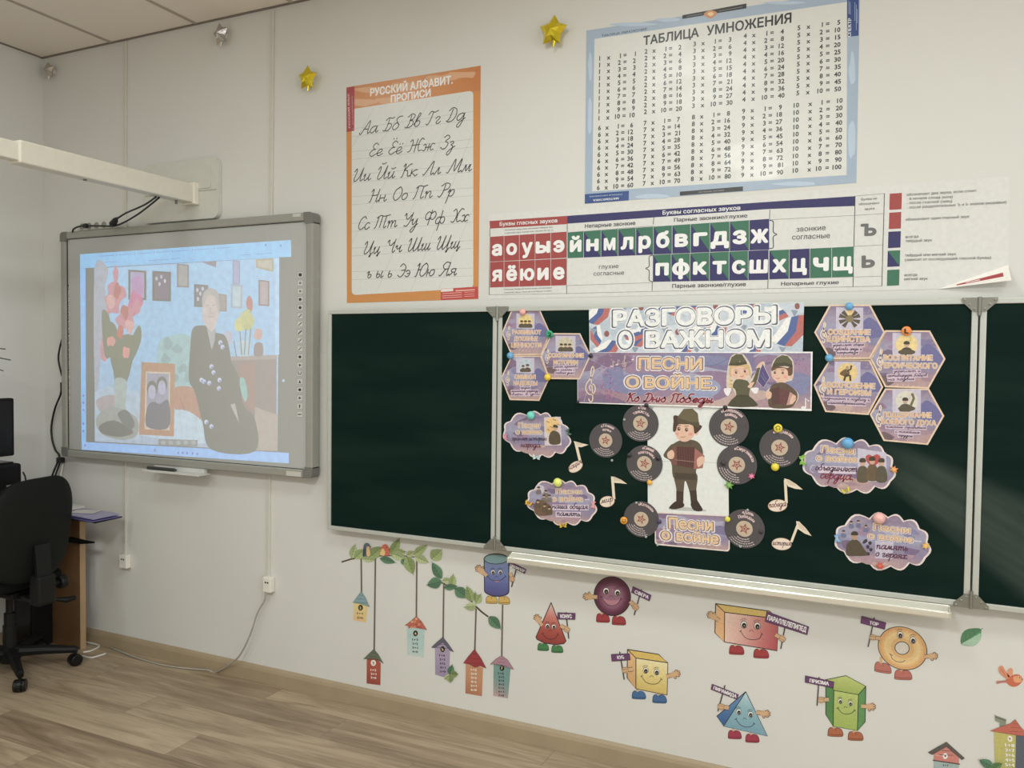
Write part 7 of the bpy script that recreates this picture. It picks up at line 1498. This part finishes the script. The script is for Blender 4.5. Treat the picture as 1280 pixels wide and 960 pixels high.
# untidy papers overhanging the desk corner
def sheet(name, c, ang, L, W_, z, droop, m, label, cat, thick=.002, wav=0.0):
    q = MB(); vs = []; fs = []; nu, nv = 12, 5; ca, sa = math.cos(R(ang)), math.sin(R(ang))
    for top in (1, 0):
        for i in range(nu + 1):
            for j in range(nv + 1):
                u = (i / nu - .5) * L; v = (j / nv - .5) * W_; x = c[0] + u * ca - v * sa; y = c[1] + u * sa + v * ca
                o = max(0, x - (DX1 + .015)); zz = z + (thick if top else 0) - droop * o * o / .08 + wav * math.sin(u * 23 + v * 17 + z * 900) * min(1, o * 8)
                vs.append((x, y, zz))
    N_ = (nu + 1) * (nv + 1); id_ = lambda t, i, j: t * N_ + i * (nv + 1) + j
    for i in range(nu):
        for j in range(nv): fs += [(id_(0, i, j), id_(0, i + 1, j), id_(0, i + 1, j + 1), id_(0, i, j + 1)), (id_(1, i, j), id_(1, i, j + 1), id_(1, i + 1, j + 1), id_(1, i + 1, j))]
    for i in range(nu): fs += [(id_(0, i, 0), id_(1, i, 0), id_(1, i + 1, 0), id_(0, i + 1, 0)), (id_(0, i, nv), id_(0, i + 1, nv), id_(1, i + 1, nv), id_(1, i, nv))]
    for j in range(nv): fs += [(id_(0, 0, j), id_(0, 0, j + 1), id_(1, 0, j + 1), id_(1, 0, j)), (id_(0, nu, j), id_(1, nu, j), id_(1, nu, j + 1), id_(0, nu, j + 1))]
    q.add(vs, fs); o = q.build(name, m, smooth=False); return tag(o, label, cat)
VIO = pmat('violet_plastic', (92, 88, 140), .25, k=1.1, var=.15, scale=20); WHP = pmat('paper_white', (196, 194, 190), .6, k=1.2); LIL = pmat('lilac_plastic', (150, 146, 184), .25, k=1.1, var=.15, scale=20)
sheet('folder', (-2.40, -.165), 3, .50, .165, DZ + .001, .006, BLKP, 'flat black folder lowest in the pile overhanging the desk corner', 'folder', .006)
sheet('plastic_sleeve', (-2.375, -.160), -3, .46, .17, DZ + .009, .006, VIO, 'dark violet plastic sleeve in the pile on the desk corner', 'plastic sleeve', .004)
sheet('paper_sheet', (-2.41, -.158), 4, .42, .15, DZ + .0145, .006, WHP, 'white paper sheet between two sleeves on the desk corner', 'paper', .002)
sheet('plastic_sleeve', (-2.37, -.162), 1, .42, .155, DZ + .018, .006, LIL, 'lighter lilac plastic sleeve near the top of the pile on the desk corner', 'plastic sleeve', .005)
sheet('paper_sheet', (-2.33, -.15), 24, .13, .08, DZ + .0245, .006, WHP, 'small white slip of paper lying on the lilac sleeve', 'paper', .002)
sheet('paper_sheet', (-2.53, -.160), -3, .20, .17, DZ + .0245, .006, WHP, 'topmost white paper on the desk next to the chair back', 'paper', .012)

# ================================================================ potted plant on a wall shelf, at the left edge
SH = tag((lambda q: (q.box(XL + .0005, XL + .20, -.90, -.60, 1.40, 1.418), q.box(XL + .0005, XL + .016, -.88, -.62, 1.34, 1.40), q.build('wall_shelf', PALE))[-1])(MB()), 'small pale shelf on the left wall under the potted plant', 'shelf')
pp = empty('potted_plant', (XL + .11, -.74, 1.418), 'leafy green potted plant by the left wall, only leaf tips in view', 'plant')
q = MB(); q.lathe([(.05, 0), (.055, .005), (.07, .09), (.075, .095), (.075, .11), (.066, .11), (.064, .095)], 20, Matrix.Translation((XL + .11, -.74, 1.4185))); q.build('pot', pmat('pot_clay', (150, 92, 66), .7), pp, smooth=False)
LFM = pmat('leaf_green', (58, 74, 50), .45, var=.25, scale=20, k=1.1)
for i, (tx, ty, tz, w_) in enumerate(((-2.56, -.385, 1.545, .024), (-2.60, -.385, 1.60, .026), (-2.66, -.46, 1.62, .03), (-2.58, -.41, 1.49, .022), (-2.62, -.6, 1.66, .03), (-2.5, -.7, 1.6, .03), (-2.56, -.9, 1.6, .03), (-2.7, -1.0, 1.55, .03), (-2.76, -.5, 1.56, .03), (-2.53, -.58, 1.52, .026))):
    a = Vector((XL + .11, -.74, 1.525)); b = Vector((tx, ty, tz)); m = (a + b) / 2 + Vector((0, 0, .05)); sp = spline([a, a.lerp(m, .5) + Vector((0, 0, .02)), m, b], 4); q = MB(); vs = []; fs = []; n = len(sp)
    for k, s_ in enumerate(sp):
        t = k / (n - 1); ww = w_ * math.sin(PI * min(1, .08 + t * .92)) ** .8 if t > .35 else .004; d = (b - a); sd = Vector((-d.y, d.x, 0)).normalized()
        vs += [s_ + sd * ww, s_ + Vector((0, 0, .004)), s_ - sd * ww, s_ - Vector((0, 0, .002))]
    for k in range(n - 1):
        for j in range(4): fs.append((4 * k + j, 4 * k + (j + 1) % 4, 4 * k + 4 + (j + 1) % 4, 4 * k + 4 + j))
    q.add(vs, fs); q.build('leaf', LFM, pp, smooth=False)

# ================================================================ office chair
HX, HY = -2.46, -.47
ch = empty('office_chair', (HX, HY, 0), 'black fabric office chair on castors, its back to the camera, by the desk', 'office chair')
DGR = pmat('chair_plastic', (17, 19, 18), .5, spec=.25, k=1.0); CAST = pmat('castor_nylon', (17, 17, 17), .4, spec=.3, k=1.0)
a0 = math.atan2(-.259 - HY, -2.262 - HX)
hub = Vector((HX, HY, .095))
q = MB(); q.lathe([(.045, .06), (.05, .075), (.05, .12), (.034, .135), (.032, .135)], 20, Matrix.Translation((HX, HY, 0)))
for k in range(5):
    a = a0 + k * 2 * PI / 5 * -1; d = Vector((math.cos(a), math.sin(a), 0)); q.tube([hub + d * .03 + Vector((0, 0, .012)), hub + d * .15 + Vector((0, 0, .004)), hub + d * .285 - Vector((0, 0, .012)), hub + d * .30 - Vector((0, 0, .018))], [.028, .024, .018, .014], 10)
q.build('star_base', DGR, ch)
for k in range(5):
    a = a0 - k * 2 * PI / 5; d = Vector((math.cos(a), math.sin(a), 0)); c = hub + d * .285; w_ang = a + (.6, -.4, 1.2, .3, 2.0)[k]; ax = Vector((-math.sin(w_ang), math.cos(w_ang), 0)); cw = Vector((c.x, c.y, .0285))
    q = MB(); q.tube([c + Vector((0, 0, -.012)), Vector((c.x, c.y, .055))], .007, 8)
    M0 = Matrix.Translation(cw) @ ax.to_track_quat('Z', 'Y').to_matrix().to_4x4()
    q.lathe([(.012, -.009), (.031, -.009), (.031, .009), (.012, .009)], 18, M0); cs = q.build('castor', CAST, ch)
    for sd in (-1, 1):
        q = MB(); q.lathe([(.006, sd * .009), (.0265, sd * .009), (.0285, sd * .013), (.0285, sd * .022), (.025, sd * .026), (.008, sd * .026)], 20, M0); q.build('wheel', CAST, cs)
q = MB(); q.tube([(HX, HY, .12), (HX, HY, .30)], .025, 14); q.tube([(HX, HY, .29), (HX, HY, .40)], .016, 14); q.tube([(HX, HY, .13), (HX, HY, .24)], .030, 14); q.build('gas_column', DGR, ch)
q = MB(); q.box(HX - .11, HX + .12, HY - .07, HY + .07, .395, .425, .008); q.box(HX + .02, HX + .2, HY - .035, HY + .035, .385, .42, .008); q.build('seat_mechanism', DGR, ch)
def cushion(name, c, sx, sy, sz, M, m, n=3.2):
    bm = bmesh.new(); bmesh.ops.create_uvsphere(bm, u_segments=32, v_segments=16, radius=1)
    for v in bm.verts:
        x, y, z = v.co; f = lambda t: math.copysign(abs(t) ** (2 / n), t); v.co = Vector((f(x) * sx, f(y) * sy, math.copysign(abs(z) ** .8, z) * sz))
    q = MB(); q.X = M; q.bm(bm); return q.build(name, m, ch, smooth=True)
cushion('seat', None, .23, .235, .042, Matrix.Translation((HX - .06, HY, .465)), FAB)
# backrest: faces the desk (-x); its moulded back shell faces the room
BXc = -2.19; BYc = HY - .022; BZc = .745
def backshape(sx, sy, sz, x, m, name, par=ch):
    bm = bmesh.new(); bmesh.ops.create_uvsphere(bm, u_segments=40, v_segments=24, radius=1)
    for v in bm.verts:
        X, Y, Z_ = v.co.x, v.co.y, v.co.z; f = lambda t, n: math.copysign(abs(t) ** (2 / n), t)
        w_ = sy * (1.0 if Z_ < 0 else 1.0 - .10 * Z_ * Z_); yy = f(Y, 3.6) * w_; zz = f(Z_, 3.3) * sz
        v.co = Vector((X * sx + .10 * (yy / sy) ** 2 * -.45 - .05 * ((zz / sz) ** 2 if zz > 0 else 0) * .6, yy, zz))
    bmesh.ops.rotate(bm, verts=bm.verts[:], cent=(0, 0, 0), matrix=Matrix.Rotation(R(8), 3, 'Y'))
    q = MB(); q.X = Matrix.Translation((x, BYc, BZc)) @ Matrix.Rotation(R(10), 4, 'Z'); q.bm(bm); return q.build(name, m, par, smooth=True)
backshape(.032, .224, .238, BXc - .035, FAB, 'backrest')
backshape(.018, .232, .247, BXc, pmat('chair_back_shell', (20, 23, 19), .65, spec=.15, var=.1, scale=300, bump=.15, k=1.0), 'back_shell')
q = MB()
bp_ = spline([(HX + .12, HY, .405), (HX + .22, HY - .01, .40), (HX + .285, HY - .02, .42), (HX + .305, HY - .03, .48), (HX + .305, HY - .035, .56), (HX + .292, HY - .035, .68)], 5)
vs = []; fs = []
for i, pt in enumerate(bp_):
    t = (bp_[min(i + 1, len(bp_) - 1)] - bp_[max(i - 1, 0)]).normalized(); nrm = Vector((t.z, 0, -t.x)); hw = .032 + .006 * (i / len(bp_))
    vs += [pt + Vector((0, hw, 0)) + nrm * .008, pt + Vector((0, -hw, 0)) + nrm * .008, pt + Vector((0, -hw, 0)) - nrm * .008, pt + Vector((0, hw, 0)) - nrm * .008]
for i in range(len(bp_) - 1):
    for j in range(4): fs.append((4 * i + j, 4 * i + (j + 1) % 4, 4 * i + 4 + (j + 1) % 4, 4 * i + 4 + j))
fs += [(3, 2, 1, 0), tuple(4 * (len(bp_) - 1) + j for j in range(4))]
q.add(vs, fs); q.box(HX + .255, HX + .325, HY - .075, HY + .02, .39, .535, .014); q.build('back_bracket', DGR, ch)
q = MB(); KX = HX + .29; q.lathe([(.012, 0), (.012, .03), (.030, .032), (.033, .04), (.033, .062), (.026, .068)], 10, Matrix.Translation((KX, HY + .02, .475)) @ Matrix.Rotation(R(-90), 4, 'X')); q.build('adjusting_knob', CAST, ch)
q = MB(); q.tube([(HX + .17, HY + .03, .400), (HX + .21, HY + .08, .375), (HX + .235, HY + .135, .360), (HX + .245, HY + .175, .362)], [.008, .008, .015, .011], 8); q.build('height_lever', DGR, ch)

# ================================================================ groups of like things
GROUPS = {'hexagon_card': 'hexagonal cards pinned to the chalkboard', 'cloud_card': 'cloud cards pinned to the chalkboard', 'paper_record': 'paper records on the chalkboard', 'paper_note': 'paper music notes on the chalkboard',
          'ball_magnet': 'round magnets on the chalkboard', 'butterfly_magnet': 'butterfly magnets on the chalkboard', 'leaf_magnet': 'leaf magnets on the chalkboard', 'flower_magnet': 'flower magnets on the chalkboard', 'push_pin': 'clear pins on the chalkboard',
          'birdhouse_sticker': 'birdhouse stickers on the wall', 'branch_sticker': 'leafy branch stickers on the wall', 'foil_star': 'foil stars on the wall', 'wall_socket': 'sockets under the trunking', 'cable_trunking': 'cable trunking on the front wall',
          'signal_cord': 'leads at the left edge of the interactive board', 'white_lead': 'white leads on the floor by the desk', 'plastic_sleeve': 'plastic sleeves on the desk corner', 'paper_sheet': 'papers on the desk corner'}
for o in list(COL.objects):
    if o.parent is None:
        k = o.name.split('.')[0]
        if k in GROUPS: o['group'] = GROUPS[k]
        elif k.endswith('_sticker') and k.split('_')[0] in ('cylinder', 'sphere', 'cone', 'cube', 'cuboid', 'pyramid', 'prism', 'torus'): o['group'] = 'smiling solids on the wall'
